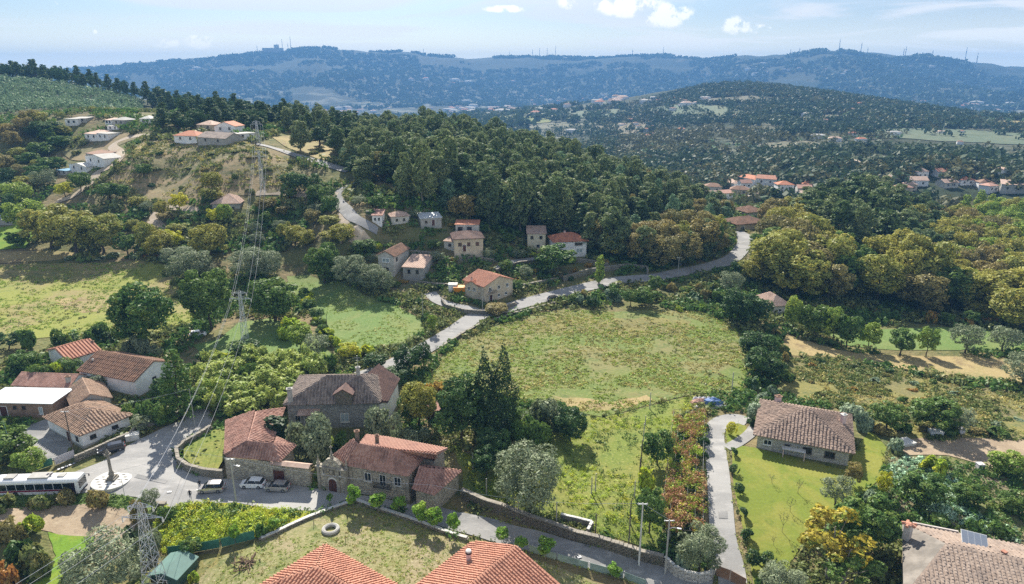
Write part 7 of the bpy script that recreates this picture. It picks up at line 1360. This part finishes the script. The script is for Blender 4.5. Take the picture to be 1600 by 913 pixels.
for A_, B_, sg, lab in ((t_a, t_b, 3., 'power cable from the near pylon up to the pylon behind the oak'), (t_b, t_c, 3.5, 'power cable over the scrub up to the dry hillside'), (t_c, t_d, 2.5, 'power cable from the hillside pylon to the crest pylon')):
    for i in range(4): wire(lab, A_[i], B_[i], sg, lab.split(' from')[0]+'s '+('above the bamboo' if A_ is t_a else 'above the scrub' if A_ is t_b else 'near the crest'))
for i in range(4): wire('power cable from the near pylon out of the bottom of the picture', t_a[i], t_a[i]+Vector((-14, -70, 16)), 2., 'power cables leaving the picture below')
wire('telephone cable from the street pole to the pavilion pole', T1, T3, .8, None); wire('telephone cable along the long stone wall', T3, T4, 1.2, None); wire('telephone cable between the two poles by the curved wall', T4, T5, .1, None); wire('telephone cable over the white corner house to the conifer', T2, T9, .6, None); wire('telephone cable across the square', T2, T1, 1.2, None)
# --- pillory on its round platform
g = G(175, 752); g.z = h1(g.x, g.y)+.12; pi_ = root('pillory', 'stone pillory column standing on a round chequered platform in the square', 'monument', g)
mb = MB(); mb.lathe(g, [(3.1, -.3), (3.1, .16), (2.95, .2)], 36); plf = mb.build('platform', MT['white_stone'], pi_)
for i in range(-4, 5):
    for j in range(-3, 4):
        if (i*.62)**2+(j*.75)**2 < 2.5**2 and not (abs(i) < 2 and abs(j) < 1) and (i+j) % 2 == 0: sb = MB(); sb.obox(g+Vector((i*.62-.28, j*.75-.12, .2)), (.56, 0, 0), (0, .24, 0), (0, 0, .006)); sb.build('dark_slab', MT['dark_sett'], plf)
for k, (w_, z_) in enumerate(((1.5, .2), (1.1, .5))): mb = MB(); mb.box(g+Vector((0, .2, z_+.15)), (w_, w_, .3)); mb.build('step', MT['granite'], pi_)
mb = MB(); mb.lathe(g+Vector((0, .2, .8)), [(.42, 0), (.42, .7), (.30, .85), (.26, 1.0), (.22, 3.8), (.26, 3.9)], 8); mb.build('column', MT['terrace_stone'], pi_)
mb = MB(); mb.box(g+Vector((0, .2, 4.85)), (.8, .8, .3)); mb.box(g+Vector((0, .2, 5.15)), (.5, .5, .3)); mb.lathe(g+Vector((0, .2, 5.3)), [(.2, 0), (.22, .2), (.05, .6)], 8); mb.build('capital', MT['terrace_stone'], pi_)
mb = MB(); g2 = G(195, 772); mb.lathe(g2+Vector((0,0,.2)), [(.2,0),(.2,.05)], 6)
# --- vehicles
def car(label, px, by, ang, paint, kind='hatch', Ln=4.1, group=None, cat='car', at=None):
    g = Vector(at) if at else G(px, by); g.z = h1(g.x, g.y)+.14; r = root('parked_car', label, cat, g, group, ang); Wd = 1.74; L2 = Ln/2
    def tub(name, secs, mat, par):
        mb = MB(); n = len(secs)
        for x, y, z0, z1, ty in secs: mb.v += [(x, -y, z0), (x, -y, (z0+z1)/2), (x, -y*ty, z1), (x, y*ty, z1), (x, y, (z0+z1)/2), (x, y, z0)]
        for i in range(n-1):
            for k in range(6): mb.f.append([i*6+k, i*6+(k+1) % 6, (i+1)*6+(k+1) % 6, (i+1)*6+k]); mb.m.append(0)
        mb.f.append(list(range(6))[::-1]); mb.f.append([(n-1)*6+k for k in range(6)]); mb.m += [0, 0]; me_ = mb.mesh(name, MT[mat])
        bm = bmesh.new(); bm.from_mesh(me_); bmesh.ops.recalc_face_normals(bm, faces=bm.faces); bm.to_mesh(me_); bm.free(); me_.polygons.foreach_set('use_smooth', [False]*len(me_.polygons)); return link(name, me_, par)
    y = Wd/2; hb = .92; body = tub('body', [(-L2, y*.78, .35, .82, .92), (-L2+.12, y*.95, .24, .90, .95), (-L2*.5, y, .2, .95, .95), (0, y, .2, .96, .96), (L2*.42, y, .2, .92, .94), (L2-.25, y*.93, .22, .78, .93), (L2, y*.74, .34, .62, .9)], paint, r)
    hr = 1.47 if kind != 'suv' else 1.62
    glass = tub('window_band', [(-L2+.22, y*.80, hb-.04, hb+.03, .96), (-L2+.55 if kind == 'hatch' else -L2+.35, y*.90, hb-.04, hr-.07, .80), (0, y*.92, hb-.04, hr-.02, .80), (L2*.22, y*.91, hb-.04, hr-.08, .80), (L2*.62, y*.84, hb-.06, hb-.0, .96)], 'car_glass', r)
    rf_ = tub('roof', [(-L2+.5, y*.73, hr-.09, hr-.03, .95), (-.1, y*.75, hr-.05, hr+.03, .93), (L2*.20, y*.73, hr-.1, hr-.03, .95)], paint, r)
    for s in (-1, 1):
        for xx in (-.35, .28): pb = MB(); pb.tube([(xx*L2*1.2, s*y*.925, hb-.02), (xx*L2*.9, s*y*.76, hr-.05)], .04, 4); pb.build('pillar', MT[paint], rf_, org=(0, 0, 0))
        for xx in (-L2*.6, L2*.6):
            wb = MB(); wb.tube([(xx, s*(y-.17), .31), (xx, s*(y+.02), .31)], .31, 12); w_ = wb.build('wheel', MT['rubber'], r, org=(0, 0, 0)); wb = MB(); wb.tube([(xx, s*(y+.021), .31), (xx, s*(y+.035), .31)], .19, 10); wb.build('rim', MT['rim_metal'], w_, org=(0, 0, 0))
        lb = MB(); lb.box((L2-.1, s*y*.66, .62), (.24, .34, .15)); lb.build('headlight', MT['lamp_glass'], r, org=(0, 0, 0)); lb = MB(); lb.box((-L2+.06, s*y*.74, .76), (.14, .22, .2)); lb.build('tail_light', MT['tail_red'], r, org=(0, 0, 0))
        mb = MB(); mb.box((L2*.34, s*(y+.09), .98), (.14, .2, .13)); mb.build('wing_mirror', MT[paint], r, org=(0, 0, 0))
    bb_ = MB(); bb_.box((L2-.02, 0, .36), (.12, Wd*.7, .16)); bb_.build('bumper', MT['frame_dark'], r, org=(0, 0, 0)); pb = MB(); pb.box((-L2+.0, 0, .58), (.03, .5, .11)); pb.build('number_plate', MT['paint_white'], r, org=(0, 0, 0)); return r
car('silver estate car parked nose left on the sunny edge of the manor shadow', 331, 768, R(185), 'paint_silver', 'suv', 4.2)
car('white hatchback parked along the manor wall', 396, 761, R(178), 'paint_white', 'hatch', 4.0)
car('pale silver hatchback parked right of the white one by the gate', 434, 766, R(176), 'paint_silver', 'hatch', 4.0)
car('black car parked below the stone wall of the white corner house', 175, 706, R(212), 'paint_black', 'hatch', 4.4)
car('dark car driving along the pale valley road', 866, 470, R(28), 'paint_black', 'hatch', 4.2)
car('small pale car left under the trees of the green clearing', 310, 526, R(20), 'paint_white', 'hatch', 4.)
# bus
bl, br_ = Uz(-8, 773.5, .15), Uz(124, 769, .15); bu = (br_-bl); bu.z = 0; BL_ = bu.length; ang = math.atan2(bu.y, bu.x); ctr = (bl+br_)/2; bus = root('bus', 'long white city bus with dark windows standing at the edge of the square', 'bus', (ctr.x, ctr.y+1.2, h1(ctr.x, ctr.y+1.2)+.13), None, ang); o0 = (0, 0, 0); h2, w2 = BL_/2, 1.25
def bbx(name, c, d, mat, par, lab=None): mb = MB(); mb.box(c, d); o = mb.build(name, MT[mat], par, org=o0); return o
sec = [(-w2, .32), (-w2, 2.55), (-w2+.12, 2.85), (-w2+.4, 2.98), (w2-.4, 2.98), (w2-.12, 2.85), (w2, 2.55), (w2, .32)]; mb = MB(); ks = [(-h2, .97), (-h2+.15, 1), (h2-.35, 1), (h2, .96)]
for x, k in ks: mb.v += [(x, yy*k, z if z < .5 else z*(.5+.5*k)) for yy, z in sec]
for i in range(3):
    for k in range(8): mb.f.append([i*8+k, i*8+(k+1) % 8, (i+1)*8+(k+1) % 8, (i+1)*8+k]); mb.m.append(0)
mb.f += [list(range(8))[::-1], [24+k for k in range(8)]]; mb.m += [0, 0]; bb2 = mb.build('body', MT['paint_white'], bus, org=o0)
bm = bmesh.new(); bm.from_mesh(bb2.data); bmesh.ops.recalc_face_normals(bm, faces=bm.faces); bm.to_mesh(bb2.data); bm.free()
n_ = 8
for s in (-1, 1):
    for i in range(n_): bbx('window', (-h2+.55+(i+.5)*(BL_-1.6)/n_, s*w2, 1.75), ((BL_-1.6)/n_-.1, .04, 1.05), 'car_glass', bus)
    bbx('side_band', (-.6, s*w2, 1.02), (BL_-2.2, .03, .3), 'bus_red', bus); bbx('door', (h2-1.1, s*w2, 1.35), (1.05, .035, 1.9), 'bus_dark', bus)
    for xx in (-h2*.52, h2*.56): mb = MB(); mb.tube([(xx, s*(w2-.3), .48), (xx, s*(w2+.02), .48)], .48, 14); w_ = mb.build('wheel', MT['rubber'], bus, org=o0); mb = MB(); mb.tube([(xx, s*(w2+.021), .48), (xx, s*(w2+.04), .48)], .27, 10); mb.build('rim', MT['rim_metal'], w_, org=o0)
    bbx('headlight', (h2-.0, s*.85, .75), (.06, .35, .2), 'lamp_glass', bus); mb = MB(); mb.tube([(h2-.1, s*1.2, 2.5), (h2+.35, s*1.4, 2.3)], .03, 4); mr = mb.build('mirror_arm', MT['bus_dark'], bus, org=o0); bbx('mirror', (h2+.38, s*1.42, 2.1), (.1, .2, .4), 'bus_dark', mr)
bbx('windscreen', (h2-.02, 0, 1.75), (.06, 2.2, 1.3), 'car_glass', bus); bbx('bumper', (h2, 0, .45), (.1, 2.3, .25), 'bus_dark', bus)
for x, d in ((-h2+2.2, (1.6, 1.3, .22)), (.2, (3.2, 1.7, .25)), (h2-3.0, (1.1, 1.0, .16))): bbx('roof_unit', (x, 0, 2.98+d[2]/2+.003), d, 'concrete', bus)
for x in (1.4, 1.9): bbx('roof_hatch', (x, .1, 3.25), (.3, .5, .06), 'bus_dark', bus)
# --- person walking on the square
def person(label, px, by, ang):
    g = G(px, by); g.z = h1(g.x, g.y)+.14; r = root('person', label, 'person', g, None, ang)
    V = [(0,0,.93),(0,0,1.12),(0,.01,1.30),(0,.0,1.46),(0,.02,1.54),(0,.03,1.64),(0,.02,1.74), (-.1,0,.88),(-.12,.14,.50),(-.12,.02,.09),(-.12,.16,.04), (.1,0,.88),(.11,-.06,.48),(.11,-.28,.14),(.11,-.20,.04), (-.2,.0,1.42),(-.25,-.06,1.16),(-.24,.08,.93),(-.24,.12,.84), (.2,0,1.42),(.25,.04,1.15),(.25,.16,.95),(.25,.2,.86)]
    Eg = [(0,1),(1,2),(2,3),(3,4),(4,5),(5,6),(0,7),(7,8),(8,9),(9,10),(0,11),(11,12),(12,13),(13,14),(3,15),(15,16),(16,17),(17,18),(3,19),(19,20),(20,21),(21,22)]
    rad = [.15,.14,.165,.12,.055,.10,.075,.095,.065,.045,.035,.095,.065,.045,.035,.065,.047,.035,.03,.065,.047,.035,.03]
    me_ = bpy.data.meshes.new('body'); me_.from_pydata(V, Eg, []); o = link('body', me_); sk = o.modifiers.new('s', 'SKIN'); su = o.modifiers.new('u', 'SUBSURF'); su.levels = 1
    for i, q in enumerate(rad): me_.skin_vertices[0].data[i].radius = (q, q*.8 if i < 4 else q)
    me_.skin_vertices[0].data[0].use_root = True
    dg = bpy.context.evaluated_depsgraph_get(); ev = bpy.data.meshes.new_from_object(o.evaluated_get(dg)); bpy.data.objects.remove(o); ev.materials.clear()
    for m_ in ('skin', 'cloth_dark', 'cloth_blue', 'hair'): ev.materials.append(MT[m_])
    for p in ev.polygons: z = p.center.z; p.material_index = 3 if (z > 1.70 or (z > 1.6 and p.center.y < 0)) else 0 if z > 1.52 or (.8 < z < .9 and abs(p.center.x) > .19) else 1 if z > .9 else 2
    ev.polygons.foreach_set('use_smooth', [True]*len(ev.polygons)); link('body', ev, r)
    mb = MB(); mb.box((0, .115, 1.63), (.03, .04, .05)); mb.box((-.035, .1, 1.66), (.025, .02, .015)); mb.box((.035, .1, 1.66), (.025, .02, .015)); link('face', mb.mesh('face', MT['skin']), r)
person('person in dark clothes walking across the square towards the lane', 298, 781, R(200)); person('person in dark clothes standing at the front of the silver estate car', 313, 765, R(40))
# --- wear of the paving: repaired strips and drains
sheet('tar_patch', [(330,706),(362,716),(352,724),(322,714)], 'asphalt', .15, 1.5, .08, label='darker repair patch in the paving of the square'); sheet('tar_patch', [(215,742),(262,752),(258,757),(210,747)], 'asphalt', .15, 1.5, .05, label='darker repaired trench across the square', seed=3)
sheet('tar_patch', [(770,834),(800,841),(796,846),(765,839)], 'paving', .2, 1., .05, label='pale repair patch in the lane'); sheet('tar_patch', [(1122,800),(1136,800),(1137,812),(1123,811)], 'asphalt', .2, 1., .05, label='darker patch on the drive', seed=5)
for px, by, rz_, ln_, lab in ((104,730,.9,3.0,'long dark drain grate across the yard entrance'),(265,770,.1,.7,'square drain cover in the paving before the weeds'),(905,872,.4,.6,'small drain cover in the lane')):
    g = G(px, by); g.z = h1(g.x, g.y)+.16; dr = root('drain_grate', lab, 'drain', g, None, rz_); mb = MB(); mb.box((0, 0, 0), (ln_, .5, .04)); mb.build('frame', MT['iron'], dr, org=(0, 0, 0)); mb = MB()
    for i in range(5): mb.box((-ln_*.4+i*ln_*.2, 0, .025), (ln_*.12, .4, .02))
    mb.build('bars', MT['galvanised'], dr, org=(0, 0, 0), kind='stuff')
# --- odds and ends
g = G(517, 830); mb = MB(); n = 28; R_, r_ = 1.05, .32
for i in range(n):
    for k in range(8): a, b = 6.283*i/n, 6.283*k/8; mb.v.append((g.x+(R_+r_*math.cos(b))*math.cos(a), g.y+(R_+r_*math.cos(b))*math.sin(a), g.z+.3+r_*1.05*math.sin(b)))
for i in range(n):
    for k in range(8): mb.f.append([i*8+k, ((i+1) % n)*8+k, ((i+1) % n)*8+(k+1) % 8, i*8+(k+1) % 8]); mb.m.append(0)
tag(mb.build('tyre_ring', MT['concrete'], None, g), 'grey tractor tyre ring lying on the dry lot', 'tyre')
g = G(1108, 634); tp = root('tarpaulin_heap', 'heap of rubble and sacks under a blue tarpaulin at the end of the drive', 'heap', g); rng = random.Random(8)
def lump(c, rx, ry, rz, mat, name, seed):
    mb = MB(); rr_ = random.Random(seed); mb.lathe(c, [(1, 0), (.95, .35), (.7, .75), (.35, .95), (.05, 1)], 12); mb.v = [(c.x+(v_[0]-c.x)*rx*rr_.uniform(.85, 1.12), c.y+(v_[1]-c.y)*ry*rr_.uniform(.85, 1.12), c.z+(v_[2]-c.z)*rz*rr_.uniform(.85, 1.1)) for v_ in mb.v]; return mb.build(name, MT[mat], tp)
lump(g+Vector((.9, .6, -.1)), 2.3, 1.3, 1.5, 'blue_tarp', 'tarpaulin', 1); lump(g+Vector((-1.6, 1.0, -.1)), 2.2, 1.2, 1.1, 'tile_manor', 'rubble', 2)
for i in range(7): lump(g+Vector((-2.6+i*.95, -.9+.15*(i % 3), -.1)), .75, .5, .6, 'white_sack', 'sack', 3+i)
for i in range(5): lump(g+Vector((-2.4+i*.9, 1.9, .3)), .6, .5, .8, 'white_sack', 'sack', 13+i)
def simplebox(name, label, cat, px, by, d, mat, rz=0., lid=None):
    g = G(px, by); r = root(name, label, cat, g, None, rz); mb = MB(); mb.box((0, 0, d[2]/2-.05), d, 0, 0, .96); mb.build('body', MT[mat], r, org=(0, 0, 0)); mb = MB(); mb.box((0, 0, d[2]-.02), (d[0]*1.04, d[1]*1.06, .08)); mb.build('lid', MT[lid or mat], r, org=(0, 0, 0)); return r
simplebox('orange_container', 'bright orange tarpaulin covered box left of the orange roofed house', 'container', 718, 459, (3.4, 2.4, 2.2), 'orange_plastic'); simplebox('white_container', 'white garden cabin left of the orange roofed house', 'cabin', 708, 456, (2.6, 2.2, 2.5), 'white_plaster', 0, 'white_stone')
simplebox('meter_box', 'small stone service box at the edge of the square by the weeds', 'box', 252, 792, (1.6, .7, .8), 'terrace_stone'); simplebox('trough', 'pale stone block at the corner of the roadside wall', 'block', 208, 686, (2.2, 1.6, 1.1), 'white_stone', .4)
simplebox('water_tank', 'white plastic water tank at the edge of the vegetable garden', 'tank', 1530, 733, (1.1, 1., 1.1), 'white_sack'); simplebox('water_tank', 'pale water tank under the grey olive behind the bare plot', 'tank', 1500, 678, (1.2, 1., 1.2), 'white_sack'); simplebox('water_tank', 'white tank at the foot of the broad leafy tree', 'tank', 1461, 680, (2.4, 1.4, 1.), 'white_plaster')
simplebox('garden_table', 'grey table slab by the bare plot and lawn corner', 'table', 1413, 694, (3.2, 2.2, .6), 'white_stone', .3); simplebox('green_bin', 'bright green bin behind the curved white wall', 'bin', 1085, 894, (.8, .6, 1.2), 'leaf_lime')
g = G(385, 880); hp = MB(); rr2 = random.Random(4)
for i in range(46):
    a_, l_, q_ = rr2.uniform(0, 6.28), rr2.uniform(.5, 1.3), g+Vector((rr2.gauss(0, .75), rr2.gauss(0, .55), rr2.uniform(.02, .45))); hp.tube([q_, q_+Vector((math.cos(a_)*l_, math.sin(a_)*l_, rr2.uniform(-.2, .35)))], rr2.uniform(.04, .11), 5)
tag(hp.build('wood_heap', MT['timber'], None, g, kind='stuff'), 'heap of old wood beside the dry lot edge', 'heap')
# grape trellis at the right
tr = root('vine_trellis', 'vine trellis on the bare plot at the right edge', 'trellis', G(1575, 738))
for px in (1546, 1566, 1586, 1606):
    p = G(px, 735); mb = MB(); mb.tube([p+Vector((0,0,-.3)), p+Vector((0,0,2.2))], .08, 5); mb.build('post', MT['post_wood'], tr)
mb = MB(); mb.tube([G(1546, 735)+Vector((0,0,2.15)), G(1606, 735)+Vector((0,0,2.15))], .05, 5); mb.build('rail', MT['post_wood'], tr)
for px, by in ((1448, 722), (1462, 722), (1478, 724), (1494, 724)):
    g = G(px, by); p = random.choice(PROTO['bare']); r = root('pruned_vine', 'pruned brown vine stump between bare plot and vegetables', 'vine', g, 'pruned vines by the bare plot', px); r.scale = (.6, .6, .55); link('trunk', p['t'], r)
# masts on the mountain crest
for px, py, hh in ((403,88,12),(434,84,15),(442,83,20),(451,86,12),(455,82,20),(662,88,10),(796,90,9),(832,91,12),(843,91,14),(855,91,14),(868,91,16),(988,88,10),(1036,88,12),(1234,92,8),(1248,92,8),(1310,86,14),(1344,88,14),(1354,92,10),(1410,96,12),(1413,96,14),(1455,98,8),(1506,104,18),(1524,108,16),(1572,117,10)):
    p = Pd(px, py, 6000 if px < 1120 else 5200); z = h1(p.x, p.y); mb = MB(); k = hh*5.6; mb.tube([(p.x, p.y, z-5), (p.x, p.y, z+k)], [3.2, 1.2], 5); mb.tube([(p.x-4, p.y, z+k*.75), (p.x+4, p.y, z+k*.75)], 1., 4); tag(mb.build('mast', MT['galvanised'], None, (p.x, p.y, z)), 'thin transmission mast on the far mountain crest', 'mast', 'masts on the mountain crest')
p = Pd(427, 84, 6000); z = h1(p.x, p.y); mb = MB(); mb.box((p.x, p.y, z+15), (150, 60, 60)); mb.box((p.x+30, p.y, z+55), (30, 30, 30)); tag(mb.build('summit_building', MT['concrete'], None, (p.x, p.y, z)), 'blocky building on the mountain crest beside the masts', 'building')
# ---------------------------------------------------------------- the air
m = bpy.data.materials.new('haze'); m.use_nodes = True; t = m.node_tree; t.nodes.clear()
pv = N(t, 'ShaderNodeVolumePrincipled'); pv.inputs['Color'].default_value = (.14, .335, .67, 1); pv.inputs['Density'].default_value = HAZE; pv.inputs['Anisotropy'].default_value = .0
o = t.nodes.new('ShaderNodeOutputMaterial'); L(t, pv.outputs[0], o.inputs['Volume'])
mb = MB(); zb = float(ZZ.min())-3; zt = max(float(ZZ.max())+26, 120); mb.box((0, 3700, (zb+zt)/2), (17000, 8900, zt-zb))
hz = mb.build('haze', m, org=(0, 4300, 0)); tag(hz, 'pale blue haze filling the valley air', kind='stuff')
